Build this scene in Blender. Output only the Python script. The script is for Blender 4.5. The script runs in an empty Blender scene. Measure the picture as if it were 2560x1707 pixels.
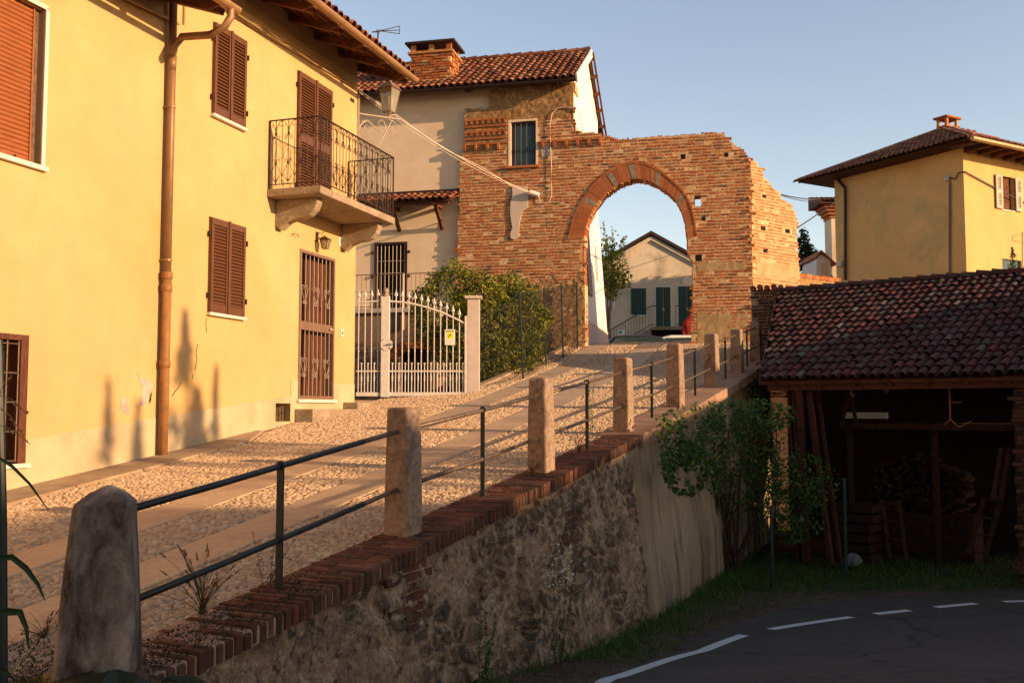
import bpy, math, random
import numpy as np
from mathutils import Vector
random.seed(7); rng=np.random.default_rng(7)
C=bpy.context.scene.collection; sc=bpy.context.scene
R=math.radians
# ---------------- camera ----------------
FPX=2489.0; PITCH=math.atan(171/2489); CP,SP=math.cos(PITCH),math.sin(PITCH)
cam=bpy.data.cameras.new('camera'); co=bpy.data.objects.new('camera',cam); C.objects.link(co)
cam.sensor_width=36; cam.lens=36*FPX/2560; cam.clip_start=.05; cam.clip_end=8000
co.location=(0,0,0); co.rotation_euler=(R(90)+PITCH,0,0); sc.camera=co
# ---------------- light ----------------
SUN_AZ=R(115.5); SUN_EL=R(13.6)      # azimuth measured clockwise from +Y
w=bpy.data.worlds.new('World'); sc.world=w; w.use_nodes=True
nt=w.node_tree; bg=nt.nodes['Background']; sky=nt.nodes.new('ShaderNodeTexSky')
sky.sky_type='NISHITA'; sky.sun_disc=False; sky.sun_elevation=SUN_EL; sky.sun_rotation=SUN_AZ
sky.air_density=1.0; sky.dust_density=.6; sky.ozone_density=2.0
# the clear air is paler and brighter low in the north, away from the sun, and dimmer behind the village
tc=nt.nodes.new('ShaderNodeTexCoord'); dt=nt.nodes.new('ShaderNodeVectorMath'); dt.operation='DOT_PRODUCT'; dt.inputs[1].default_value=(.15,.985,0)
rm=nt.nodes.new('ShaderNodeValToRGB'); rm.color_ramp.elements[0].position=.35; rm.color_ramp.elements[0].color=(.60,.45,.34,1); rm.color_ramp.elements[1].position=.93; rm.color_ramp.elements[1].color=(1,1,1,1)
ad=nt.nodes.new('ShaderNodeMath'); ad.operation='MULTIPLY_ADD'; ad.inputs[1].default_value=.5; ad.inputs[2].default_value=.5
mu=nt.nodes.new('ShaderNodeMixRGB'); mu.blend_type='MULTIPLY'; mu.inputs[0].default_value=1
gn=nt.nodes.new('ShaderNodeVectorMath'); gn.operation='SCALE'; gn.inputs['Scale'].default_value=3.9
nt.links.new(tc.outputs['Generated'],dt.inputs[0]); nt.links.new(dt.outputs['Value'],ad.inputs[0]); nt.links.new(ad.outputs[0],rm.inputs[0])
e_=rm.color_ramp.elements[1]; e_.color=(.95,.72,.60,1)
nt.links.new(sky.outputs[0],mu.inputs[1]); nt.links.new(rm.outputs[0],mu.inputs[2]); nt.links.new(mu.outputs[0],gn.inputs[0]); nt.links.new(gn.outputs[0],bg.inputs[0]); bg.inputs[1].default_value=.066
sl=bpy.data.lights.new('sun','SUN'); so=bpy.data.objects.new('sun',sl); C.objects.link(so)
sl.energy=4.9; sl.angle=R(.5); sl.color=(1,.63,.32)
sd=Vector((math.cos(SUN_EL)*math.sin(SUN_AZ),math.cos(SUN_EL)*math.cos(SUN_AZ),math.sin(SUN_EL)))
so.rotation_euler=sd.to_track_quat('Z','Y').to_euler(); so.location=(15,-5,12)
sc.view_settings.view_transform='Standard'; sc.view_settings.look='None'; sc.view_settings.exposure=.60; sc.view_settings.gamma=1
# ---------------- helpers ----------------
def V(*a): return Vector(a if len(a)>1 else a[0])
Z=V(0,0,1)
def ray(x,y):
    u=(x-1280)/FPX; v=(853.5-y)/FPX
    return V(u,CP-v*SP,SP+v*CP)
class Fr:                      # a vertical working plane: origin, axis along, outward normal
    def __init__(s,O,U):
        s.O=V(O[0],O[1],0); s.U=V(U[0],U[1],0).normalized()
        n=V(s.U.y,-s.U.x,0)
        if n.dot(-s.O)<0: n=-n
        s.N=n
    def p(s,u,n=0,z=0): return s.O+s.U*u+s.N*n+Z*z
    def hit(s,x,y,n=0):
        r=ray(x,y); o=s.O+s.N*n; t=o.dot(s.N)/r.dot(s.N); q=r*t
        return (q-s.O).dot(s.U),q.z
    def rect(s,tl,tr,br,bl,n=0):
        a,b,c,d=[s.hit(*k,n) for k in (tl,tr,br,bl)]
        u0,u1=sorted(((a[0]+d[0])/2,(b[0]+c[0])/2)); z0,z1=sorted(((a[1]+b[1])/2,(c[1]+d[1])/2))
        return u0,u1,z0,z1
def interp(x,xs,ys):
    if x<=xs[0]: return ys[0]
    for i in range(len(xs)-1):
        if x<=xs[i+1]:
            t=(x-xs[i])/(xs[i+1]-xs[i]); return ys[i]*(1-t)+ys[i+1]*t
    return ys[-1]
SS=[-20,0,3,7.06,9.98,12.94,15.8,18.6,21.1,23.5,26.4,28.5,31,34,60]
GG=[-1.9,-1.75,-1.42,-.984,-.668,-.328,.011,.394,.731,1.07,1.72,1.96,1.85,1.5,1.4]
def g(X,Y): return interp(.342*X+.94*Y,SS,GG)
def low(X,Y): return interp(Y,[-10,0,5,8,10.5,13,20],[-1.75,-1.7,-1.8,-2.15,-2.5,-2.65,-2.8])
class MB:
    def __init__(s): s.v=[]; s.f=[]
    def add(s,vs,fs):
        k=len(s.v); s.v+= [tuple(a) for a in vs]; s.f+=[tuple(i+k for i in q) for q in fs]; return s
    def quad(s,*p): return s.add(p,[tuple(range(len(p)))])
    def hexa(s,b,t):           # bottom ring, top ring (4 each)
        return s.add(list(b)+list(t),[(3,2,1,0),(4,5,6,7),(0,1,5,4),(1,2,6,5),(2,3,7,6),(3,0,4,7)])
    def box(s,F,u0,u1,n0,n1,z0,z1):
        b=[F.p(u0,n0,z0),F.p(u1,n0,z0),F.p(u1,n1,z0),F.p(u0,n1,z0)]
        return s.hexa(b,[p+Z*(z1-z0) for p in b])
    def obox(s,c,a,b,d):       # centre and three half vectors
        bt=[c-a-b-d,c+a-b-d,c+a+b-d,c-a+b-d]; return s.hexa(bt,[p+d*2 for p in bt])
    def tube(s,pts,r,seg=6,cap=True,r1=None):
        pts=[V(p) for p in pts]; n=len(pts); vs=[]; fs=[]; up=None
        for i,p in enumerate(pts):
            t=(pts[min(i+1,n-1)]-pts[max(i-1,0)])
            if t.length<1e-9: t=Z.copy()
            t.normalize()
            if up is None: up=V(0,0,1) if abs(t.z)<.9 else V(1,0,0)
            a=t.cross(up); 
            if a.length<1e-5: a=t.cross(V(1,0,.3))
            a.normalize(); b=t.cross(a); up=-b if False else up
            rr=r if r1 is None else r+(r1-r)*i/(n-1)
            for k in range(seg):
                an=2*math.pi*(k+.5)/seg; vs.append(p+a*math.cos(an)*rr+b*math.sin(an)*rr)
        for i in range(n-1):
            for k in range(seg):
                fs.append((i*seg+k,i*seg+(k+1)%seg,(i+1)*seg+(k+1)%seg,(i+1)*seg+k))
        if cap: fs+=[tuple(range(seg))[::-1],tuple(range((n-1)*seg,n*seg))]
        return s.add(vs,fs)
    def prism(s,poly,off):     # 3-d polygon swept by off
        n=len(poly); vs=[V(p) for p in poly]+[V(p)+off for p in poly]
        return s.add(vs,[tuple(range(n))[::-1],tuple(range(n,2*n))]+[(i,(i+1)%n,n+(i+1)%n,n+i) for i in range(n)])
    def lathe(s,c,prof,seg=10,ax=Z):
        vs=[];fs=[];m=len(prof)
        for r,h in prof:
            for k in range(seg):
                a=2*math.pi*k/seg; vs.append(V(c)+V(math.cos(a)*r,math.sin(a)*r,h))
        for i in range(m-1):
            for k in range(seg): fs.append((i*seg+k,i*seg+(k+1)%seg,(i+1)*seg+(k+1)%seg,(i+1)*seg+k))
        fs+=[tuple(range(seg))[::-1],tuple(range((m-1)*seg,m*seg))]
        return s.add(vs,fs)
    def bar(s,a,b,w,h=None,up=Z):     # square bar between points
        a,b=V(a),V(b); t=(b-a); L=t.length; t.normalize(); x=t.cross(up)
        if x.length<1e-5: x=t.cross(V(0,1,0))
        x.normalize(); y=t.cross(x); h=w if h is None else h
        return s.obox((a+b)/2,t*(L/2),x*(w/2),y*(h/2))
ORG={}
def tag(o,label=None,cat=None,group=None,kind=None):
    if label: o['label']=label
    if cat: o['category']=cat
    if group: o['group']=group
    if kind: o['kind']=kind
    return o
def thing(name,label,cat,loc,group=None):
    o=bpy.data.objects.new(name,None); C.objects.link(o); o.location=loc; o.empty_display_size=.2
    ORG[o.name]=V(loc); return tag(o,label,cat,group)
def build(m,name,mat,parent=None,smooth=False,loc=None,attr=None):
    if parent is not None: org=ORG[parent.name]
    elif loc is not None: org=V(loc)
    else:
        a=np.array(m.v); org=V((a[:,0].min()+a[:,0].max())/2,(a[:,1].min()+a[:,1].max())/2,a[:,2].min())
    me=bpy.data.meshes.new(name)
    a=np.array([tuple(p) for p in m.v],dtype=float)-np.array(org)
    me.from_pydata(a.tolist(),[],m.f); 
    for mm in (mat if isinstance(mat,(list,tuple)) else [mat]): me.materials.append(mm)
    if smooth: me.polygons.foreach_set('use_smooth',[True]*len(me.polygons))
    if attr is not None:
        for k,vals in attr.items():
            at=me.attributes.new(k,'FLOAT','POINT'); at.data.foreach_set('value',vals)
    me.update(); o=bpy.data.objects.new(name,me); C.objects.link(o)
    if parent is not None: o.parent=parent
    else: o.location=org
    ORG[o.name]=org
    return o
def fixn(o):
    import bmesh
    b=bmesh.new(); b.from_mesh(o.data); bmesh.ops.recalc_face_normals(b,faces=b.faces); b.to_mesh(o.data); b.free(); return o
def bevel(o,w,seg=2):
    m=o.modifiers.new('bevel','BEVEL'); m.width=w; m.segments=seg; m.limit_method='ANGLE'; return o
def copy_tree(o,parent=None,loc=None,rz=None,group=None,label=None):
    c=o.copy(); C.objects.link(c)
    if parent is not None: c.parent=parent
    if loc is not None: c.location=loc
    if rz is not None: c.rotation_euler=(0,0,rz)
    if group: c['group']=group
    if label: c['label']=label
    for ch in o.children: copy_tree(ch,c)
    return c
# ---------------- materials ----------------
class NB:
    def __init__(s,name):
        s.m=bpy.data.materials.new(name); s.m.use_nodes=True; s.t=s.m.node_tree; s.b=s.t.nodes['Principled BSDF']
        s.geo=s.t.nodes.new('ShaderNodeNewGeometry')
    def n(s,ty,**k):
        x=s.t.nodes.new('ShaderNode'+ty)
        for a,b in k.items(): setattr(x,a,b)
        return x
    def l(s,a,b): s.t.links.new(a,b)
    def val(s,sock,x):
        if hasattr(x,'links') or isinstance(x,bpy.types.NodeSocket): s.l(x,sock)
        else: sock.default_value=(*x,1) if isinstance(x,tuple) and len(x)==3 and sock.type=='RGBA' else x
    def pos(s,scale=(1,1,1),rot=(0,0,0)):
        mp=s.n('Mapping'); s.l(s.geo.outputs['Position'],mp.inputs[0]); mp.inputs['Scale'].default_value=scale; mp.inputs['Rotation'].default_value=rot; return mp.outputs[0]
    def noise(s,sc,det=4,ro=.55,vec=None,dist=0):
        x=s.n('TexNoise'); x.inputs['Scale'].default_value=sc; x.inputs['Detail'].default_value=det; x.inputs['Roughness'].default_value=ro; x.inputs['Distortion'].default_value=dist
        s.l(vec if vec else s.geo.outputs['Position'],x.inputs['Vector']); return x.outputs[0]
    def ramp(s,f,stops):
        x=s.n('ValToRGB'); e=x.color_ramp.elements
        while len(e)<len(stops): e.new(.5)
        for i,(p,c) in enumerate(stops): e[i].position=p; e[i].color=(*c,1) if isinstance(c,tuple) else (c,c,c,1)
        s.l(f,x.inputs[0]); return x.outputs[0]
    def mix(s,f,a,b,mode='MIX'):
        x=s.n('MixRGB',blend_type=mode); s.val(x.inputs[0],f); s.val(x.inputs[1],a); s.val(x.inputs[2],b); return x.outputs[0]
    def math(s,op,a,b=0,c=None):
        x=s.n('Math',operation=op); s.val(x.inputs[0],a); s.val(x.inputs[1],b)
        if c is not None: s.val(x.inputs[2],c)
        return x.outputs[0]
    def bump(s,h,st=.5,d=.01):
        x=s.n('Bump'); x.inputs['Strength'].default_value=st; x.inputs['Distance'].default_value=d; s.l(h,x.inputs['Height'])
        for l in list(s.b.inputs['Normal'].links): s.l(l.from_socket,x.inputs['Normal'])
        s.l(x.outputs[0],s.b.inputs['Normal'])
    def col(s,c): s.val(s.b.inputs['Base Color'],c)
    def rough(s,r): s.val(s.b.inputs['Roughness'],r)
def M(name,c,rough=.8,var=.12,sc=3,bump=.3,bsc=60,bd=.004,metal=0,stain=None,ssc=1.2,spec=.3,lo=.42,hi=.68,stretch=None):
    k=NB(name); vec=k.pos(stretch) if stretch else None
    n=k.noise(sc,6,.6,vec); dark=tuple(x*(1-var*2) for x in c); lite=tuple(min(1,x*(1+var)) for x in c)
    col=k.ramp(n,[(.3,dark),(.7,lite)])
    if stain:
        col=k.mix(k.ramp(k.noise(ssc,8,.65,vec,.4),[(lo,0.),(hi,1.)]),col,stain)
    k.col(col); k.rough(rough); k.b.inputs['Metallic'].default_value=metal; k.b.inputs['Specular IOR Level'].default_value=spec
    if bump: k.bump(k.noise(bsc,5,.6),bump,bd)
    return k.m
def island(name,stops,rough=.85,nsc=25,namt=.35,bump=.4,bsc=90,bd=.004,stain=None,ssc=2,spec=.25,slo=.5,shi=.7):
    k=NB(name); col=k.ramp(k.geo.outputs['Random Per Island'],stops)
    k.t.nodes[-1].color_ramp.interpolation='LINEAR'
    nz=k.ramp(k.noise(nsc,5,.65),[(.25,1-namt),(.75,1+namt*.4)])
    col=k.mix(1.,col,nz,'MULTIPLY')
    if stain: col=k.mix(k.ramp(k.noise(ssc,7,.7,None,.3),[(slo,0.),(shi,.9)]),col,stain)
    k.col(col); k.rough(rough); k.b.inputs['Specular IOR Level'].default_value=spec
    if bump: k.bump(k.noise(bsc,5,.65),bump,bd)
    return k.m
def leafm(name,stops,trans=.35):
    k=NB(name); col=k.ramp(k.geo.outputs['Random Per Island'],stops)
    k.col(col); k.rough(.55); k.b.inputs['Specular IOR Level'].default_value=.3
    tr=k.n('BsdfTranslucent'); k.l(col,tr.inputs[0]); mx=k.n('MixShader'); mx.inputs[0].default_value=trans
    k.l(k.b.outputs[0],mx.inputs[1]); k.l(tr.outputs[0],mx.inputs[2]); k.l(mx.outputs[0],k.t.nodes['Material Output'].inputs[0])
    return k.m
# ---------------- palette ----------------
m_yel=M('yellow_plaster',(.56,.385,.185),.9,.07,.9,.25,35,.004,stain=(.53,.32,.12),ssc=.45,lo=.45,hi=.75)
m_dado=M('dado_plaster',(.52,.42,.27),.9,.08,1.4,.3,40,.005,stain=(.40,.30,.19),ssc=1.3)
m_patch=M('bare_plaster',(.46,.38,.33),.95,.15,6,.5,50,.006)
m_plast=M('beige_plaster',(.85,.67,.50),.9,.04,.8,.3,30,.006,stain=(.72,.52,.35),ssc=.9,lo=.45,hi=.8)
m_white=M('white_plaster',(.80,.77,.76),.9,.03,1,.2,30,.004)
m_cream=M('aged_cream_plaster',(.70,.58,.45),.9,.1,.7,.3,30,.006,stain=(.25,.20,.14),ssc=.9,lo=.52,hi=.75)
m_ochre=M('weathered_ochre_plaster',(.72,.44,.18),.9,.08,.6,.3,30,.006,stain=(.46,.34,.15),ssc=.6,lo=.5,hi=.72)
m_shut=M('brown_shutter_paint',(.125,.048,.020),.5,.15,9,.3,70,.002,spec=.4,stretch=(6,6,1))
m_grille=M('brown_grille_paint',(.20,.12,.085),.45,.1,8,.1,60,.001,spec=.45)
m_roll=M('orange_roller_slats',(.30,.095,.028),.5,.12,5,.2,60,.002,spec=.4,stretch=(1,1,6))
m_stone=M('purple_grey_stone',(.16,.10,.085),.85,.25,14,.4,60,.004)
m_marble=M('white_marble_sill',(.74,.66,.58),.6,.06,8,.15,60,.002)
m_conc=M('granular_concrete',(.40,.31,.22),.9,.22,28,.5,90,.006,stain=(.22,.16,.11),ssc=2.2)
m_post=M('weathered_post_concrete',(.36,.25,.18),.92,.2,22,.9,60,.014,stain=(.10,.062,.048),ssc=4,lo=.5,hi=.72)
m_boll=M('mottled_bollard_concrete',(.30,.245,.22),.95,.25,13,.8,55,.014,stain=(.045,.030,.026),ssc=4.5,lo=.40,hi=.62,stretch=(1,1,.45))
m_iron=M('dark_green_iron',(.015,.024,.026),.5,.2,20,.15,90,.001,spec=.4)
m_pipeg=M('galvanised_rail',(.17,.12,.09),.5,.2,15,.15,90,.001,metal=.4)
m_cop=M('copper_brown_pipe',(.27,.15,.075),.5,.12,4,.1,40,.001,metal=.25,spec=.5)
m_cast=M('rusty_cast_iron_pipe',(.30,.145,.055),.6,.15,7,.3,60,.002)
m_gut=M('copper_gutter',(.42,.24,.12),.42,.1,3,.05,40,.001,metal=.35)
m_dgut=M('dark_brown_gutter',(.045,.022,.022),.45,.1,5,.05,40,.001)
m_wood=M('dark_roof_timber',(.095,.030,.018),.8,.25,5,.4,60,.004)
m_wood2=M('red_brown_old_timber',(.15,.055,.028),.85,.3,8,.5,50,.005)
m_wi=M('wrought_iron',(.055,.028,.020),.6,.2,20,.2,80,.001)
m_ltp=M('pale_painted_iron',(.42,.34,.27),.5,.1,14,.1,80,.001)
m_gate=M('white_gate_paint',(.70,.65,.63),.45,.06,12,.1,80,.001,spec=.5)
m_gp=M('pink_grey_pillar',(.54,.46,.43),.85,.06,6,.2,60,.003)
m_shw=M('shade_toned_stored_timber',(.050,.020,.012),.9,.3,8,.5,50,.005)  # timber darkened in its colour to carry the shed's deep shade
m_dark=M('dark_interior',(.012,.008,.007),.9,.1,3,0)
m_door=M('brown_door_wood',(.12,.042,.022),.55,.25,6,.2,60,.002,stretch=(5,5,1))
m_green=M('green_door_paint',(.010,.050,.036),.5,.1,6,.1,50,.001,spec=.4)
m_asph=NB('worn_asphalt')
c=m_asph.ramp(m_asph.noise(1.3,8,.7),[(.3,(.040,.033,.027)),(.7,(.072,.059,.048))])
vo=m_asph.n('TexVoronoi',feature='DISTANCE_TO_EDGE'); vo.inputs['Scale'].default_value=.33
wv=m_asph.n('VectorMath',operation='ADD'); nz=m_asph.n('TexNoise'); nz.inputs['Scale'].default_value=1.6; nz.inputs['Detail'].default_value=6
m_asph.l(m_asph.geo.outputs['Position'],nz.inputs['Vector']); m_asph.l(m_asph.geo.outputs['Position'],wv.inputs[0]); m_asph.l(nz.outputs[1],wv.inputs[1]); m_asph.l(wv.outputs[0],vo.inputs['Vector'])
crack=m_asph.ramp(vo.outputs[0],[(.0,1.),(.014,0.)])
c=m_asph.mix(crack,c,(.012,.011,.010)); gr=m_asph.ramp(m_asph.noise(160,3,.7),[(.3,.6),(.7,1.35)]); c=m_asph.mix(1.,c,gr,'MULTIPLY')
m_asph.col(c); m_asph.rough(.85); m_asph.bump(m_asph.noise(140,3,.7),.5,.006); m_asph=m_asph.m
k=NB('worn_white_road_paint'); k.col(k.mix(k.ramp(k.noise(30,8,.8),[(.56,0.),(.62,1.)]),(.62,.62,.66),(.07,.065,.06))); k.rough(.7); m_paint=k.m
m_slab=M('stone_slab_strip',(.56,.41,.27),.75,.12,30,.4,70,.004,stain=(.40,.28,.20),ssc=1.6)
m_mort=M('lane_mortar',(.40,.28,.17),.95,.2,12,.6,60,.01,stain=(.12,.085,.06),ssc=1)
m_peb=island('river_pebbles',[(.0,(.38,.25,.15)),(.3,(.60,.43,.28)),(.55,(.48,.32,.20)),(.8,(.68,.52,.36)),(1.,(.32,.25,.20))],.75,12,.25,.3,80,.003)
m_tile=island('terracotta_roof_tiles',[(0,(.10,.040,.026)),(.25,(.30,.105,.055)),(.5,(.21,.075,.042)),(.75,(.42,.20,.115)),(1,(.34,.12,.065))],.85,14,.5,.5,60,.006,stain=(.06,.035,.03),ssc=5,slo=.52,shi=.68)
m_tile2=island('old_purple_red_roof_tiles',[(0,(.055,.023,.020)),(.3,(.095,.028,.024)),(.5,(.060,.028,.024)),(.72,(.13,.030,.027)),(.86,(.10,.066,.058)),(.93,(.07,.038,.034)),(1,(.15,.115,.10))],.85,14,.45,.5,60,.006,stain=(.07,.05,.05),ssc=5,slo=.55,shi=.7,spec=.3)
m_tbase=M('dark_tile_bedding',(.055,.028,.022),.95,.2,8,.3)  # even dark brown, used on the roofs outside the view
m_brick=island('old_red_bricks',[(0,(.34,.095,.035)),(.2,(.54,.175,.062)),(.4,(.42,.125,.045)),(.55,(.60,.27,.115)),(.7,(.50,.16,.06)),(.85,(.24,.085,.05)),(.93,(.58,.34,.17)),(1,(.12,.055,.04))],.9,18,.45,.7,60,.01,stain=(.48,.28,.15),ssc=2.6,slo=.60,shi=.72)
m_brick2=island('pale_smeared_bricks',[(0,(.42,.125,.045)),(.3,(.56,.21,.085)),(.6,(.50,.17,.065)),(.8,(.60,.29,.14)),(1,(.30,.12,.06))],.9,18,.4,.7,60,.01,stain=(.60,.36,.19),ssc=3.2,slo=.50,shi=.66)  # paler brick tones with wide mortar smears for the return wall
m_mortar=M('ochre_lime_mortar',(.72,.48,.28),.95,.16,9,.8,45,.02,stain=(.52,.31,.16),ssc=2)
m_rubpl=M('rough_brown_render',(.42,.25,.12),.95,.3,9,1.,22,.035,stain=(.30,.155,.065),ssc=3)
m_vous=island('arch_terracotta',[(0,(.34,.10,.042)),(.5,(.48,.17,.07)),(1,(.40,.13,.052))],.85,18,.25,.4,60,.006)
m_gst=M('grey_arch_stone',(.30,.25,.19),.9,.25,10,.6,40,.012)
m_sand=M('ochre_sandstone',(.52,.36,.19),.9,.15,7,.6,40,.012,stain=(.34,.22,.12),ssc=2)
m_cop1=island('coping_bricks',[(0,(.095,.036,.026)),(.3,(.165,.058,.036)),(.6,(.12,.044,.030)),(.85,(.22,.105,.065)),(1,(.085,.045,.034))],.85,22,.5,.6,80,.006,stain=(.040,.026,.020),ssc=2.6,slo=.44,shi=.64)
m_cmort=M('coping_mortar',(.36,.24,.18),.95,.2,14,.5)
m_ccap=M('concrete_wall_cap',(.40,.25,.17),.9,.15,10,.5,60,.006,stain=(.26,.14,.09),ssc=1.5)
k=NB('rubble_wall_stone'); at=k.n('Attribute',attribute_name='stone'); rv=k.n('Attribute',attribute_name='rnd')
stc=k.ramp(rv.outputs['Fac'],[(0,(.060,.048,.040)),(.25,(.20,.13,.08)),(.5,(.10,.065,.046)),(.75,(.24,.165,.10)),(1,(.15,.055,.035))])
mo=k.ramp(k.noise(6,8,.7),[(.3,(.36,.22,.145)),(.7,(.66,.45,.29))])
c=k.mix(k.ramp(at.outputs['Fac'],[(.25,0.),(.6,.85)]),mo,stc)
c=k.mix(k.ramp(k.noise(5,9,.8,None,.8),[(.52,0.),(.62,.75)]),c,(.070,.050,.035)); c=k.mix(k.ramp(k.noise(11,8,.8,k.pos((1,1,.7)),.6),[(.53,0.),(.60,.88)]),c,(.030,.020,.016)); c=k.mix(k.ramp(k.noise(1.3,9,.75,k.pos((1,1,.6)),.5),[(.54,0.),(.68,.7)]),c,(.065,.046,.034)); c=k.mix(k.ramp(k.noise(3.1,9,.8,None,.6),[(.50,0.),(.60,.8)]),c,(.82,.62,.40)); c=k.mix(1.,c,k.ramp(k.noise(34,7,.75),[(.25,.45),(.75,1.4)]),'MULTIPLY')
k.col(c); k.rough(.95); k.bump(k.noise(24,9,.8),1.,.05); m_rub=k.m
k=NB('streaked_render'); c=k.ramp(k.noise(1.1,8,.7,k.pos((1,1,.35))),[(.3,(.19,.13,.080)),(.5,(.38,.28,.18)),(.7,(.50,.39,.26))])
c=k.mix(k.ramp(k.noise(1.5,8,.7,k.pos((2.2,2.2,.18))),[(.5,0.),(.66,.85)]),c,(.085,.065,.050)); k.col(c); k.rough(.95); k.bump(k.noise(45,7,.8),.8,.02); m_rend=k.m
m_soil=M('dry_litter_soil',(.115,.075,.050),.95,.35,7,.8,40,.02,stain=(.055,.05,.03),ssc=2)
m_gnd=M('grassy_ground',(.060,.062,.028),.95,.3,2.5,.8,30,.02,stain=(.09,.065,.045),ssc=.8)
m_grass=leafm('grass_blades',[(0,(.030,.085,.014)),(.5,(.055,.14,.022)),(.85,(.09,.17,.03)),(1,(.18,.17,.05))],.3)
m_hedge=leafm('laurel_leaves',[(0,(.05,.065,.010)),(.4,(.13,.145,.018)),(.75,(.24,.24,.030)),(1,(.38,.34,.06))],.3)
m_shrub=leafm('shrub_leaves',[(0,(.022,.062,.020)),(.5,(.048,.12,.030)),(.85,(.10,.19,.035)),(1,(.20,.25,.045))],.3)
m_tree=leafm('tree_leaves',[(0,(.12,.14,.015)),(.5,(.24,.25,.030)),(1,(.38,.34,.05))],.4)
m_dtree=leafm('dark_tree_leaves',[(0,(.010,.026,.012)),(1,(.028,.055,.022))],.2)
m_dry=leafm('dry_grass_stalks',[(0,(.05,.055,.02)),(.5,(.10,.075,.03)),(1,(.16,.10,.045))],.3)
m_bark=M('brown_bark',(.065,.042,.030),.9,.3,9,.6,50,.008)
m_barkl=M('sunlit_pale_bark',(.22,.13,.07),.9,.2,9,.4,50,.008)
m_bag=M('dull_white_plastic',(.20,.20,.21),.6,.05,5,0)
m_flow=M('white_petals',(.75,.74,.72),.8,.03,5,0)
k=NB('frosted_lamp_glass'); k.col((.70,.66,.50)); k.rough(.25); k.b.inputs['Transmission Weight'].default_value=.75; k.b.inputs['Roughness'].default_value=.4; m_glass=k.m
k=NB('dark_window_glass'); k.col((.030,.055,.070)); k.rough(.12); k.b.inputs['Specular IOR Level'].default_value=.6; m_win=k.m
m_curt=M('blue_grey_curtain',(.10,.16,.20),.8,.2,6,.3,12,.03,stretch=(9,9,.4))
m_cable=M('pale_cable',(.62,.50,.42),.6,.05,6,0)
m_cabled=M('dark_cable',(.05,.04,.05),.6,.05,6,0)
m_cablo=M('ochre_cable',(.42,.25,.10),.7,.1,6,0)
m_signw=M('white_sign_face',(.78,.78,.76),.5,.02,6,0); m_signy=M('yellow_sign_ink',(.75,.70,.02),.5,.02,6,0); m_ink=M('black_ink',(.02,.02,.02),.6,.02,6,0); m_grn=M('green_sign_ink',(.02,.35,.15),.6,.02,6,0)
m_red=M('red_cloth',(.30,.02,.02),.8,.1,8,.2); m_car1=M('dark_car_paint',(.02,.022,.025),.25,.02,4,0,spec=.6); m_car2=M('white_car_paint',(.72,.72,.74),.25,.02,4,0,spec=.6)
m_tyre=M('black_rubber',(.02,.02,.02),.8,.05,8,0)
m_shbr=M('shaded_shed_bricks_mortar',(.035,.018,.014),.95,.2,9,.4)  # near-black tone puts the shed's interior shade into wall and floor

# ---------------- setting: ground, lane, road ----------------
def lane_left(Y): return interp(Y,[0,18.2,19.2,19.6,20.5,24.3,26.8,28.8,31,40],[-8.72,-2.84,-2.55,-1.0,-.62,.28,1.29,2.0,1.6,-3])
def rail_x(Y): return -4.19+.428*Y
def lane_right(Y): return interp(Y,[0,23.4,25.4,26.6,29,31,40],[rail_x(0)-.1,rail_x(23.4)+.1,6.4,6.2,6.0,8,16])
def gh(X,Y):
    if X>rail_x(Y)-.30 and Y<24.2: return low(X,Y)-.03
    if Y>24.2 and X>6.6: return min(1.2,g(X,Y)-.2)
    if 18.4<Y<28.5 and X<lane_left(Y)-.05:
        d=lane_left(Y)-X; return max(.16,g(X,Y)-.12-d*.55) if d>.2 else g(X,Y)-.12
    return g(X,Y)-.12
xs=[-3000,-800,-200,-80,-45,-30]+[ -22+.35*i for i in range(150)]+[32,40,60,120,400,1200,3000]
ys=[-600,-120,-40,-20]+[-12+.35*i for i in range(140)]+[40,46,60,100,250,900,3000]
m=MB(); m.v=[(x,y,gh(x,y)) for y in ys for x in xs]; n=len(xs)
m.f=[(j*n+i,j*n+i+1,(j+1)*n+i+1,(j+1)*n+i) for j in range(len(ys)-1) for i in range(n-1)]
o=build(m,'ground',m_gnd,loc=(0,0,0)); tag(o,kind='structure')
# lane bed
m=MB(); yy=[1+.25*i for i in range(150)]
for Y in yy:
    a,b=lane_left(Y)-.02,lane_right(Y)
    for i in range(25):
        X=a+(b-a)*i/24; m.v.append((X,Y,g(X,Y)))
m.f=[(j*25+i,j*25+i+1,(j+1)*25+i+1,(j+1)*25+i) for j in range(len(yy)-1) for i in range(24)]
lane=build(m,'cobbled_lane',m_mort,loc=(0,0,0)); tag(lane,kind='structure')
strip1=lambda Y:(1.12+.105*(Y-8),1.62+.115*(Y-8))
strip2=lambda Y:(2.52+.125*(Y-9.5),3.05+.13*(Y-9.5))
def off(d,Y):                       # point at distance d left of the railing line
    return V(-4.19+.428*Y-d*.9193, Y+d*.3935, 0)
for fn,nm in ((strip1,'paving_strip'),(strip2,'paving_strip')):
    m=MB(); Y=3.2
    while Y<30:
        L=random.uniform(.8,1.25); Y2=min(Y+L,30)
        q=[]
        for yq in (Y+.008,Y2-.008):
            for d in fn(yq)[::(1 if yq<(Y+Y2)/2 else -1)]:
                p=off(d,yq); p.z=g(p.x,p.y)+.014+random.uniform(-.002,.002); q.append(p)
        m.hexa([p-Z*.05 for p in q],q); Y=Y2
    o=build(m,nm,m_slab,loc=(0,0,0)); fixn(o); bevel(o,.006,1); tag(o,kind='structure')
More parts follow.
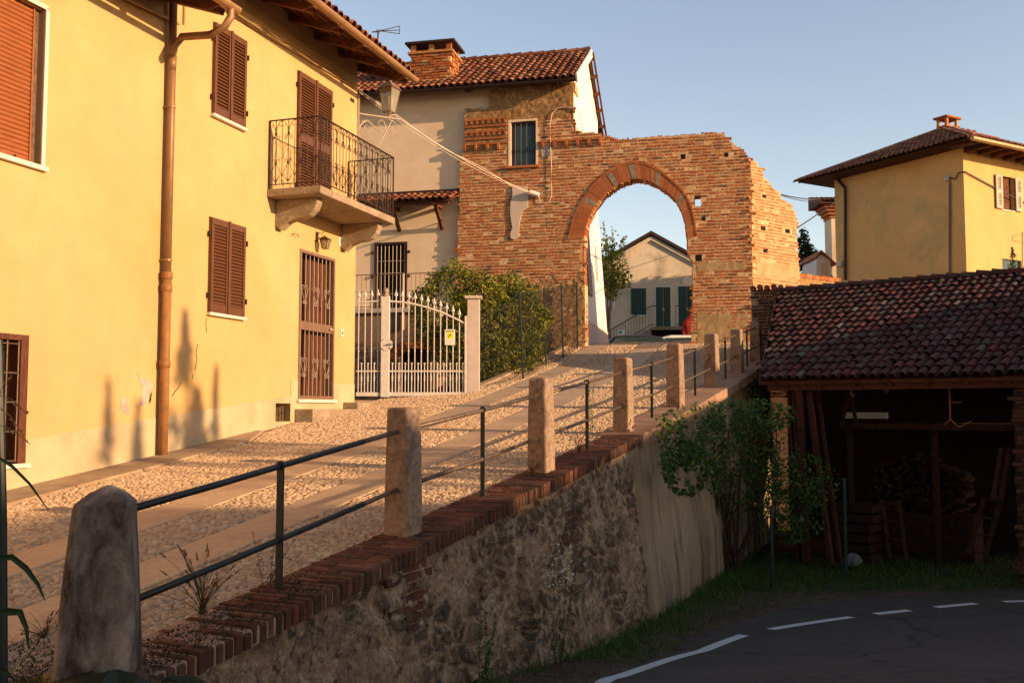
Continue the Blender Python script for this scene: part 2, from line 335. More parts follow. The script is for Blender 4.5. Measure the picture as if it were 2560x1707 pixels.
# pavement along the yellow house
H=Fr((-2.87,18.11),(-.306,-.952))
H.O.x=-8.69+.3214*H.O.y; H.U=V(-.306,-.952,0).normalized(); H.N=V(.952,-.306,0).normalized()
m=MB(); u=3.2
while u<15:
    u2=u+random.uniform(.9,1.3); wd=[interp(k,[3.2,4.2,8,15],[.12,.55,.62,.66]) for k in (u,u2)]
    q=[H.p(u+.01,-.05),H.p(u+.01,wd[0]),H.p(u2-.01,wd[1]),H.p(u2-.01,-.05)]
    for p in q: p.z=g(p.x,p.y)+.035
    m.hexa([p-Z*.1 for p in q],q); u=u2
o=build(m,'pavement',M('pavement_stone',(.42,.31,.21),.8,.1,5,.4,60,.005,stain=(.26,.17,.10),ssc=1.3),loc=(0,0,0)); fixn(o); bevel(o,.012,1); tag(o,kind='structure')
# kerb from gate pillar to arch
m=MB(); Yk=[20.2+.45*i for i in range(20)]
for a,b in zip(Yk[:-1],Yk[1:]):
    q=[V(lane_left(a)-.16,a,0),V(lane_left(a)+.02,a,0),V(lane_left(b)+.02,b-.01,0),V(lane_left(b)-.16,b-.01,0)]
    for p in q: p.z=g(p.x,p.y)+.07
    m.hexa([p-Z*.35 for p in q],q)
o=build(m,'kerb',m_slab,loc=(0,0,0)); fixn(o); bevel(o,.012,1); tag(o,kind='structure')
# pebbles, real stones set in the mortar
def in_strip(d,Y):
    return any(f(Y)[0]-.03<d<f(Y)[1]+.03 for f in (strip1,strip2))
PV=[];PF=[];nb=0; T6=[math.pi*2*k/7 for k in range(7)]
Y=3.0
while Y<31:
    s=.053 if Y<12 else (.062 if Y<18 else .078)
    d=.12
    while d<7.5:
        dd=d+random.uniform(-.012,.012); yq=Y+random.uniform(-.014,.014)
        p=off(dd,yq); 
        ok=p.x>lane_left(p.y)+.02 and not in_strip(dd,yq)
        if p.y<15.6:
            un=(p-H.O).dot(H.N); ok=ok and un>interp((p-H.O).dot(H.U),[3.2,4.2,8,15],[.15,.57,.64,.68])
        if ok:
            a=random.uniform(.42,.56)*s*1.15; b=a*random.uniform(.55,.8); h=random.uniform(.35,.75)*b+.004; an=random.gauss(1.1,.45)
            z=g(p.x,p.y)+.001; k0=len(PV); ca,sa=math.cos(an),math.sin(an)
            tl=random.uniform(-.2,.2)
            for rr,hh in ((1,-.002),(.72,h*.72)):
                for t in T6:
                    x,y=a*rr*math.cos(t),b*rr*math.sin(t); PV.append((p.x+x*ca-y*sa,p.y+x*sa+y*ca,z+hh+x*tl*.4))
            PV.append((p.x,p.y,z+h))
            for i in range(7):
                j=(i+1)%7; PF.append((k0+i,k0+j,k0+7+j,k0+7+i)); PF.append((k0+7+i,k0+7+j,k0+14))
        d+=s*.95
    Y+=s*.62
m=MB(); m.v=PV; m.f=PF
o=build(m,'pebbles',m_peb,loc=(0,0,0),smooth=True); tag(o,kind='stuff',label='pale river pebbles set close together in the sloping lane',cat='cobbles')
# ---------------- road ----------------
def hit_low(px,py,dz=0):
    r=ray(px,py); t=1.
    while t<60:
        if r.z*t<low(r.x*t,r.y*t)+dz: return r*t
        t+=.01
    return r*60
edge=[(.2,2.5),(.25,6.3),(.62,8.3),(1.55,10.4),(2.7,12.5),(4.1,14.0),(6.1,14.75),(7.8,15.1),(12,15.3),(20,14.2),(40,8)]
ex=[p[0] for p in edge]; 
def curve(pts,n=8):                # Catmull-Rom
    out=[]
    P=[V(p[0],p[1],0) for p in pts]; P=[P[0]*2-P[1]]+P+[P[-1]*2-P[-2]]
    for i in range(1,len(P)-2):
        for k in range(n):
            t=k/n; a,b,c,d=P[i-1],P[i],P[i+1],P[i+2]
            out.append(.5*((2*b)+(c-a)*t+(2*a-5*b+4*c-d)*t*t+(3*b-a-3*c+d)*t**3))
    out.append(P[-2]); return out
ec=curve(edge,10); m=MB(); NR=26
for p in ec:
    q=V(p.x*.25+14,min(p.y*.25-12,-3),0)
    for i in range(NR):
        t=(i/(NR-1))**1.5; a=p.lerp(q,t); jit=V(0,0,0) if i else V(random.uniform(-.05,.05),random.uniform(-.05,.05),0)
        a+=jit; m.v.append((a.x,a.y,low(a.x,a.y)+.01))
m.f=[(j*NR+i,j*NR+i+1,(j+1)*NR+i+1,(j+1)*NR+i) for j in range(len(ec)-1) for i in range(NR-1)]
o=build(m,'road',m_asph,loc=(0,0,0)); tag(o,kind='structure')
ml=curve([(.3,6.6),(.73,8.06),(.94,8.49),(1.7,10.05),(2.63,11.5),(3.08,11.95),(4.33,12.9),(5.3,13.42),(6.4,13.93),(7.14,14.12),(9,14.35),(12,14.1)],60)
acc=0; m=MB(); segs=None
acc=[0]
for a,b in zip(ml[:-1],ml[1:]): acc.append(acc[-1]+(b-a).length)
# distances are measured from the first point of the marking
def at_len(s):
    for i in range(len(acc)-1):
        if acc[i+1]>=s: return ml[i].lerp(ml[i+1],(s-acc[i])/(acc[i+1]-acc[i])),(ml[i+1]-ml[i]).normalized()
    return ml[-1],(ml[-1]-ml[-2]).normalized()
def s_of(x,y):
    return min((((p.x-x)**2+(p.y-y)**2),acc[i]) for i,p in enumerate(ml))[1]
for a_,b_ in (((.3,6.6),(2.63,11.5)),((3.02,11.93),(4.33,12.9)),((4.72,13.12),(5.27,13.39)),((5.72,13.62),(6.37,13.95)),((6.85,14.04),(7.5,14.2)),((8,14.26),(8.7,14.33))):
    s0,s1=s_of(*a_),s_of(*b_)
    n=max(2,int((s1-s0)/.1)); pr=None
    for i in range(n+1):
        p,t=at_len(s0+(s1-s0)*i/n); nn=V(-t.y,t.x,0)*.065
        c=[p+nn,p-nn]
        for q in c: q.z=low(q.x,q.y)+.016
        if pr: m.quad(pr[0],pr[1],c[1],c[0])
        pr=c
o=build(m,'road_marking',m_paint,loc=(0,0,0)); tag(o,kind='structure')
# litter verge between road and wall
m=MB()
for i in range(61):
    Y=4+i*.2; xr=interp(Y,[p[1] for p in edge[:8]],[p[0] for p in edge[:8]])+.12; xl=rail_x(Y)+.4
    for k in range(6):
        X=xl+(xr-xl)*k/5; m.v.append((X,Y,low(X,Y)+.004+(0.02 if 0<k<5 else 0)*random.random()))
m.f=[(j*6+i,j*6+i+1,(j+1)*6+i+1,(j+1)*6+i) for j in range(55) for i in range(5)]
o=build(m,'verge',m_soil,loc=(0,0,0)); tag(o,kind='structure')
# ---------------- leaves & blades ----------------
def leaf_mb(m,p,size,asp=.5,nrm=None,curl=.15):
    d=V(random.gauss(0,1),random.gauss(0,1),random.gauss(0,1)).normalized()
    if nrm is not None: d=(d*.8+nrm).normalized()
    a=d.cross(V(random.gauss(0,1),random.gauss(0,1),random.gauss(0,1)))
    if a.length<1e-3: a=d.cross(Z)
    a.normalize(); b=d.cross(a)*asp; s=size*random.uniform(.6,1.2)
    k=len(m.v); m.v+=[tuple(p-a*s/2),tuple(p+b*s/2+d*s*curl),tuple(p+a*s/2),tuple(p-b*s/2+d*s*curl)]
    m.f+=[(k,k+1,k+2),(k,k+2,k+3)]
def blade(m,p,h,wd,lean,seg=3):
    a=random.uniform(0,6.28); s=V(math.cos(a),math.sin(a),0); b=random.uniform(0,6.28); l=V(math.cos(b),math.sin(b),0)*lean*h
    k=len(m.v); 
    for i in range(seg):
        t=i/seg; q=p+Z*(h*t)+l*t*t; ww=wd*(1-t*.6); m.v+=[tuple(q-s*ww/2),tuple(q+s*ww/2)]
    m.v.append(tuple(p+Z*h*(1-lean*.25)+l))
    for i in range(seg-1): m.f.append((k+2*i,k+2*i+1,k+2*i+3,k+2*i+2))
    m.f.append((k+2*seg-2,k+2*seg-1,k+2*seg))
m=MB()
for i in range(26000):
    Y=random.uniform(9.5,19.5); xl=rail_x(Y)+.45; X=xl+(random.random()**1.25)*(12-xl)
    ye=interp(X,ex,[p[1] for p in edge]) if X>.62 else 8
    dd=Y-ye
    if dd<.25 or (dd<.9 and random.random()>dd) : continue
    if X/Y>.56: continue
    near=max(0,1-(X-xl)/.8); h=random.uniform(.05,.13)+near*.12*random.random()
    blade(m,V(X,Y,low(X,Y)-.02),h,.014,.5,2)
o=build(m,'grass',m_grass,loc=(0,0,0)); tag(o,'short dark green grass between the road and the tiled shed','grass',kind='stuff')
# ---------------- generic builders ----------------
def wall_holes(m,F,u0,u1,z0,z1,holes,depth=.2,n=0):
    us=sorted({u0,u1,*[h[0] for h in holes],*[h[1] for h in holes]}); zs=sorted({z0,z1,*[h[2] for h in holes],*[h[3] for h in holes]})
    for a,b in zip(us[:-1],us[1:]):
        for c,d in zip(zs[:-1],zs[1:]):
            if any(h[0]<=a and b<=h[1] and h[2]<=c and d<=h[3] for h in holes): continue
            m.quad(F.p(a,n,c),F.p(b,n,c),F.p(b,n,d),F.p(a,n,d))
    for h in holes:
        dp=h[4] if len(h)>4 else depth
        P=[F.p(h[0],n,h[2]),F.p(h[1],n,h[2]),F.p(h[1],n,h[3]),F.p(h[0],n,h[3])]
        for i in range(4):
            a,b=P[i],P[(i+1)%4]; m.quad(a,b,b-F.N*dp,a-F.N*dp)
def shutter_leaf(F,u0,u1,z0,z1,n=.0,st=.055,rail=.09,pitch=.05,mid=None):
    m=MB(); t=.038
    m.box(F,u0,u0+st,n,n+t,z0,z1); m.box(F,u1-st,u1,n,n+t,z0,z1)
    m.box(F,u0+st,u1-st,n+.001,n+t-.002,z0,z0+rail*1.3); m.box(F,u0+st,u1-st,n+.001,n+t-.002,z1-rail,z1)
    spans=[(z0+rail*1.3,z1-rail)]
    if mid is not None: m.box(F,u0+st,u1-st,n+.001,n+t-.002,mid-.07,mid+.07); spans=[(z0+rail*1.3,mid-.07),(mid+.07,z1-rail)]
    for a,b in spans:
        k=max(1,round((b-a)/pitch)); d=(b-a)/k
        for i in range(k):
            z=a+d*(i+.5); q=[F.p(u0+st,n+.030,z-d*.45),F.p(u1-st,n+.030,z-d*.45),F.p(u1-st,n+.004,z+d*.36),F.p(u0+st,n+.004,z+d*.36)]
            m.hexa(q,[p+F.N*.006+Z*.004 for p in q])
    m.box(F,u0+st,u1-st,n-.004,n,z0,z1)
    return m
def shutters(F,rc,parent,n=.01,hinges=True,mid=None,swap=False):
    u0,u1,z0,z1=rc; um=(u0+u1)/2
    a=build(shutter_leaf(F,u0,um-.004,z0,z1,n,mid=mid),'shutter',m_shut,parent); b=build(shutter_leaf(F,um+.004,u1,z0,z1,n,mid=mid),'shutter',m_shut,parent)
    for o in (a,b): fixn(o)
    mm=MB(); mm.box(F,um-.02,um+.025,n+.03,n+.055,z0+.01,z1+.01); build(mm,'closing_strip',m_shut,b)
    if hinges:
        for uu,sg in ((u0,-1),(u1,1)):
            for zz in (z0+.22,z1-.25):
                m=MB(); m.box(F,min(uu,uu+sg*.05),max(uu,uu+sg*.05),n-.005,n+.02,zz,zz+.02); m.box(F,min(uu+sg*.03,uu+sg*.045),max(uu+sg*.03,uu+sg*.045),n-.005,n+.045,zz-.03,zz+.05); build(m,'hinge',m_wi,parent)
def spiral(F,u,z,r,turns,a0,dirn=1,n=0,k=14,r0=.12):
    out=[]
    for i in range(k+1):
        t=i/k; a=a0+dirn*turns*2*math.pi*t; rr=r*(r0+(1-r0)*t); out.append(F.p(u+rr*math.cos(a),n,z+rr*math.sin(a)))
    return out
def heart(m,F,u,z,w,h,n,r=.006):
    for s in (-1,1):
        pts=[F.p(u,n,z-h*.5)]
        for i in range(6): t=i/5; pts.append(F.p(u+s*w*.5*math.sin(t*1.57),n,z-h*.5+h*.7*t))
        for i in range(9): a=i/8*4.6; rr=w*.25*(1-i/8*.55); pts.append(F.p(u+s*(w*.27+rr*math.cos(a)),n,z+h*.2+rr*math.sin(a)))
        m.tube(pts,r,4)
        pts=[]
        for i in range(9): a=math.pi+i/8*4.8; rr=w*.2*(1-i/8*.55); pts.append(F.p(u+s*(w*.2+rr*math.cos(a)),n,z-h*.5+rr*math.sin(a)))
        m.tube(pts,r,4)
def tiles(O,D,S,cols,rows,sp,ex_,rad,mask=None,lift=.0,under=True,seg=6,jit=1):
    m=MB(); Nn=D.cross(S).normalized()
    if Nn.z<0: Nn=-Nn
    L=ex_*1.35
    for i in range(cols):
        cj=random.uniform(-.008,.008)*jit
        for j in range(rows):
            a=(i+.5)*sp; b=j*ex_
            if mask and not mask(a,b): continue
            aj=a+cj+random.uniform(-.010,.010)*jit; bj=b+random.uniform(-.02,.02)*jit; dv=random.uniform(-.02,.02)*jit
            c0=O+D*aj+S*(bj-.02)+Nn*(.030+random.uniform(0,.012)*jit); c1=O+D*(aj+dv)+S*(bj+L)+Nn*.006
            k=len(m.v)
            for c,r in ((c0,rad),(c1,rad*.78)):
                for t in range(seg+1):
                    an=math.pi*t/seg; m.v.append(tuple(c+D*math.cos(an)*r+Nn*math.sin(an)*r*.85))
            for t in range(seg): m.f.append((k+t,k+t+1,k+seg+2+t,k+seg+1+t))
            for c,r in ((c0,rad-.014),):
                k2=len(m.v)
                for t in range(seg+1):
                    an=math.pi*t/seg; m.v.append(tuple(c+D*math.cos(an)*r+Nn*math.sin(an)*r*.85))
                for t in range(seg): m.f.append((k+t,k2+t,k2+t+1,k+t+1))
            if under:
                c0=O+D*(aj+sp/2)+S*bj+Nn*.045; c1=O+D*(aj+sp/2)+S*(bj+L)+Nn*.03; k=len(m.v)
                for c,r in ((c0,rad*.8),(c1,rad*.95)):
                    for t in range(4): an=math.pi*(1+t/3); m.v.append(tuple(c+D*math.cos(an)*r+Nn*math.sin(an)*r*.6))
                for t in range(3): m.f.append((k+t,k+t+1,k+5+t,k+4+t))
    return m
def inpoly(x,y,P):
    c=False; n=len(P)
    for i in range(n):
        x1,y1=P[i]; x2,y2=P[(i+1)%n]
        if (y1>y)!=(y2>y) and x<(x2-x1)*(y-y1)/(y2-y1)+x1: c=not c
    return c
def bricks(m,F,u0,u1,z0,z1,ok,L=.245,h=.063,gap=.018,n0=-.05,prot=.014,slope=0,jn=1.,u_of=None):
    z=z0; r=0
    while z<z1:
        u=u0-random.uniform(0,L)
        while u<u1:
            l=random.choice([L,L,L*.52,L*.9]) if random.random()<.55 else L*random.uniform(.8,1.1)
            uc=u+l/2; zc=z+h/2+slope*(uc-u0)
            if ok(uc,zc) and random.random()>.012:
                p=random.uniform(0,prot)*jn; dz=random.uniform(-.006,.006); hh=h*random.uniform(.82,1.08); e=random.uniform(-.006,.006)
                if random.random()<.06: p-=.012
                a=u+gap*.5; b=u+l-gap*.5
                q=[F.p(a,n0,zc-hh/2+dz),F.p(b,n0,zc-hh/2+dz),F.p(b+e,p,zc-hh/2+dz+random.uniform(-.004,.004)),F.p(a-e,p,zc-hh/2+dz+random.uniform(-.004,.004))]
                m.hexa(q,[x+Z*(hh+random.uniform(-.005,.005)) for x in q])
            u+=l
        z+=h+gap
    return m
# ================= YELLOW HOUSE =================
yh=thing('yellow_house','large yellow plastered house with brown louvred shutters and an iron balcony','house',H.p(5,0,g(-4,13)))
UH=lambda *a,**k:H.hit(*a,**k)
r_roll=H.rect((-100,-80),(111,19),(105,418),(-100,340)); r_gw=H.rect((-30,825),(72,835),(64,1158),(-30,1158))
r_door=H.rect((748,621),(836,648),(834,999),(745,998)); r_vent=H.rect((688,1009),(726,1007),(727,1052),(688,1055))
r_roll=(r_roll[0],16.5,r_roll[2],6.3) if r_roll[1]>13 else r_roll
ru=H.hit(105,300)[0]; r_roll=(ru,ru+1.5,H.hit(105,418)[1],H.hit(108,18)[1]-.02)
gu=H.hit(68,1000)[0]; r_gw=(gu,gu+1.1,H.hit(66,1157)[1],H.hit(70,838)[1])
WT=6.42
m=MB(); wall_holes(m,H,0,18,-2.2,WT,[(*r_roll,.12),(*r_gw,.22),(*r_door,.24),(*r_vent,.3)])
m.quad(H.p(0,0,-2.2),H.p(0,-9,-2.2),H.p(0,-9,WT+1.8),H.p(0,-4.5,WT+3.2),H.p(0,0,WT))
m.quad(H.p(18,0,-2.2),H.p(18,-9,-2.2),H.p(18,-9,WT),H.p(18,0,WT))
m.quad(H.p(0,-9,-2.2),H.p(18,-9,-2.2),H.p(18,-9,WT),H.p(0,-9,WT))
yw=build(m,'wall',m_yel,yh)
# plinth of bare cement, stepping up beside the door
def lz(u): p=H.p(u); return g(p.x,p.y)
m=MB(); t1=H.hit(69,1097); t2=H.hit(731,988)
zt=lambda u:t1[1]+(t2[1]-t1[1])*(u-t1[0])/(t2[0]-t1[0])
def pl(u0,u1,za,zb,n=.006): m.quad(H.p(u0,n,-2.2),H.p(u1,n,-2.2),H.p(u1,n,zb),H.p(u0,n,za)); m.quad(H.p(u0,n,za),H.p(u1,n,zb),H.p(u1,0,zb),H.p(u0,0,za))
us=r_door[1]+.02
u3=H.hit(726,970)[0]; zd=H.hit(740,951)[1]
pl(r_vent[1],r_gw[0],zt(r_vent[1]),zt(r_gw[0])); pl(r_gw[1],18,zt(r_gw[1]),zt(18))
for a,b in ((u3,r_vent[0]),(r_vent[0],r_vent[1])):
    if a<r_vent[0]: pl(a,b,zt(a),zt(b))
m.quad(H.p(r_vent[0],.006,r_vent[3]),H.p(r_vent[1],.006,r_vent[3]),H.p(r_vent[1],.006,zt(r_vent[1])),H.p(r_vent[0],.006,zt(r_vent[0])))
m.quad(H.p(r_vent[0],.006,-2.2),H.p(r_vent[1],.006,-2.2),H.p(r_vent[1],.006,r_vent[2]),H.p(r_vent[0],.006,r_vent[2]))
m.quad(H.p(r_gw[0],.006,-2.2),H.p(r_gw[1],.006,-2.2),H.p(r_gw[1],.006,r_gw[2]),H.p(r_gw[0],.006,r_gw[2]))
pl(r_door[1],u3,zd,zd); m.quad(H.p(r_door[0],.006,-2.2),H.p(r_door[1],.006,-2.2),H.p(r_door[1],.006,r_door[2]),H.p(r_door[0],.006,r_door[2]))
z9=H.hit(862,959)[1]; pl(-.004,r_door[0],z9,z9)
build(m,'plinth',m_dado,yh)
# fallen plaster patches & cracks
def patch(pts,mt=m_patch,n=.004,name='bare_patch'):
    q=[H.hit(*p) for p in pts]; P=[H.p(a,n,b) for a,b in q]; mm=MB()
    c=sum((p for p in P),V(0,0,0))/len(P); out=[]
    for i in range(len(P)):
        a,b=P[i],P[(i+1)%len(P)]
        for k in range(4):
            x=a.lerp(b,k/4); out.append(x+(x-c).normalized()*random.uniform(-.012,.012) if k else x)
    out=[x-H.N*((x-H.O).dot(H.N)-n) for x in out]
    mm.prism(out,H.N*-.003); o=build(mm,name,mt,yw); fixn(o); return o
patch([(344,932),(352,945),(372,946),(381,962),(378,990),(366,1008),(348,1018),(352,990),(358,968),(346,950)])
patch([(302,1000),(314,992),(320,1005),(322,1020),(330,1034),(312,1034),(297,1022)])
patch([(373,990),(380,976),(378,1000),(373,1008)],m_dark)
for cr in ([(494,860),(490,880),(492,900),(487,925)],[(452,955),(446,968),(436,980),(430,990)],[(516,795),(514,810),(517,832)],[(482,935),(480,948)]):
    mm=MB(); mm.tube([H.p(*[H.hit(*p)[0],.001,H.hit(*p)[1]]) for p in cr],.006,4); build(mm,'crack',m_dark,yw)
# roller window
W_=thing  # noqa
u0,u1,z0,z1=r_roll
m=MB(); m.box(H,u0-.001,u0+.17,-.10,-.06,z0,z1); 
m2=MB(); m2.box(H,u0-.05,u0,-.02,.015,z0-.02,z1+.04); m2.box(H,u0-.05,u1,-.02,.015,z1,z1+.05); m2.box(H,u0-.06,u1+.06,-.1,.06,z0-.05,z0)
rw=build(m2,'roller_window',m_marble,yh)
m=MB(); m.quad(H.p(u0,-.001,z0),H.p(u0,-.12,z0),H.p(u0,-.12,z1),H.p(u0,-.001,z1))
m.box(H,u0+.002,u0+.10,-.119,-.09,z0,z1); build(m,'stone_reveal',m_stone,rw)
m=MB(); k=int((z1-z0)/.052)
for i in range(k):
    z=z0+.09+i*.052
    if z+.052>z1: break
    m.tube([H.p(u0+.10,-.10,z+.026),H.p(u1,-.10,z+.026)],.029,8)
m.box(H,u0+.1,u1,-.115,-.075,z0,z0+.09); build(m,'slatted_blind',m_roll,rw,smooth=False)
m=MB(); m.box(H,u0+.085,u0+.105,-.09,-.06,z0,z1); m.tube([H.p(u0+.3,-.07,z0+.05),H.p(u0+.3,-.03,z0+.05)],.018,8); build(m,'blind_guide',m_roll,rw)
# grated window
u0,u1,z0,z1=r_gw
m=MB(); m.box(H,u0-.03,u1,-.05,.05,z0-.045,z0); gw=build(m,'grated_window',m_marble,yh)
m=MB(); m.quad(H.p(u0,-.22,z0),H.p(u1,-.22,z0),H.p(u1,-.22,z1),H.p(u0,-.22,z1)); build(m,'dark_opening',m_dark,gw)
m=MB(); m.box(H,u0+.001,u0+.10,-.21,-.004,z0,z1-.001); m.box(H,u0+.1,u1,-.21,-.006,z1-.06,z1-.001); build(m,'frame',m_door,gw)
m=MB(); z=z0
while z<z1-.08: m.tube([H.p(u0+.27,-.16,z+.03),H.p(u1,-.16,z+.03)],.034,8); z+=.06
build(m,'slatted_blind',m_roll,gw)
m=MB()
for i in range(7):
    uu=u0+.11+i*.155
    m.tube([H.p(uu,-.03,z0+.02),H.p(uu,-.03,z1-.07)],.008,5)
for i in range(5): z=z0+.03+(z1-z0-.13)*i/4; m.tube([H.p(u0+.05,-.03,z),H.p(u1,-.03,z)],.009,5)
build(m,'security_bars',m_pipeg,gw)
# shuttered windows
for tl,tr,br,bl,lab in (((535.7,57.4),(611.5,106),(608,321),(526,284),'upper'),((523,543),(607,569),(606,793),(519,780),'lower')):
    rc=H.rect(tl,tr,br,bl); m=MB(); m.box(H,rc[0]-.03,rc[1]+.03,.0,.07,rc[2]-.045,rc[2]-.005); wn=build(m,'window',m_marble,yh)
    m=MB(); m.box(H,rc[0]-.01,rc[1]+.01,-.001,.011,rc[2],rc[3]+.01); build(m,'frame',m_shut,wn); shutters(H,rc,wn,.012)
# balcony door
rb=H.rect((742,175),(825,230),(824,470),(741,465)); zb=H.hit(669,471)[1]
rb=(rb[0],rb[1],zb,rb[3]); bd=build(MB().box(H,rb[0]-.01,rb[1]+.01,-.001,.011,rb[2],rb[3]+.01),'balcony_door',m_shut,yh); shutters(H,rb,bd,.012,mid=rb[2]+1.05)
# balcony
PB=.93; ua=H.hit(671,478)[0]; ua=H.hit(801,478,PB)[0]; ub=H.hit(988,545,PB)[0]; za=H.hit(801,463,PB)[1]; zq=H.hit(801,478.5,PB)[1]
m=MB(); m.box(H,ub,ua,0,PB,za-.12,za); bal=build(m,'balcony',m_conc,yh); bevel(bal,.012,2)
def bracket(u,wd=.17):
    zt=za-.12; pr=[(0,zt),(.0,zt-.42),(.08,zt-.47),(.14,zt-.42),(.22,zt-.36),(.34,zt-.32),(.48,zt-.31),(.60,zt-.27),(.69,zt-.19),(.735,zt-.09),(.74,zt-.001),(.0,zt-.001)][1:]
    mm=MB(); mm.prism([H.p(u,a,b) for a,b in pr],H.U*wd); o=build(mm,'bracket',m_conc,bal); fixn(o); bevel(o,.015,2)
bracket(H.hit(560,490)[0] if False else ua-.42); bracket(ub+.12)
# balcony rail
m=MB(); hr=1.08; e=.03
path=[(ua-e,.02),(ua-e,PB-e),(ub+e,PB-e),(ub+e,.02)]
bars=MB(); scr=MB()
for (a,b) in zip(path[:-1],path[1:]):
    A=H.p(a[0],a[1],za); B=H.p(b[0],b[1],za)
    m.bar(A+Z*hr,B+Z*hr,.034,.014); m.bar(A+Z*.07,B+Z*.07,.022,.010)
    L=(B-A).length; d=(B-A).normalized(); nb_=round(L/.105); f=Fr((0,0),(1,0)); f.O=A.copy(); f.O.z=0; f.U=d; f.N=d.cross(Z)
    for i in range(1,nb_):
        q=A+d*(L*i/nb_); bars.tube([q+Z*.07,q+Z*hr],.0075 if i%2 else .006,5)
    for i in range(1,nb_,2):
        uu=L*i/nb_; w_=L/nb_
        for s in (-1,1):
            # top shepherd scrolls
            scr.tube([f.p(uu+s*w_*.95,0,za+hr-.01),f.p(uu+s*w_*.55,0,za+hr-.04),f.p(uu+s*w_*.15,0,za+hr-.12),f.p(uu+s*.012,0,za+hr-.22),f.p(uu+s*.03,0,za+hr-.28),f.p(uu+s*w_*.5,0,za+hr-.31),f.p(uu+s*w_*.6,0,za+hr-.27),f.p(uu+s*w_*.45,0,za+hr-.245)],.0055,4)
            scr.tube([f.p(uu+s*w_*.9,0,za+hr-.09),f.p(uu+s*w_*.6,0,za+hr-.10),f.p(uu+s*w_*.55,0,za+hr-.075)],.005,4)
            # bottom hearts
            scr.tube([f.p(uu+s*w_*.95,0,za+.11),f.p(uu+s*w_*1.0,0,za+.18),f.p(uu+s*w_*.75,0,za+.26),f.p(uu+s*w_*.3,0,za+.34),f.p(uu+s*.015,0,za+.40),f.p(uu+s*w_*.2,0,za+.46),f.p(uu+s*w_*.5,0,za+.47),f.p(uu+s*w_*.5,0,za+.42)],.0055,4)
            scr.tube([f.p(uu+s*.012,0,za+.12),f.p(uu+s*w_*.35,0,za+.15),f.p(uu+s*w_*.55,0,za+.20),f.p(uu+s*w_*.45,0,za+.235)],.005,4)
        for zz in (za+hr-.22,za+.40,za+.13): bars.box(f,uu-.013,uu+.013,-.013,.013,zz-.012,zz+.012)
for (a,b) in path: m.tube([H.p(a,b,za),H.p(a,b,za+hr)],.017,4)
rl=build(m,'railing',m_wi,bal); build(bars,'baluster',m_wi,rl); build(scr,'scrollwork',m_wi,rl)
# door
u0,u1,z0,z1=r_door
m=MB(); fr=.05
for a,b,c,d in ((u0,u0+fr,z0,z1),(u1-fr,u1,z0,z1),(u0+fr,u1-fr,z1-fr,z1),(u0+fr,u1-fr,z0,z0+.06)): m.box(H,a,b,-.06,.012,c,d)
zm=H.hit(790,818)[1]; m.box(H,u0+fr,u1-fr,-.045,-.005,zm-.07,zm+.07)
dr=build(m,'door',m_grille,yh)
m=MB()
for i in range(8):
    uu=u0+fr+(u1-u0-2*fr)*(i+.5)/8; m.tube([H.p(uu,-.03,z0+.05),H.p(uu,-.03,z1-.04)],.009,5)
build(m,'security_bars',m_grille,dr)
m=MB()
for fz in (H.hit(790,735)[1],H.hit(790,913)[1]):
    for i in range(3): heart(m,H,u0+fr+.17+(u1-u0-2*fr-.34)*i/2,fz,.19,.34,-.018,.0065)
build(m,'scrollwork',m_ltp,dr)
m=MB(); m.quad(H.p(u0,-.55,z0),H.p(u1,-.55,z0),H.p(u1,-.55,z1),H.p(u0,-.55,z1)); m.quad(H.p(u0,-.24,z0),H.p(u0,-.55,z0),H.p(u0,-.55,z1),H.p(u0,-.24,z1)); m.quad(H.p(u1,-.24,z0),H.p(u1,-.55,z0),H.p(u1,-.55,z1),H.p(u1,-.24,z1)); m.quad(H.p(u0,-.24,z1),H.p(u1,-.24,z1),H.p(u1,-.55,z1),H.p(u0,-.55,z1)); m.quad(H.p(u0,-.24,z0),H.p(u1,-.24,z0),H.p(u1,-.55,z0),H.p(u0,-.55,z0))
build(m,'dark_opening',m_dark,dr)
m=MB(); um=u0+(u1-u0)*.60; m.box(H,u0+.01,um,-.22,-.17,z0+.01,z1-.05)
for c,d in ((z0+.15,z0+1.0),(z0+1.15,z1-.25)):
    m.box(H,u0+.12,um-.12,-.17,-.16,c,d)
dl=build(m,'door_leaf',m_door,dr); bevel(dl,.006,1)
m=MB(); q=[H.p(u1-.06,-.20,z0+.02),H.p(u1-.06,-.5,z0+.02),H.p(u1-.10,-.5,z0+.02),H.p(u1-.10,-.20,z0+.02)]; m.hexa(q,[p+Z*(z1-z0-.12) for p in q])
for k in range(5): m.box(H,u1-.13,u1-.10,-.46+.0,-.24,z0+.1+k*.45,z0+.45+k*.45)
build(m,'louvred_leaf',m_roll,dr)
m=MB(); m.box(H,u0+.09,u0+.20,-.01,.035,zm-.015,zm+.012); build(m,'handle',m_ltp,dr)
m=MB(); m.box(H,u1-.45,u1-.08,-.40,-.28,z0+.02,z0+.24); o=build(m,'radiator_box',m_marble,dr)
m=MB(); m.box(H,u0-.05,u1+.05,-.1,.06,z0-.05,z0); build(m,'doorstep',m_marble,yh)
# vent
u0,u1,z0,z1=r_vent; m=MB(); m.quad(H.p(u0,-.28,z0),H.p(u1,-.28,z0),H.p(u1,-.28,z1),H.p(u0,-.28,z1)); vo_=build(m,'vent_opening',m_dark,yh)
m=MB()
for i in range(5): uu=u0+(u1-u0)*(i+.5)/5; m.tube([H.p(uu,-.08,z0),H.p(uu,-.08,z1)],.006,4)
m.tube([H.p(u0,-.08,(z0+z1)/2),H.p(u1,-.08,(z0+z1)/2)],.006,4); build(m,'vent_bars',m_iron,vo_)
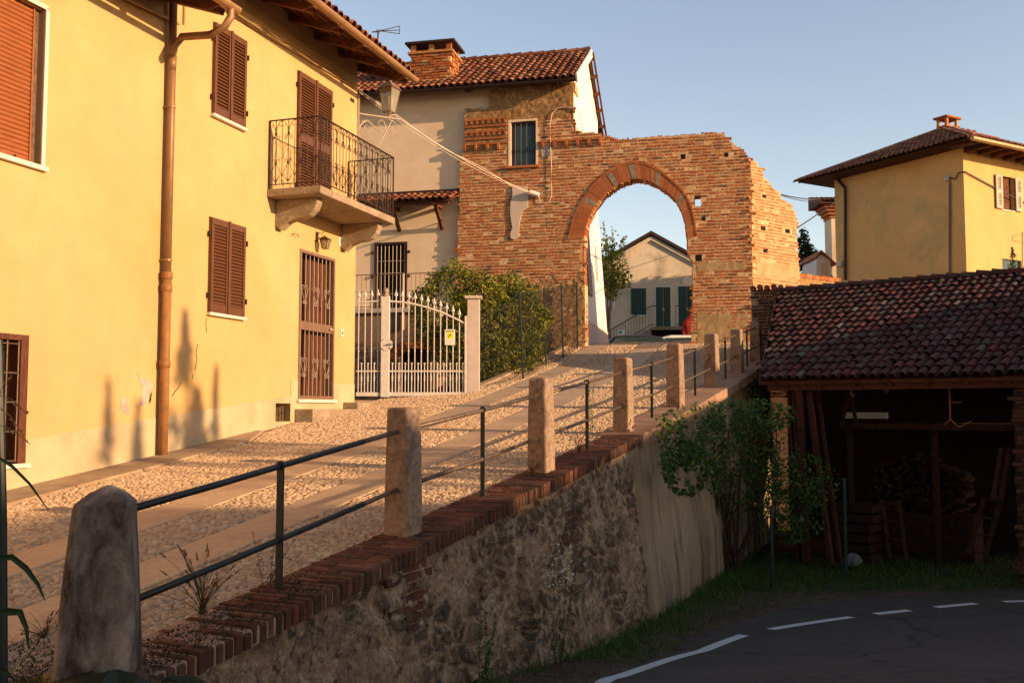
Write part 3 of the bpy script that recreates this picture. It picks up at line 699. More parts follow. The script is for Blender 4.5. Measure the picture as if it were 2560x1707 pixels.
# bell
a=H.hit(889,832); a=H.hit(853,832); m=MB(); m.box(H,a[0]-.055,a[0]+.055,0,.02,a[1]-.07,a[1]+.07); b=build(m,'doorbell',m_marble,yh); m=MB(); m.box(H,a[0]-.025,a[0]+.02,.02,.026,a[1]-.03,a[1]+.02); build(m,'button',m_roll,b)
# hooks
for hx,hy in ((733,587),(861,625)):
    a=H.hit(hx,hy); m=MB(); m.tube([H.p(a[0]+.06,.0,a[1]-.01),H.p(a[0]+.06,.05,a[1]+.01),H.p(a[0]-.05,.06,a[1]),H.p(a[0]-.08,.05,a[1]-.03)],.007,4); build(m,'wall_hook',m_wi,yh)
# main roof
ov=.98; ze=H.hit(1033,193,ov)[1]+.03; slp=(WT-ze)/ov; slp=.34
def roof_pt(u,n,dz=0): return H.p(u,n,WT+.02-(n)*slp+dz)
def roofset(ua_,ub_,base,ovh,cols_only=False,parent=yh,back=4.5):
    rp=lambda u,n,dz=0:H.p(u,n,base+.02-n*slp+dz)
    m=MB(); q=[rp(ua_,ovh),rp(ub_,ovh),rp(ub_,-back),rp(ua_,-back)]; m.hexa(q,[p+Z*.05 for p in q])
    q=[rp(ua_,-back),rp(ub_,-back),rp(ub_,-back)-H.N*back-Z*(back*slp),rp(ua_,-back)-H.N*back-Z*(back*slp)]; m.hexa(q,[p+Z*.05 for p in q])
    ro=build(m,'roof',m_wood,parent); fixn(ro)
    S=(-H.N+Z*slp).normalized(); O=rp(ua_,ovh+.06,.055)
    t=tiles(O,H.U,S,int((ub_-ua_)/.2),9,.2,.33,.085); build(t,'roof_tiles',m_tile,ro)
    m=MB(); u=ua_+.1
    while u<ub_:
        a=rp(u,-.2,-.07); b=rp(u,ovh-.05,-.07); m.bar(a,b,.11,.14); u+=.85
    build(m,'rafter',m_wood2,ro)
    m=MB()
    for k in range(6):
        n=ovh-.08-k*.17; a=rp(ua_+.02,n,-.012); b=rp(ub_,n,-.012); m.bar(a,b,.05,.02)
    build(m,'roof_batten',m_wood2,ro)
    # half round gutter
    gc=rp(0,ovh+.075,.0); gz=gc.z; m=MB(); r=.075; k=10
    for (uu) in (ua_-.02,ub_):
        for t in range(k+1):
            an=math.pi*(1+t/k); m.v.append(tuple(H.p(uu,ovh+.085+r*math.cos(an),gz+r*math.sin(an))))
    for t in range(k): m.f.append((t,t+1,k+2+t,k+1+t))
    m.f.append(tuple(range(k+1)))
    for (uu) in (ua_-.02,ub_):
        b0=len(m.v)
        for t in range(k+1):
            an=math.pi*(1+t/k); m.v.append(tuple(H.p(uu,ovh+.085+(r-.006)*math.cos(an),gz+(r-.006)*math.sin(an))))
    for t in range(k): m.f.append((b0+t,b0+t+1,b0+k+2+t,b0+k+1+t))
    u=ua_+.6
    while u<ub_:
        m.tube([H.p(u,ovh+.085+(r+.004)*math.cos(math.pi*(1+t/8)),gz+(r+.004)*math.sin(math.pi*(1+t/8))) for t in range(9)],.008,4); u+=1.15
    gt=build(m,'gutter',m_gut,ro); fixn(gt) if False else None
    return ro,gz
UE=H.hit(576,36,.98)[0]
ro1,gz1=roofset(-.22,UE-.02,WT,ov)
# left, lower eave
zl=H.hit(576,36,.98)[1]
ro2,gz2=roofset(UE,18,zl+.34+.06,ov,back=.3)
m=MB(); q=roof_pt(0,0); m.quad(H.p(UE+.02,0,zl+.3),H.p(18,0,zl+.3),H.p(18,0,zl+.31),H.p(UE+.02,0,zl+.31)); 
# downpipe
pu=H.hit(405,600)[0]; zp0=H.hit(412,120,.1)[1]; gA=H.p(UE+.12,ov+.085,gz2-.06)
m=MB(); up_=H.p(pu,.09,zp0)
m.tube([gA+Z*.04,gA-Z*.10,gA-Z*.22-H.N*.06+H.U*.03,gA-Z*.33-H.N*.25+H.U*.08,H.p(pu-.02,.22,zp0+.20),H.p(pu,.12,zp0+.08),H.p(pu,.09,zp0-.08)],.050,10,cap=False)
dp=build(m,'downpipe',m_cop,yh,smooth=True)
zj=H.hit(405,700)[1]
m=MB(); m.tube([H.p(pu,.09,zp0+.9),H.p(pu,.09,zj)],.052,12); m.tube([H.p(pu,.09,zp0-.05),H.p(pu,.09,zp0-.25)],.060,12,r1=.053); build(m,'upper_pipe',m_cop,dp,smooth=True)
m=MB(); zf=lz(pu)+.02; m.tube([H.p(pu,.09,zj+.02),H.p(pu,.09,zf)],.060,12)
for zz in (zj,zj-.16,H.hit(405,920)[1]): m.lathe(H.p(pu,.09,zz),[(.06,0),(.072,.01),(.072,.09),(.062,.1)],12)
build(m,'lower_pipe',m_cast,dp,smooth=True)
for zz in (H.hit(405,270)[1],H.hit(405,655)[1]):
    m=MB(); m.lathe(H.p(pu,.09,zz),[(.056,0),(.060,.005),(.060,.03),(.056,.035)],12); m.tube([H.p(pu+.05,.09,zz+.015),H.p(pu+.05,0,zz+.015)],.01,5); build(m,'pipe_clamp',m_cop,dp)
# cable run along the wall
m=MB(); pts=[H.hit(575,38),H.hit(700,112),H.hit(800,170),H.hit(886,222)]
line=[H.p(a,.025,b) for a,b in pts]; m.tube(line,.016,6)
for dz in (.06,.10):
    q=[]
    for i in range(31):
        t=i/30*3; k_=min(int(t),2); p=line[k_].lerp(line[k_+1],t-k_); q.append(p+Z*(dz-.035*abs(math.sin(t*5))))
    m.tube(q,.006,4)
build(m,'wall_cable',m_cablo,yh)
m=MB(); a=H.hit(458,0); b=H.hit(457,62); m.tube([H.p(a[0],.02,a[1]+.3),H.p(b[0],.02,b[1])],.014,5); m.tube([H.hit(300,0) and H.p(H.hit(290,-10)[0],.05,H.hit(290,-10)[1]),H.p(H.hit(438,62)[0],.06,H.hit(438,62)[1])],.02,6); build(m,'wall_cable',m_cablo,yh)
# steps at the door
m=MB(); a=H.hit(738,1035); F=H
ud=r_door
q0=ud[2]-.06
for (ua_,ub_,n1,top) in ((ud[0]-.35,ud[1]+.1,.34,q0-.10),(ud[0]-.9,ud[0]-.36,.30,q0+.02)):
    mm=MB(); mm.box(H,ua_,ub_,.012,n1,-1.5,top); o=build(mm,'entrance_step',m_conc,yh); bevel(o,.015,2)
# wall lantern
a=H.hit(791,595); lt=thing('wall_lantern','small brown iron lantern with crossed glass panes above the yellow house door','lantern',H.p(a[0],0,a[1]-.1))
m=MB(); m.box(H,a[0]-.035,a[0]+.035,0,.02,a[1]-.06,a[1]+.10); 
m.tube([H.p(a[0],.02,a[1]),H.p(a[0],.08,a[1]-.01),H.p(a[0],.15,a[1]+.03),H.p(a[0],.17,a[1]+.0)],.009,5)
m.tube([H.p(a[0],.02,a[1]+.03),H.p(a[0],.05,a[1]+.09),H.p(a[0],.10,a[1]+.06),H.p(a[0],.15,a[1]+.11),H.p(a[0],.19,a[1]+.09)],.007,4); build(m,'bracket',m_wi,lt)
c=H.p(a[0],.17,a[1]-.04)
def lantern(c,w0,w1,h,lt,mm_,hat,glass,seg=4,rot=0,cross=False,lift=0):
    ring=lambda r,z:[c+V(math.cos(rot+2*math.pi*i/seg)*r,math.sin(rot+2*math.pi*i/seg)*r,z) for i in range(seg)]
    a_,b_=ring(w0,-h),ring(w1,0); m=MB(); m.add(a_+b_,[(i,(i+1)%seg,seg+(i+1)%seg,seg+i) for i in range(seg)]); build(m,'glass_pane',glass,lt)
    m=MB()
    for i in range(seg):
        m.tube([a_[i],b_[i]],w1*.05,4); m.tube([a_[i],a_[(i+1)%seg]],w1*.05,4); m.tube([b_[i],b_[(i+1)%seg]],w1*.07,4)
        if cross: m.tube([a_[i],b_[(i+1)%seg]],w1*.035,4); m.tube([b_[i],a_[(i+1)%seg]],w1*.035,4)
    build(m,'frame',mm_,lt)
    m=MB(); m.add(ring(w1*1.2,-.0)+ring(w1*.55,hat*.6)+ring(w1*.2,hat*.7)+ring(w1*.16,hat),[tuple(range(seg))[::-1]]+[(k*seg+i,k*seg+(i+1)%seg,(k+1)*seg+(i+1)%seg,(k+1)*seg+i) for k in range(3) for i in range(seg)]+[tuple(range(3*seg,4*seg))]); build(m,'cap',mm_,lt)
lantern(c,.06,.10,.15,lt,m_wi,.06,m_glass,4,.5,True)
# number plate
a=H.hit(850,604); m=MB(); m.box(H,a[0]-.055,a[0]+.055,0,.012,a[1]-.075,a[1]+.075); hn=build(m,'house_number',m_signw); tag(hn,'small white plate with the number 1 beside the door lantern','house number')
m=MB(); m.box(H,a[0]-.006,a[0]+.008,.012,.014,a[1]-.04,a[1]+.04); m.box(H,a[0]-.0,a[0]+.022,.012,.014,a[1]+.02,a[1]+.032); build(m,'digit',m_ink,hn)
m=MB(); a=H.hit(881,252); m.box(H,a[0]-.05,a[0]+.09,0,.015,a[1]-.03,a[1]+.03); build(m,'street_plate',m_wi,yh)
# street lantern on the corner
D=V(.87,.5,0).normalized(); K=H.p(0,.0,0); zb_=(1025-272)/FPX*18.1
def P_(d,z): return V(K.x,K.y,0)+D*d+Z*z
sl_=thing('street_lantern','pale iron street lantern with a tapered glass head on a scrolled corner arm','street lantern',P_(0,zb_-.6))
SL=Fr((0,0),(1,0)); SL.O=V(K.x,K.y,0); SL.U=D; SL.N=D.cross(Z)
m=MB(); m.bar(P_(.03,zb_+.35),P_(.03,zb_-.72),.035); m.tube([P_(0.03,zb_),P_(.80,zb_+.01)],.016,6); m.tube([P_(.80,zb_+.01),P_(.84,zb_+.01),P_(.90,zb_+.01)],.022,6,r1=.003)
build(m,'arm',m_ltp,sl_)
m=MB()
def sc2(pts,r=.010): m.tube([P_(d,zb_+z) for d,z in pts],r,5)
sp=[(.20+.13*(1-t*.75)*math.cos(a),-.24+.13*(1-t*.75)*math.sin(a)) for t,a in ((i/12,2.4-i*.62) for i in range(13))]
sc2([(.045,-.30),(.06,-.22)]+sp[1:])
sc2([(.05,-.28),(.10,-.15),(.2,-.10),(.30,-.16),(.38,-.24),(.46,-.28),(.53,-.25),(.57,-.18),(.54,-.09),(.47,-.06),(.42,-.10),(.43,-.16),(.47,-.16)])
sc2([(.05,-.42),(.10,-.56),(.20,-.66),(.32,-.66),(.43,-.56),(.52,-.38),(.60,-.22),(.66,-.10),(.71,-.03)])
sc2([(.62,-.03),(.72,-.04),(.79,-.11),(.80,-.2),(.75,-.27),(.69,-.26),(.66,-.2),(.69,-.16)])
build(m,'scrollwork',m_ltp,sl_)
c=P_(.64,zb_+.555)
m=MB(); m.tube([P_(.64,zb_),P_(.64,zb_+.10)],.022,6)
for s in (-1,1): m.tube([P_(.64,zb_+.05),P_(.64+s*.07,zb_+.08),P_(.64+s*.09,zb_+.16)],.010,5); m.tube([P_(.64,zb_+.05)+SL.N*s*.0,P_(.64,zb_+.08)+SL.N*s*.07,P_(.64,zb_+.16)+SL.N*s*.09],.010,5)
build(m,'neck',m_ltp,sl_)
lantern(c,.115,.205,.44,sl_,m_cop,.20,m_glass,4,.30)
m=MB(); m.lathe(c+Z*.18,[(.05,0),(.03,.03),(.055,.07),(.03,.11),(.008,.16)],8); build(m,'finial',m_wi,sl_)
m=MB(); m.lathe(c-Z*.40,[(.02,0),(.02,.08),(.045,.14),(.05,.2),(.03,.27),(.01,.29)],8); build(m,'bulb',m_signw,sl_,smooth=True)
# ================= OLD HOUSE AND BRICK GATEWAY =================
G=Fr((0,27.96),(1,-.23)); GV=lambda x,y,n=0:G.hit(x,y,n)
uc,_=GV(1152,500)                     # plaster | brick edge
ugab,_=GV(1436,250)                   # gable corner
oh=thing('plastered_house','old beige plastered house with white gable end, tiled roof and brick chimney','house',G.p(-2,0,0.2))
BN=.15                                # brickwork stands proud of the plaster
rd=G.rect((936,606),(1018,606),(1018,777),(936,777))
ze2=GV(1441,203,.55)[1]; 
zr=lambda n:ze2+.05+(.55-n)*.60       # roof underside height
uL=-9.5
# plaster front
m=MB(); wall_holes(m,G,uL,ugab,-.5,zr(0),[(*rd,.18)]); build(m,'front_wall',m_plast,oh)
# gable wall, lit side
a=[G.p(ugab+.001,0,-.5),G.p(ugab,-4.7,-.5),G.p(ugab,-4.7,zr(0)),G.p(ugab,-2.35,zr(-2.35)),G.p(ugab+.001,0,zr(0))]
m=MB(); m.quad(*a); m.quad(G.p(uL,-4.7,-.5),G.p(ugab,-4.7,-.5),G.p(ugab,-4.7,zr(0)),G.p(uL,-4.7,zr(0)))
# tapering buttress at the foot of the gable wall
q0=[G.p(ugab-.01,-4.0,1.2),G.p(ugab+.0,-4.0,1.2),G.p(ugab+.06,-6.4,1.2),G.p(ugab-.01,-6.4,1.2)]
m.hexa([G.p(ugab-.3,-.6,.8),G.p(ugab+.30,-.6,.8),G.p(ugab+.30,-5.4,.8),G.p(ugab-.3,-5.4,.8)],[G.p(ugab-.3,-.6,6.0),G.p(ugab+.02,-.6,6.0),G.p(ugab+.02,-4.75,6.0),G.p(ugab-.3,-4.75,6.0)])
gw2=build(m,'gable_wall',m_white,oh)
m=MB(); uN=ugab+.13
def gp(d,z): 
    s=.30-(z-.8)/5.2*.28; return G.p(ugab+max(s,.0)+.012,-d,z)
nz=[gp(3.2,4.0),gp(3.75,4.0),gp(3.75,4.75),gp(3.62,5.05),gp(3.48,5.15),gp(3.33,5.05),gp(3.2,4.75)]
m.prism(nz,-G.U*.02); o=build(m,'arched_niche',M('grey_niche',(.42,.38,.37),.9,.1,5),gw2); fixn(o)
m=MB(); q=[gp(1.15,3.35),gp(1.9,3.35),gp(1.9,5.3),gp(1.15,5.3)]; m.hexa(q,[p+G.U*.05 for p in q]); build(m,'open_shutter',m_shut,gw2)
m=MB(); q=[gp(.7,1.0),gp(5.3,1.0),gp(5.3,2.55),gp(.7,2.55)]; m.quad(*q); build(m,'pink_plinth',M('pinkish_plinth',(.62,.52,.49),.9,.05,3),gw2)
# roof
sl2=.60; ua,ub=uL,ugab+.12
rp=lambda u,n,dz=0:G.p(u,n,zr(n)+dz)
m=MB(); q=[rp(ua,.5),rp(ub,.5),rp(ub,-2.35),rp(ua,-2.35)]; m.hexa(q,[p+Z*.06 for p in q])
rr=lambda u,d,dz=0:G.p(u,-2.35-d,zr(-2.35)-d*.60+dz)
q=[rr(ua,0),rr(ub,0),rr(ub,3.0),rr(ua,3.0)]; m.hexa(q,[p+Z*.06 for p in q])
ro=build(m,'roof',m_wood2,oh); fixn(ro)
S=(-G.N+Z*sl2).normalized(); O=rp(ub-.02,.56,.06)
nC=int((ub-ua)/.215); chm=GV(1022,190,.2)[0],GV(1128,190,.2)[0]
t=tiles(O,-G.U,S,nC,11,.215,.31,.088)
build(t,'roof_tiles',m_tile,ro)
t=tiles(rr(ua,3.05,.07),G.U,(G.N+Z*.6).normalized(),nC,11,.215,.31,.088,under=False); build(t,'roof_tiles',m_tile,ro)
m=MB()
for i in range(int((ub-ua)/.36)):
    u=ub-.02-i*.36; a=rp(u,-2.35,.13+random.uniform(-.01,.01)); b=rp(u-.42,-2.35,.11); k=len(m.v)
    for c,r in ((a,.11),(b,.085)):
        for q in range(6): an=math.pi*q/5; m.v.append(tuple(c+G.N*math.cos(an)*r+Z*math.sin(an)*r))
    for q in range(5): m.f.append((k+q,k+q+1,k+7+q,k+6+q))
build(m,'ridge_tile_row',m_tile,ro)
m=MB(); m.bar(rp(ub+.03,.52,.02),rp(ub+.03,-2.36,.02),.05,.24); build(m,'barge_board',m_white,ro)
m=MB()
for d in (.1,.7,1.3,1.9,2.5,2.95): m.bar(rr(ugab-.1,d,-.06),rr(ub+.06,d,-.06),.09,.10)
m.bar(rr(ub+.08,.0,.03),rr(ub+.08,3.0,.03),.05,.08); build(m,'purlin',m_wood2,ro)
m=MB()
for u in (GV(1180,235)[0],GV(1395,222)[0]): m.bar(rp(u,-.1,-.09),rp(u,.5,-.09),.16,.14)
build(m,'rafter_end',m_wood,ro)
m=MB(); r=.075
for t_ in range(9):
    an=math.pi*(1+t_/8)
    for u in (ua,ub+.03): m.v.append(tuple(G.p(u,.60+r*math.cos(an),zr(.55)+.0+r*math.sin(an))))
for t_ in range(8): m.f.append((2*t_,2*t_+1,2*t_+3,2*t_+2))
m.f.append(tuple(range(1,18,2))); build(m,'gutter',m_dgut,ro)
# chimney
c0,c1=GV(1024,185,-.15)[0],GV(1128,185,-.15)[0]; zb=zr(-.15)-.1; zt_=GV(1075,106,-.15)[1]
m=MB(); m.box(G,c0+.03,c1-.03,-1.05,-.2,zb,zt_-.28); chim=build(m,'chimney',m_mortar,ro)
m=MB(); okc=lambda u,z:True
bricks(m,G,c0,c1,zb+.2,zt_-.30,lambda u,z:c0+.05<u<c1-.05,n0=-.25,prot=.02,L=.22)
for o_ in m.v[:0]: pass
F2=Fr((0,0),(1,0)); F2.O=G.p(c1,-.15,0); F2.U=-G.N.copy(); F2.N=G.U.copy()
m2=MB(); bricks(m2,F2,0,.9,zb+.2,zt_-.30,lambda u,z:.1<u<.85,n0=-.08,prot=.02,L=.22)
m.v=[tuple(V(p)+G.N*-.15) for p in m.v]
build(m,'chimney_bricks',m_brick,chim); build(m2,'chimney_bricks',m_brick,chim)
m=MB(); m.box(G,c0-.05,c1+.05,-1.15,-.10,zt_-.33,zt_-.26)
for uu in (c0+.02,(c0+c1)/2-.06,c1-.16):
    for nn in (-.30,-1.07): m.box(G,uu,uu+.14,nn,nn+.13,zt_-.26,zt_-.04)
build(m,'chimney_vents',m_brick,chim); m=MB(); m.box(G,c0-.12,c1+.12,-1.22,-.04,zt_-.04,zt_+.02); build(m,'chimney_cap',m_dgut,chim)
m=MB(); m.box(G,c0-.0,c1+.03,-1.15,-.10,zb-.1,zb+.21); build(m,'chimney_base',m_conc,chim)
# barred door on the terrace
u0,u1,z0,z1=rd
m=MB(); w_=.07
for a,b,c,d in ((u0,u0+w_,z0,z1),(u1-w_,u1,z0,z1),(u0+w_,u1-w_,z1-w_,z1)): m.box(G,a,b,-.15,.03,c,d)
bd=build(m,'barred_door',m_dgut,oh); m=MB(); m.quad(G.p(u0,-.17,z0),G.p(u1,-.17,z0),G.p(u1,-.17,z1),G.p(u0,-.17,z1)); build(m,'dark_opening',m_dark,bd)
m=MB()
for i in range(8): uu=u0+.09+(u1-u0-.18)*i/7; m.tube([G.p(uu,.0,z0),G.p(uu,.0,z1-.1)],.011,5)
for zz in (z0+.5,z0+1.1,z1-.55): m.tube([G.p(u0,0,zz),G.p(u1,0,zz)],.010,5)
build(m,'security_bars',m_ltp,bd)
m=MB()
for uu in (u0-.06,u1+.06):
    for zz in (z0+.35,z0+1.0,z1-.3): m.box(G,uu-.03,uu+.03,0,.05,zz-.03,zz+.04)
build(m,'hinge',m_dgut,bd)
# canopy over the door
cz=GV(1138,468,.75)[1]; ucr=GV(1133,480,.6)[0]; ucl=GV(880,480,.6)[0]; z_e=GV(1130,503,.85)[1]
m=MB(); q=[G.p(ucl,0,z_e+.36),G.p(ucr,0,z_e+.36),G.p(ucr,.8,z_e+.02),G.p(ucl,.8,z_e+.02)]; m.hexa(q,[p+Z*.05 for p in q]); cn=build(m,'door_canopy',m_wood,oh); fixn(cn)
t=tiles(G.p(ucr,.86,z_e+.06),-G.U,(-G.N+Z*.42).normalized(),int((ucr-ucl)/.2),3,.2,.30,.085); build(t,'canopy_tiles',m_tile,cn)
m=MB(); m.box(G,ucl,ucr+.02,0,.10,z_e+.40,z_e+.52); build(m,'flashing',m_dgut,cn)
m=MB()
for px in (994,1101):
    u=GV(px,510,.1)[0]; m.bar(G.p(u+.04,.02,z_e-.62),G.p(u,.62,z_e-.0),.09,.09); m.bar(G.p(u,.0,z_e+.0),G.p(u,.78,z_e-.0),.09,.09)
m.box(G,ucl,ucr-.1,.66,.76,z_e-.04,z_e+.03); build(m,'canopy_brace',m_wood2,cn)
# ---- brick gateway ----
bg_=thing('brick_gateway','ruined medieval red brick wall with a tall pointed arch and a crumbling stepped top','gateway',G.p(4,0,1.6))
gy=lambda pts,n=BN:[GV(x,y,n) for x,y in pts]
outer=gy([(1163,272),(1224,272),(1224,228),(1300,215),(1437,209),(1434,262),(1437,328),(1500,334),(1506,346),(1520,352),(1560,350),(1600,347),(1700,341),(1760,336),(1812,330),(1815,342),(1824,352),(1834,360),(1842,369),(1852,370),(1860,382),(1870,390),(1878,402)])
ucor=GV(1878,500,BN)[0]
outer+=[(ucor,-.3),(outer[0][0]-.05,-.3)]+gy([(1140,680),(1150,470),(1153,380),(1161,375)])
inner=gy([(1463,905),(1463,847),(1461,800),(1460,737),(1458,640),(1460,590),(1468,552),(1486,516),(1510,486),(1545,461),(1585,447),(1612,449),(1640,461),(1665,477),(1691,501),(1704,527),(1713,559),(1718,600),(1719,632),(1731,655),(1732,700),(1731,760),(1730,828),(1728,905)])
ring_in=gy([(1459,596),(1468,552),(1486,516),(1510,486),(1545,461),(1585,447),(1612,449),(1640,461),(1665,477),(1691,501),(1704,527),(1713,559),(1719,596)])
ring_out=gy([(1419,600),(1432,545),(1452,503),(1478,466),(1520,425),(1560,406),(1585,402),(1612,404),(1650,424),(1685,452),(1715,484),(1732,520),(1744,590)])
holes=[(GV(1271,300,BN)[0],GV(1344,300,BN)[0],GV(1300,415,BN)[1],GV(1300,299,BN)[1])]
def hole(x0,y0,x1,y1): a=GV(x0,y0,BN); b=GV(x1,y1,BN); holes.append((a[0],b[0],b[1],a[1]))
hole(1735,489,1755,515); ht=holes[-1]
for (x,y,s) in ((1708,392,6),(1816,387,5),(1759,547,5),(1747,645,8)): hole(x-s,y-s,x+s,y+s)
allp=inner; op=inner; ringpoly=ring_out+ring_in[::-1]
ju=lambda:random.uniform(-.05,.05)
def okb(u,z):
    if not inpoly(u+ju()*.7,z+ju()*.3,outer): return False
    if inpoly(u,z,inner) or inpoly(u,z,ringpoly): return False
    for h in holes:
        if h[0]-.06<u<h[1]+.06 and h[2]-.02<z<h[3]+.02: return False
    return True
zsand=GV(1780,665,BN)[1]; sandb=(GV(1738,665,BN)[0],GV(1855,665,BN)[0],GV(1780,678,BN)[1],GV(1780,656,BN)[1])
render_z=lambda u:interp(u,[GV(1240,0,BN)[0],GV(1330,0,BN)[0],GV(1452,0,BN)[0]],[1,1,1])
zrub=GV(1400,700,BN)[1]; zrub2=GV(1400,740,BN)[1]; ztopr=GV(1300,262,BN)[1]
uw=holes[0]
def rub(u,z):   # places where brick is lost or rendered over
    if u<GV(1455,0,BN)[0] and u>GV(1200,0,BN)[0] and z<zrub+.12*math.sin(u*7)+.1*math.sin(u*17): return True
    if sandb[0]<u<sandb[1] and sandb[2]<z<sandb[3]: return True
    if u>GV(1733,0,BN)[0] and z<GV(1760,790,BN)[1] and u<GV(1815,0,BN)[0]: return True
    if u<GV(1345,0,BN)[0] and z>GV(1200,300,BN)[1]+.08*math.sin(u*9): return True
    if u>=GV(1345,0,BN)[0] and z>GV(1300,284,BN)[1]+.15*math.sin(u*5): return random.random()<.8
    if u<GV(1272,0,BN)[0] and any(GV(1200,b,BN)[1]<z<GV(1200,a,BN)[1] for a,b in ((300,322),(325,345),(349,374))): return True
    if GV(1352,0,BN)[0]<u<GV(1378,0,BN)[0] and GV(1360,396,BN)[1]<z<GV(1360,368,BN)[1]: return True
    return False
mb_=MB(); bricks(mb_,G,GV(1138,0,BN)[0]-.3,ucor,-.2,outer[3][1]+.5,lambda u,z:okb(u,z) and not rub(u,z),n0=BN-.08,prot=.02)
mb_.v=[tuple(p) for p in mb_.v]
# bricks() measures protrusion from n=0: shift out to the wall face
def shift(mm,d,f=0): mm.v=mm.v[:f]+[tuple(V(p)+d) for p in mm.v[f:]]
mb_=MB(); bricks(mb_,G,GV(1138,0,BN)[0]-.3,ucor,-.2,outer[3][1]+.5,lambda u,z:okb(u,z) and not rub(u,z),n0=-.08,prot=.006,h=.056,gap=.030); shift(mb_,G.N*BN)
# core of the wall: strips of mortar following the outline
TH=.55
m=MB(); 
def rows(mm,ok,ua,ub,za,zb,du,dz,n,name=None):
    nu=int((ub-ua)/du)+1; nz_=int((zb-za)/dz)+1
    g_={}
    def vid(i,j):
        if (i,j) not in g_:
            u=ua+i*du; z=za+j*dz; r=random.uniform(-.003,.003)
            g_[i,j]=len(mm.v); mm.v.append(tuple(G.p(u,n+r,z)))
        return g_[i,j]
    sol={(i,j) for i in range(nu) for j in range(nz_) if ok(ua+(i+.5)*du,za+(j+.5)*dz)}
    for i,j in sol: mm.f.append((vid(i,j),vid(i+1,j),vid(i+1,j+1),vid(i,j+1)))
    bk={}
    def vb(i,j):
        if (i,j) not in bk: bk[i,j]=len(mm.v); mm.v.append(tuple(G.p(ua+i*du,n-TH,za+j*dz)))
        return bk[i,j]
    for i,j in sol:
        mm.f.append((vb(i,j),vb(i,j+1),vb(i+1,j+1),vb(i+1,j)))
        for (di,dj,a,b) in ((-1,0,(0,0),(0,1)),(1,0,(1,1),(1,0)),(0,-1,(1,0),(0,0)),(0,1,(0,1),(1,1))):
            if (i+di,j+dj) not in sol:
                mm.f.append((vid(i+a[0],j+a[1]),vid(i+b[0],j+b[1]),vb(i+b[0],j+b[1]),vb(i+a[0],j+a[1])))
def okcore(u,z):
    if not inpoly(u,z,outer) or inpoly(u,z,inner): return False
    if u<ugab-.02 and TH>.2 and False: return False
    for h in (ht,holes[0]):
        if h[0]<u<h[1] and h[2]<z<h[3]: return False
    return True
TH=.55
rows(m,lambda u,z:okcore(u,z) and u>=ugab,GV(1138,0,BN)[0]-.2,ucor,-.2,outer[3][1]+.3,.06,.06,BN-.003)
TH=BN+.04
rows(m,lambda u,z:okcore(u,z) and u<ugab,GV(1138,0,BN)[0]-.2,ucor,-.2,outer[3][1]+.3,.06,.06,BN-.004)
core=build(m,'wall',m_mortar,bg_); build(mb_,'brickwork',m_brick,core)
# rendered and rubble zones as their own skins
def skin(ok,mt,name,pr,du=.045,amp=.012,F=G,nb=BN,box=None,par=core):
    m=MB(); ua,ub,za,zb=box; nu=int((ub-ua)/du); nz_=int((zb-za)/du); g_={}
    for i in range(nu):
        for j in range(nz_):
            u,z=ua+(i+.5)*du,za+(j+.5)*du
            if not ok(u,z): continue
            f=[]
            for a,b in ((i,j),(i+1,j),(i+1,j+1),(i,j+1)):
                if (a,b) not in g_:
                    g_[a,b]=len(m.v); m.v.append(tuple(F.p(ua+a*du+random.uniform(-.25,.25)*du,nb+pr+random.uniform(-amp,amp),za+b*du+random.uniform(-.25,.25)*du)))
                f.append(g_[a,b])
            m.f.append(tuple(f))
    return build(m,name,mt,par,smooth=True)
U_=lambda x:GV(x,0,BN)[0]; Zg=lambda y,x=1300:GV(x,y,BN)[1]
skin(lambda u,z:okb(u,z) and (z>Zg(300) or (z>Zg(284) and u>uw[1]) or (u<U_(1271) and z>Zg(374))),m_rubpl,'rough_render',.006,box=(U_(1163),ugab,Zg(376),outer[3][1]+.3),amp=.012)
skin(lambda u,z:okb(u,z) and z<zrub+.12*math.sin(u*7)+.1*math.sin(u*17),m_rend if False else m_rubpl,'rubble_footing',.004,box=(U_(1230),U_(1462),0,zrub+.3),amp=.016)
skin(lambda u,z:okb(u,z) and (sandb[2]<z<sandb[3] or z<Zg(790)+.1*math.sin(u*11)),m_sand,'sandstone_block',.004,box=(U_(1733),U_(1855),.8,sandb[3]),amp=.005)
skin(lambda u,z:not inpoly(u,z,ringpoly) and Zg(396)<z<Zg(368),m_patch,'mortar_patch',.012,box=(U_(1352),U_(1378),Zg(396),Zg(368)),amp=.008)
# white dripping plaster remnant
pp=[GV(x,y,BN) for x,y in [(1281,466),(1318,467),(1321,490),(1320,520),(1308,528),(1302,545),(1298,575),(1297,592),(1288,600),(1278,597),(1276,585),(1282,570),(1278,548),(1276,530),(1277,508),(1282,490)]]
m=MB(); m.prism([G.p(a,BN+.012,b) for a,b in pp],G.N*.03); o=build(m,'plaster_remnant',M('pale_plaster_remnant',(.66,.54,.45),.9,.05,5,.3,40,.004),core); fixn(o)
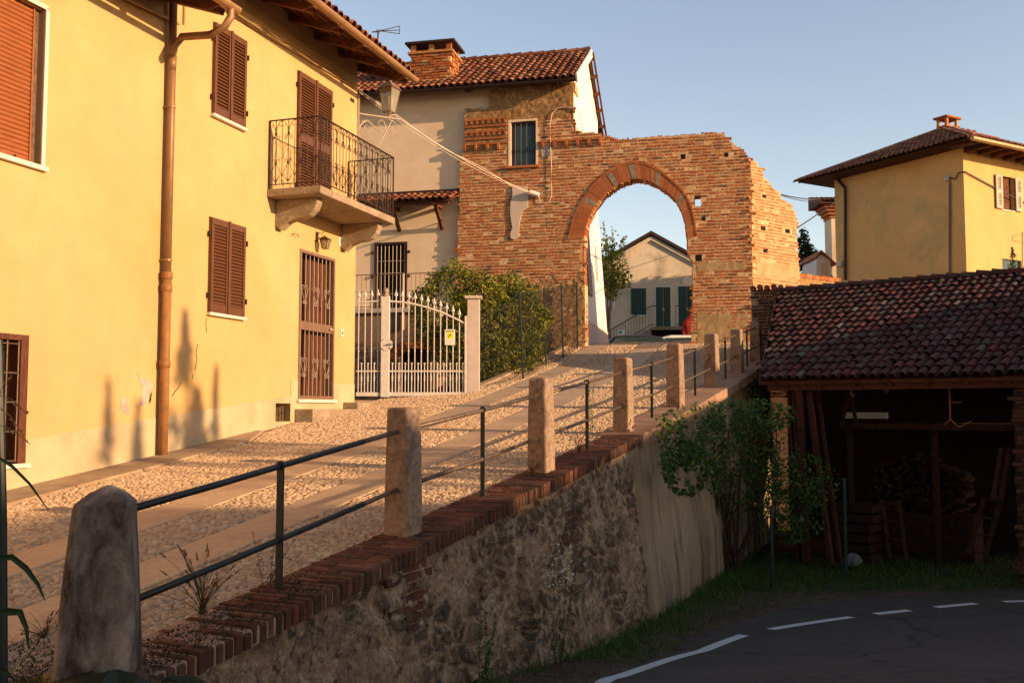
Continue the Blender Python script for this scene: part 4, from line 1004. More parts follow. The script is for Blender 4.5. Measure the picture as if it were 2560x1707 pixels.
# dentil courses
m=MB()
def dent(x0,x1,y,step,wd,hh,pr):
    u=U_(x0)
    while u<U_(x1):
        z=GV((x0+x1)/2,y,BN)[1]; m.box(G,u,u+wd,BN-.02,BN+pr,z-hh/2,z+hh/2); u+=step
for y in (306,336): dent(1164,1268,y,.165,.06,.095,.05)
dd=[(1162,370),(1190,368),(1219,367),(1247,366)]
for x,y in dd+[(1357,361),(1386,360),(1416,358),(1444,356),(1472,354),(1500,353)]:
    u,z=GV(x,y,BN); m.box(G,u-.035,u+.035,BN-.02,BN+.09,z-.07,z+.06); m.box(G,u-.028,u+.028,BN-.02,BN+.06,z-.11,z-.07)
build(m,'dentil_bricks',m_vous,core)
m=MB()
for x0,x1,y in ((1163,1270,299),(1163,1270,316),(1163,1270,329),(1163,1270,347),(1163,1270,360),(1348,1504,351)):
    u=U_(x0)
    while u<U_(x1)-.05:
        l=random.uniform(.2,.27); z=GV((x0+x1)/2,y,BN)[1]+(u-U_((x0+x1)/2))*.0; m.box(G,u,min(u+l,U_(x1)),BN-.02,BN+.035+random.uniform(0,.012),z-.028,z+.028); u+=l+.012
for y in (310,322,340):
    for k in range(14):
        pass
build(m,'string_course',m_vous,core)
# voussoirs
def resample(P,n):
    L=[0]
    for a,b in zip(P[:-1],P[1:]): L.append(L[-1]+math.dist(a,b))
    out=[]
    for i in range(n+1):
        s=L[-1]*i/n
        for k in range(len(P)-1):
            if L[k+1]>=s-1e-9: t=(s-L[k])/(L[k+1]-L[k]); out.append((P[k][0]*(1-t)+P[k+1][0]*t,P[k][1]*(1-t)+P[k+1][1]*t)); break
    return out
NVO=36; ri,ro_=resample(ring_in,NVO),resample(ring_out,NVO)
m=MB(); ms=MB(); grey=(11,12,17,18,22,23,27,28,34,35)
grey=(7,13,17,22,28)
i=0
lerp=lambda a,b,t:(a[0]*(1-t)+b[0]*t,a[1]*(1-t)+b[1]*t)
while i<NVO:
    gs=i in grey; st=1
    j=i+st; e=.012/st
    A,B,Cc,Dd=lerp(ri[i],ri[j],e),lerp(ri[i],ri[j],1-e),lerp(ro_[i],ro_[j],1-e),lerp(ro_[i],ro_[j],e)
    C2,D2=lerp(B,Cc,.80),lerp(A,Dd,.80)
    pr=BN+.012+random.uniform(0,.012)
    tgt=ms if gs else m
    if gs: e2=.0; tgt.hexa([G.p(*k_[:1],BN-TH if False else -.3,k_[1]) for k_ in (A,B,C2,D2)],[G.p(k_[0],pr+.004,k_[1]) for k_ in (A,B,C2,D2)])
    else: tgt.hexa([G.p(k_[0],-.3,k_[1]) for k_ in (A,B,C2,D2)],[G.p(k_[0],pr,k_[1]) for k_ in (A,B,C2,D2)])
    C3,D3=lerp(B,Cc,.83),lerp(A,Dd,.83)
    m.hexa([G.p(k_[0],BN-.05,k_[1]) for k_ in (D3,C3,Cc,Dd)],[G.p(k_[0],BN+.03,k_[1]) for k_ in (D3,C3,Cc,Dd)])
    i=j
ar=build(m,'arch_ring',m_vous,bg_); fixn(ar); o=build(ms,'grey_keystones',m_gst,ar); fixn(o)
# intrados and jamb bricks inside the opening
m=MB(); P=inner[1:-1]
for a,b in zip(P[:-1],P[1:]):
    L=math.dist(a,b); n=max(1,int(L/.075))
    for k in range(n):
        q0,q1=lerp(a,b,k/n+.1/n),lerp(a,b,(k+1)/n-.1/n); tx,tz=(b[0]-a[0])/L,(b[1]-a[1])/L; nx,nz2=tz,-tx
        off_=0
        while off_<.50:
            l=random.uniform(.11,.25); pr=random.uniform(.0,.012); y0=BN-off_-.005; y1=BN-min(off_+l,.54)
            Q=[G.p(q0[0]-nx*.05,y0,q0[1]-nz2*.05),G.p(q1[0]-nx*.05,y0,q1[1]-nz2*.05),G.p(q1[0]-nx*.05,y1,q1[1]-nz2*.05),G.p(q0[0]-nx*.05,y1,q0[1]-nz2*.05)]
            dv=(G.U*nx+Z*nz2)*(.062+pr); m.hexa(Q,[p+dv for p in Q]); off_+=l+.012
o=build(m,'jamb_bricks',m_brick,bg_); fixn(o)
# top course of bricks on edge
m=MB(); tp=[(1500,338),(1560,347),(1600,344),(1700,338),(1760,333),(1812,327)]
tp=[GV(x,y,BN) for x,y in tp]
for a,b in zip(tp[:-1],tp[1:]):
    L=b[0]-a[0]; n=int(L/.068)
    for k in range(n):
        if random.random()<.06: continue
        u=a[0]+L*k/n; z=a[1]+(b[1]-a[1])*k/n+random.uniform(-.02,.025); d=0
        while d<.5:
            l=random.choice([.24,.12,.24]); m.box(G,u+.004,u+.058,BN-d-l,BN-d-.01,z-.16+.02*random.random(),z+random.uniform(-.03,.02)); d+=l
build(m,'top_course',m_cop1 if False else m_brick,bg_)
# oblique return wall
RO=G.p(ucor,BN,0); RT=Fr((RO.x,RO.y),(.79,.61)); RT.O=V(RO.x,RO.y,0); RT.U=V(.79,.61,0).normalized(); RT.N=V(RT.U.y,-RT.U.x,0)
RV=lambda x,y:RT.hit(x,y)
rpoly=[RV(x,y) for x,y in [(1878,395),(1893,408),(1899,420),(1909,421),(1907,430),(1912,446),(1924,455),(1930,466),(1938,476),(1950,478),(1954,498),(1966,504),(1977,510),(1980,522),(1988,528),(1992,546),(1991,560),(1993,600),(1996,650),(2000,690),(2003,740)]]
rpoly+=[(rpoly[-1][0],0),(0,0)]
rh=[]
for x,y,s in ((1911,491,5),(1908,571,6),(1969,578,6),(1914,627,6)): a=RV(x-s,y-s); b=RV(x+s,y+s); rh.append((a[0],b[0],b[1],a[1]))
rsand=(RV(1885,668),RV(1990,690))
def okr(u,z):
    if not inpoly(u+random.uniform(-.04,.04),z+.01,rpoly): return False
    return not any(h[0]-.05<u<h[1]+.05 and h[2]-.02<z<h[3]+.02 for h in rh)
def sandr(u,z): return RV(1890,650)[0]<u<RV(1992,650)[0] and RV(1900,692)[1]<z<RV(1900,655)[1]
m=MB(); bricks(m,RT,-.02,rpoly[-3][0],.9,8.6,lambda u,z:okr(u,z) and not sandr(u,z),n0=-.08,prot=.008,L=.225,h=.056,gap=.030)
m0=MB(); ps=[RT.p(a,-.003,b) for a,b in rpoly]; m0.prism([p for p in ps],-RT.N*.5); rwall=build(m0,'return_wall',m_mortar,bg_); fixn(rwall)
build(m,'brickwork',m_brick2,rwall)
for h in rh: mm=MB(); mm.box(RT,h[0],h[1],-.2,.004,h[2],h[3]); build(mm,'putlog_hole',m_dark,rwall)
for h in holes[2:]: mm=MB(); mm.box(G,h[0],h[1],BN-.2,BN+.0,h[2],h[3]); build(mm,'putlog_hole',m_dark,core)
skin(lambda u,z:inpoly(u,z,rpoly) and sandr(u,z),m_sand,'sandstone_block',.004,F=RT,nb=0,box=(0,2.2,1,5),amp=.004,par=rwall)
# window in the brickwork
u0,u1,z0,z1=holes[0]
m=MB()
for a,b,c,d in ((u0,u0+.07,z0,z1),(u1-.05,u1,z0,z1),(u0+.07,u1-.05,z1-.06,z1)): m.box(G,a,b,BN-.16,BN+.008,c,d)
wb=build(m,'window_reveal',m_plast,bg_)
m=MB(); 
for a,b,c,d in ((u0+.07,u0+.14,z0,z1-.06),(u1-.11,u1-.05,z0,z1-.06),(u0+.14,u1-.11,z0,z0+.05),(u0+.14,u1-.11,z1-.14,z1-.06)): m.box(G,a,b,BN-.15,BN-.09,c,d)
build(m,'frame',m_dgut,wb); m=MB(); m.box(G,u0+.14,u1-.11,BN-.15,BN-.13,z0+.05,z1-.14); build(m,'pane',m_curt,wb)
m=MB()
for i in range(4): uu=u0+.19+(u1-u0-.35)*i/3; m.tube([G.p(uu,BN-.04,z0+.02),G.p(uu,BN-.04,z1-.08)],.008,5)
for zz in (z0+.42,z0+.46): m.tube([G.p(u0+.07,BN-.04,zz),G.p(u1-.05,BN-.04,zz)],.008,5)
build(m,'security_bars',m_iron,wb)
m=MB(); m.box(G,u0-.08,u1+.05,BN-.1,BN+.08,z0-.07,z0-.005); build(m,'sill',m_vous,wb)
# ---- terrace in front of the old house ----
TN=1.7; tz=GV(960,771,TN)[1]; utr=GV(1075,771,TN)[0]
te=thing('terrace','raised terrace with an iron railing and a brick niche below it behind the white gate','terrace',G.p(-3,TN,.2))
m=MB(); m.box(G,uL,utr,.0,TN+.08,tz-.12,tz); build(m,'slab',m_gp,te)
uq0,uq1=GV(996,950,TN)[0],GV(1092,950,TN)[0]; nz0=.1; nz1=GV(1040,872,TN)[1]
m=MB(); N_=12; ctr=(uq0+uq1)/2; hw=(uq1-uq0)/2; spr=nz1-.28
arc=[(uq0,-.4)]+[(ctr-hw*math.cos(math.pi*i/N_),spr+.28*math.sin(math.pi*i/N_)) for i in range(N_+1)]+[(uq1,-.4)]
m.quad(G.p(uL,TN,-.4),G.p(uq0,TN,-.4),G.p(uq0,TN,tz-.12),G.p(uL,TN,tz-.12)); m.quad(G.p(uq1,TN,-.4),G.p(utr,TN,-.4),G.p(utr,TN,tz-.12),G.p(uq1,TN,tz-.12))
for a,b in zip(arc[1:-2],arc[2:-1]): m.quad(G.p(a[0],TN,a[1]),G.p(b[0],TN,b[1]),G.p(b[0],TN,tz-.12),G.p(a[0],TN,tz-.12))
for a,b in zip(arc[:-1],arc[1:]): m.quad(G.p(a[0],TN,a[1]),G.p(b[0],TN,b[1]),G.p(b[0],TN-.8,b[1]),G.p(a[0],TN-.8,a[1]))
m.quad(G.p(uq0,TN-.8,-.4),G.p(uq1,TN-.8,-.4),G.p(uq1,TN-.8,2.2),G.p(uq0,TN-.8,2.2)); m.quad(G.p(utr,TN,-.4),G.p(utr,0,-.4),G.p(utr,0,tz-.12),G.p(utr,TN,tz-.12))
build(m,'wall',M('brown_terrace_plaster',(.28,.19,.14),.9,.12,1.5,.4,30,.006,stain=(.16,.10,.08),ssc=1.4),te)
m=MB()
for i in range(15):
    a0,a1=math.pi*(i+.06)/15,math.pi*(i+.94)/15; q=[(hw+d_,.28+d_*.9,a_) for a_ in (a0,a1) for d_ in ((.02,.26) if a_==a0 else (.26,.02))]
    q=[(ctr-w1_*math.cos(a_),spr+h1*math.sin(a_)) for w1_,h1,a_ in q]; m.hexa([G.p(k_[0],TN-.02,k_[1]) for k_ in q],[G.p(k_[0],TN+.05,k_[1]) for k_ in q])
o=build(m,'niche_arch',m_vous,te); fixn(o)
m=MB(); rt_=GV(960,686,TN)[1]; m.bar(G.p(uL,TN,rt_),G.p(utr,TN,rt_),.035,.02); m.bar(G.p(uL,TN,tz+.05),G.p(utr,TN,tz+.05),.02,.02); m.bar(G.p(uL,TN,(rt_+tz)/2),G.p(utr,TN,(rt_+tz)/2),.01,.01)
u=utr-.02
while u>uL: m.tube([G.p(u,TN,tz),G.p(u,TN,rt_)],.007,4); u-=.13
u=utr
while u>uL: m.tube([G.p(u,TN,tz),G.p(u,TN,rt_)],.016,4); u-=1.6
build(m,'railing',m_pipeg,te)
m=MB(); m.tube([G.p(GV(1010,700,TN)[0],TN+.05,rt_),G.p(GV(1010,700,TN)[0],TN+.05,tz-.6)],.03,8); build(m,'drainpipe',m_gp,te)
# ---- white gate ----
GT=Fr((-3.05,19.45),(1,0)); TV=lambda x,y:GT.hit(x,y)
gt=thing('iron_gate','white iron gate with spear tips and curved top beside the yellow house','gate',GT.p(1.2,0,.2))
def zx(x,y): return TV(900+x/3.563,560+y/3.563)
zb0=TV(960,990)[1]; 
m=MB(); a=TV(954,740); b=TV(975,740); m.box(GT,a[0]+.0,b[0],-.05,.05,zb0-.02,a[1]); gpst=build(m,'gate_post',m_gate,gt); bevel(gpst,.006,1)
m=MB(); c_=((a[0]+b[0])/2); m.lathe(GT.p(c_,0,a[1]),[(.075,0),(.075,.025),(.03,.03),(.035,.045),(.062,.08),(.062,.10),(.035,.15),(.005,.16)],10); build(m,'finial_ball',m_conc,gpst,smooth=True)
def leaf(arcpts,xs_,x_l,x_r,name):
    A=[zx(*p) for p in arcpts]; ax=[p[0] for p in A]; az=[p[1] for p in A]; m=MB()
    out=[]
    for i in range(25): u=ax[0]+(ax[-1]-ax[0])*i/24; out.append(GT.p(u,0,interp(u,ax,az)))
    m.tube(out,.02,6); zl=zx(500,1310)[1]; m.bar(GT.p(ax[0],0,zl),GT.p(ax[-1],0,zl),.022,.028); m.box(GT,ax[0],ax[-1],-.02,.02,zb0,zb0+.075)
    o=build(m,'gate_leaf',m_gate,gt)
    bars=MB(); sp=MB()
    us=[zx(x,900)[0] for x in xs_]
    for u in us:
        zt=interp(u,ax,az); bars.tube([GT.p(u,0,zb0+.05),GT.p(u,0,zt+.11)],.0095,6); sp.lathe(GT.p(u,0,zt+.09),[(.012,0),(.012,.015),(.034,.03),(.030,.05),(.014,.10),(.002,.15)],6)
        bars.lathe(GT.p(u,0,zb0+.86),[(.010,0),(.017,.012),(.017,.02),(.010,.032)],6)
    st=us[1]-us[0]; u=us[0]-st/2
    while u<ax[-1]-.02:
        if u>ax[0]+.02:
            zk=zl+.13; bars.tube([GT.p(u,0,zb0+.05),GT.p(u,0,zk)],.009,6); bars.lathe(GT.p(u,0,zk),[(.006,0),(.02,.012),(.02,.026),(.004,.038)],6); bars.lathe(GT.p(u,0,zb0+.33),[(.010,-.04),(.016,-.02),(.010,0),(.020,.02),(.010,.04),(.016,.06),(.010,.08)],6)
        u+=st
    build(bars,'bar',m_gate,o); build(sp,'spear_tip',m_gate,o)
leaf([(268,688),(377,697),(490,715),(604,745),(718,782),(829,832),(935,885)],[320,377,434,490,547,604,661,718,773,829,885],0,0,'r')
leaf([(-25,702),(45,696),(103,690),(160,688),(218,688)],[-12,45,103,160],0,0,'l')
m=MB(); a=zx(934,820); b=zx(955,820); m.box(GT,a[0],b[0],-.03,.03,zb0,a[1]); build(m,'hinge_post',m_gate,gt)
a=zx(241,1075); m=MB(); m.prism([GT.p(a[0]+.125*math.cos(math.pi/8+k_*math.pi/4),.055,a[1]+.125*math.sin(math.pi/8+k_*math.pi/4)) for k_ in range(8)],GT.N*-.008 if False else V(0,-.006,0)); o=build(m,'lock_plate',m_gate,gt); fixn(o)
m=MB(); m.tube([GT.p(a[0]+.01,.06,a[1]),GT.p(a[0]+.02,.10,a[1]),GT.p(a[0]+.15,.10,a[1])],.010,6); m.box(GT,a[0]+.04,a[0]+.07,.06,.068,a[1]-.08,a[1]-.06); build(m,'handle',m_ink,gt)
sg=zx(757,940); sh=zx(848,1078); m=MB(); m.box(GT,sg[0],sh[0],.03,.036,sh[1],sg[1]); sn=build(m,'camera_notice',m_signw); tag(sn,'white and yellow video surveillance notice fixed to the white gate','sign')
wS=sh[0]-sg[0]; hS=sg[1]-sh[1]
m=MB(); m.box(GT,sg[0]+wS*.24,sh[0]-wS*.2,.036,.039,sh[1]+hS*.40,sg[1]-hS*.22); build(m,'yellow_panel',m_signy,sn)
m=MB(); m.box(GT,sg[0]+wS*.1,sh[0]-wS*.1,.036,.039,sg[1]-hS*.17,sg[1]-hS*.06); build(m,'header_band',m_signy,sn)
m=MB(); 
for k in range(11): 
    x_=sg[0]+wS*(.14+.066*k); m.box(GT,x_,x_+wS*.04,.039,.041,sg[1]-hS*.145,sg[1]-hS*.085)
q=[GT.p(sg[0]+wS*.38,.041,sh[1]+hS*.54),GT.p(sg[0]+wS*.62,.041,sh[1]+hS*.64),GT.p(sg[0]+wS*.60,.041,sh[1]+hS*.70),GT.p(sg[0]+wS*.36,.041,sh[1]+hS*.60)]; m.quad(*q); m.box(GT,sg[0]+wS*.36,sg[0]+wS*.41,.039,.041,sh[1]+hS*.48,sh[1]+hS*.60)
build(m,'ink',m_ink,sn)
m=MB()
for k in range(3): m.box(GT,sg[0]+wS*.12,sh[0]-wS*(.1+.08*k),.036,.0375,sh[1]+hS*(.26-.08*k),sh[1]+hS*(.27-.08*k))
build(m,'small_print',m_pipeg,sn)
m=MB(); a=TV(1170,745); b=TV(1200,745); PLF=Fr((-3.05,19.75),(1,0)); a=PLF.hit(1168,746); b=PLF.hit(1199,746)
m.box(PLF,a[0],b[0],-.27,.0,0,a[1]); pil=build(m,'gate_pillar',m_gp); bevel(pil,.01,1); tag(pil,'square pinkish grey pillar with a flat cap beside the white gate','pillar')
m=MB(); m.box(PLF,a[0]-.045,b[0]+.045,-.315,.045,a[1],a[1]+.055); build(m,'cap',m_gp,pil)
# courtyard threshold slab
m=MB(); m.box(GT,-.1,2.15,-.15,.5,-.2,.185); o=build(m,'gate_threshold',m_slab); tag(o,kind='structure')
# ---- hedge ----
def blob_leaves(blobs,n,size,seed,asp=.5,shell=.55,ok=None):
    random.seed(seed); m=MB(); wts=[b[3]*b[4]*b[5] for b in blobs]; 
    while len(m.f)<2*n:
        b=random.choices(blobs,wts)[0]; d=V(random.gauss(0,1),random.gauss(0,1),random.gauss(0,1)).normalized()
        r=(shell+(1-shell)*random.random()**.6)*(1+.10*math.sin(d.x*9+b[0]*3)*math.sin(d.z*8)+.06*math.sin(d.y*15+d.x*11))
        p=V(b[0]+d.x*b[3]*r,b[1]+d.y*b[4]*r,b[2]+d.z*b[5]*r)
        if ok and not ok(p): continue
        leaf_mb(m,p,size*random.choice((.6,.9,1.,1.35)),asp,d*.5)
    return m
h0=thing('laurel_hedge','large rounded evergreen bush between the white gate and the brick wall','bush',(-.6,24,.8))
bl=[(-1.25,23.4,2.3,1.15,1.0,1.15),(-.35,24.0,2.0,1.25,1.1,1.3),(.12,24.6,1.95,.75,.9,1.15),(-.9,23.2,1.5,.95,.9,1.1),(-.2,23.6,1.2,.8,.8,.9)]
m=blob_leaves(bl,26000,.10,3,.5,.72); build(m,'foliage',m_hedge,h0)
m=MB()
for i in range(9):
    a=random.uniform(0,6.28); b=V(-.6+.5*math.cos(a),23.9+.4*math.sin(a),.3); m.tube([b,b+V(.3*math.cos(a),.2*math.sin(a),.9),b+V(.6*math.cos(a),.4*math.sin(a),1.9)],.035,5,r1=.012)
build(m,'stem',m_bark,h0)
# ---- wire fence ----
fe=thing('wire_fence','green wire mesh fence on thin posts running along the kerb up to the brick arch','fence',(.3,24.3,1))
tops=[(1298,726,1308,938),(1360,720,1365,900),(1403,710,1408,886),(1442,705,1444,873)]
fp=[]
for (xt,yt,xb,yb) in tops:
    r=ray(xb,yb); t=10.
    while r.z*t> g(r.x*t,r.y*t)-.02 if False else False: pass
    Y=15.
    while Y<30:
        X=r.x/r.y*Y
        if X>=lane_left(Y)-.22 and True:
            break
        Y+=.02
    fp.append((V(X,Y,r.z/r.y*Y-.05),(ray(xt,yt).z/ray(xt,yt).y)*Y))
# keep depths increasing along the kerb
dep=[21.9,24.0,25.7,27.2]; fp2=[]
for (xt,yt,xb,yb),Y in zip(tops,dep):
    r=ray(xb,yb); rt=ray(xt,yt); fp2.append((V(r.x/r.y*Y,Y,r.z/r.y*Y-.12),V(rt.x/rt.y*Y,Y,rt.z/rt.y*Y)))
for a,b in fp2: m=MB(); m.tube([a,b],.022,6); build(m,'post',m_iron,fe)
st=V(-.72,20.05,.4); cols=[(st,st+Z*1.45)]+fp2
m=MB()
for (a,b),(c,d) in zip(cols[:-1],cols[1:]):
    for t in (.06,.36,.66,.97):
        p0,p1=a.lerp(b,t),c.lerp(d,t); q=[p0.lerp(p1,i/8)-Z*.03*math.sin(math.pi*i/8) for i in range(9)]; m.tube(q,.005,4)
    L=(c-a).length; n=int(L/.075)
    for i in range(-20,n):
        for s in (1,-1):
            i0=i if s==1 else i+20; i1=i+20 if s==1 else i
            f0,f1=i0/n,i1/n; k0,k1=0.,1.
            if f0<0: k0=(0-f0)/(f1-f0); 
            if f0>1: k0=(1-f0)/(f1-f0)
            if f1>1: k1=(1-f0)/(f1-f0)
            if f1<0: k1=(0-f0)/(f1-f0)
            if k1<=k0: continue
            fa,fb=f0+(f1-f0)*k0,f0+(f1-f0)*k1
            m.tube([a.lerp(c,fa).lerp(b.lerp(d,fa),k0*.97),a.lerp(c,fb).lerp(b.lerp(d,fb),k1*.97)],.0022,3,cap=False)
build(m,'wire_mesh',m_iron,fe)
# low plants and stones along the fence foot
random.seed(21)
m=MB()
for i in range(1500):
    Y=random.uniform(20.6,27.5); X=lane_left(Y)-.16-random.random()**1.5*.55; 
    if math.sin(Y*3.1)+math.sin(Y*7.3)<-.3: continue
    leaf_mb(m,V(X,Y,gh(X,Y)+random.uniform(.02,.22)),.055,.5,Z*.6)
o=build(m,'ground_cover',m_hedge,loc=(0,0,0)); tag(o,'small yellow green ground cover plants along the foot of the wire fence','plants',kind='stuff')
# cables
def sag(a,b,s,n=14): return [a.lerp(b,i/n)-Z*s*4*(i/n)*(1-i/n) for i in range(n+1)]
a=H.p(0,.03,H.hit(886,222)[1]); e_=GV(1325,481,BN+.12); b=G.p(e_[0],BN+.12,e_[1])
m=MB(); m.tube(sag(a,b,.16,18),.012,5); m.tube([p+V(.0,0,.04*math.sin(i*.7)) for i,p in enumerate(sag(a,b,.14,18))],.009,5); m.tube(sag(a-Z*.03,b,.22,18),.006,4)
cb=build(m,'overhead_cable',m_cable); tag(cb,'thick pale cable slung from the yellow house corner across to the brick wall','cable')
m=MB(); c_=G.p(e_[0],BN+.12,e_[1]); d_=G.p(GV(1347,488,BN+.1)[0],BN+.08,GV(1347,488,BN+.1)[1]); m.tube([c_,d_],.075,8); build(m,'insulator',m_signw,cb); 
m=MB(); q=[(1347,488),(1358,479),(1372,478),(1378,466),(1379,420),(1376,360),(1375,310),(1380,285),(1392,272),(1420,268),(1440,272)]
m.tube([G.p(GV(x,y,BN+.03)[0],BN+.04,GV(x,y,BN+.03)[1]) for x,y in q],.014,5)
q=[(1347,490),(1352,505),(1362,510),(1374,504),(1379,490),(1379,466)]; m.tube([G.p(GV(x,y,BN+.03)[0],BN+.04,GV(x,y,BN+.03)[1]) for x,y in q],.012,5)
q=[(1440,272),(1448,290),(1460,330)]; m.tube([G.p(GV(x,y,BN+.03)[0],BN+.04,GV(x,y,BN+.03)[1]) for x,y in q],.010,5)
build(m,'clipped_cable',m_cable,cb)
# antenna
an=thing('antenna','small log periodic television antenna on the roof of the yellow house','antenna',(-2.4,20.5,6.5))
A_=lambda x,y,Y=22:ray(x,y)*(Y/ray(x,y).y)
m=MB(); m.tube([A_(945,80),A_(943,150)],.018,5); m.tube([A_(930,81),A_(948,79)],.015,4); 
for y in (66,76,85): m.tube([A_(948,78),A_(999,y)],.009,4)
m.tube([A_(999,66),A_(999,85)],.010,4)
for k in range(3): m.tube([A_(942+k*4,74),A_(940+k*4,84)],.008,4)
build(m,'boom',m_wi,an)
# ================= RETAINING WALL, RAILING =================
RW=Fr((0,0),(1,0)); RW.O=V(-4.19,0,0); RW.U=V(.3935,.9193,0).normalized(); RW.N=V(.9193,-.3935,0).normalized()
topz=lambda u:(lambda p:g(p.x,p.y)+.035)(RW.p(u,0))
lowz=lambda u:(lambda p:low(p.x,p.y))(RW.p(u,.5))
UJ=13.75; UE2=25.0
wt=thing('retaining_wall','long sloping retaining wall of rubble stone with a brick coping along the lane','wall',RW.p(12,.4,-2.6))
# rubble part: displaced grid with real stones
n0r,dn=.27,.24
def faceN(u,z): t=topz(u); return n0r+dn*min(1,max(0,(t-.1-z)/2.1))
cu,cz=.24,.17; rs=np.random.default_rng(5)
cells={}
def cell(i,j):
    if (i,j) not in cells: cells[i,j]=((i+.5*(j%2)+.5+rs.uniform(-.36,.36))*cu,(j+.5+rs.uniform(-.36,.36))*cz,rs.random(),rs.uniform(.55,1.25))
    return cells[i,j]
def stone(u,z):
    i0,j0=int(math.floor(u/cu)),int(math.floor(z/cz)); d=[]
    for i in range(i0-2,i0+3):
        for j in range(j0-2,j0+3):
            x,y,r,s=cell(i,j); d.append((math.hypot((u-x)/cu*1.0,(z-y)/cz*1.0)/s**.5,r))
    d.sort(); e=d[1][0]-d[0][0]; t=max(0,min(1,(e-.05)/.35)); return t*t*(3-2*t),d[0][1],d[0][0]
def skinwall(ua,ub,du,dz,fn,name,mat,attrs=True):
    m=MB(); nu=int((ub-ua)/du)+1; NZ=int(2.9/dz); st=[];rn=[]
    for i in range(nu):
        u=ua+(ub-ua)*i/(nu-1); t=topz(u)-.11; b=lowz(u)-.15
        for j in range(NZ+1):
            z=t+(b-t)*j/NZ; d,s,r=fn(u,z); p=RW.p(u,faceN(u,z)+d,z); m.v.append(tuple(p)); st.append(s); rn.append(r)
    m.f=[(i*(NZ+1)+j,i*(NZ+1)+j+1,(i+1)*(NZ+1)+j+1,(i+1)*(NZ+1)+j) for i in range(nu-1) for j in range(NZ)]
    return build(m,name,mat,wt,smooth=True,attr={'stone':st,'rnd':rn} if attrs else None)
from mathutils import noise as mn
def frub(u,z):
    e,r,d=stone(u+.10*math.sin(z*7+u*3),z+.06*math.sin(u*9)); a=.018+.030*r
    sl=0
    for (su,sz,sw,sh) in SLOTS:
        if abs(u-su)<sw and abs(z-sz)<sh*(1-.0*abs(u-su)): sl=-.22
    nz_=mn.fractal(V(u*6,z*6,3),1,2,5)*.026+mn.fractal(V(u*17,z*17,9),1,2,4)*.016
    cover=max(0,min(1,(mn.noise(V(u*1.1,z*1.6,7))+.25)*2.5)); e*=cover
    return e*a+nz_+sl,e,r
s1_=RW.hit(1325,1490,.42); s2_=RW.hit(1518,1305,.36)
SLOTS=[(s1_[0],s1_[1]-.05,.10,.38),(s2_[0],s2_[1]-.05,.10,.42)]
us0=RW.hit(330,1600,.3)[0]
skinwall(4.6,UJ,.028,.028,frub,'rubble_face',m_rub)
def fr2(u,z): return (-.03+mn.fractal(V(u*4,z*4,2),1,2,4)*.012+(.07 if abs(u-UJ-.22)<.09-.03*(z+2) else 0),0,0)
skinwall(UJ,UE2-.6,.05,.05,fr2,'rendered_face',m_rend,False)
# exposed brick patches low on the wall
m=MB(); 
def onwall(m,u0,u1,z0,z1,ok):
    z=z0
    while z<z1:
        u=u0-random.random()*.2
        while u<u1:
            l=random.uniform(.2,.26)
            if ok(u+l/2,z):
                nn=faceN(u,z); q=[RW.p(u+.006,nn-.05,z),RW.p(u+l-.006,nn-.05,z),RW.p(u+l-.006,nn+.012+random.uniform(0,.008),z),RW.p(u+.006,nn+.012+random.uniform(0,.008),z)]
                m.hexa(q,[p+Z*.056 for p in q])
            u+=l
        z+=.072
    return m
b1=RW.hit(1068,1500,.42); b2=RW.hit(1445,1340,.4)
for (bu,bz,ru_,rz) in ((b1[0],b1[1],.34,.30),(b2[0],b2[1],.26,.30)):
    onwall(m,bu-ru_,bu+ru_,bz-rz,bz+rz,lambda u,z:((u-bu)/ru_)**2+((z-bz)/rz)**2<random.uniform(.6,1.05))
build(m,'brick_patch',m_cop1,wt)
for (su,sz,sw,sh) in SLOTS:
    m=MB(); nn=faceN(su,sz)-.17; q=[(-sw*1.2,-sh*.9),(sw*1.2,-sh*.95),(sw*1.2,sh*.4),(0,sh*1.05),(-sw*1.0,sh*.8)]; m.prism([RW.p(su+a,nn,sz+b) for a,b in q],-RW.N*.03); o=build(m,'drain_slot',M('dark_red_slot',(.045,.014,.009),.95,.3,12,.6),wt); fixn(o)
# brick coping on edge
m=MB(); mm=MB(); u=4.55
while u<UJ+.35:
    t=topz(u); rnd_=random.random()<.5; n=-.17
    cuts=[-.17,.03,.28] if rnd_ else [-.17,-.07,.15,.28]
    worn=u<6.4
    for a,b in zip(cuts[:-1],cuts[1:]):
        dz=random.uniform(-.006,.006)-(random.uniform(0,.03) if worn else 0); ex=(.050+random.uniform(-.006,.010)-(random.uniform(0,.012) if worn else 0)) if b>.2 else 0
        if worn and random.random()<.02: continue
        ua_,ub_=u+.006,u+.064; ta,tb=topz(ua_),topz(ub_)
        B=[RW.p(ua_,a+.004,ta-.118),RW.p(ub_,a+.004,tb-.118),RW.p(ub_,b+ex-.004,tb-.118),RW.p(ua_,b+ex-.004,ta-.118)]
        T=[p+Z*(.118+dz) for p in B]; m.hexa(B,T)
    u+=.0735
cpb=build(m,'brick_coping',m_cop1,wt); fixn(cpb); bevel(cpb,.011,2)
m=MB(); q=[]; nS=80
for i in range(nS+1):
    u=4.55+(UJ+.35-4.55)*i/nS; t=topz(u)-.009
    for (nn,dz) in ((-.17,-.2),(-.17,0),(.306,-.012),(.312,-.03),(.312,-.108),(.25,-.13)): m.v.append(tuple(RW.p(u,nn,t+dz)))
m.f=[(i*6+k,i*6+k+1,(i+1)*6+k+1,(i+1)*6+k) for i in range(nS) for k in range(5)]
build(m,'coping_mortar',m_cmort,wt)
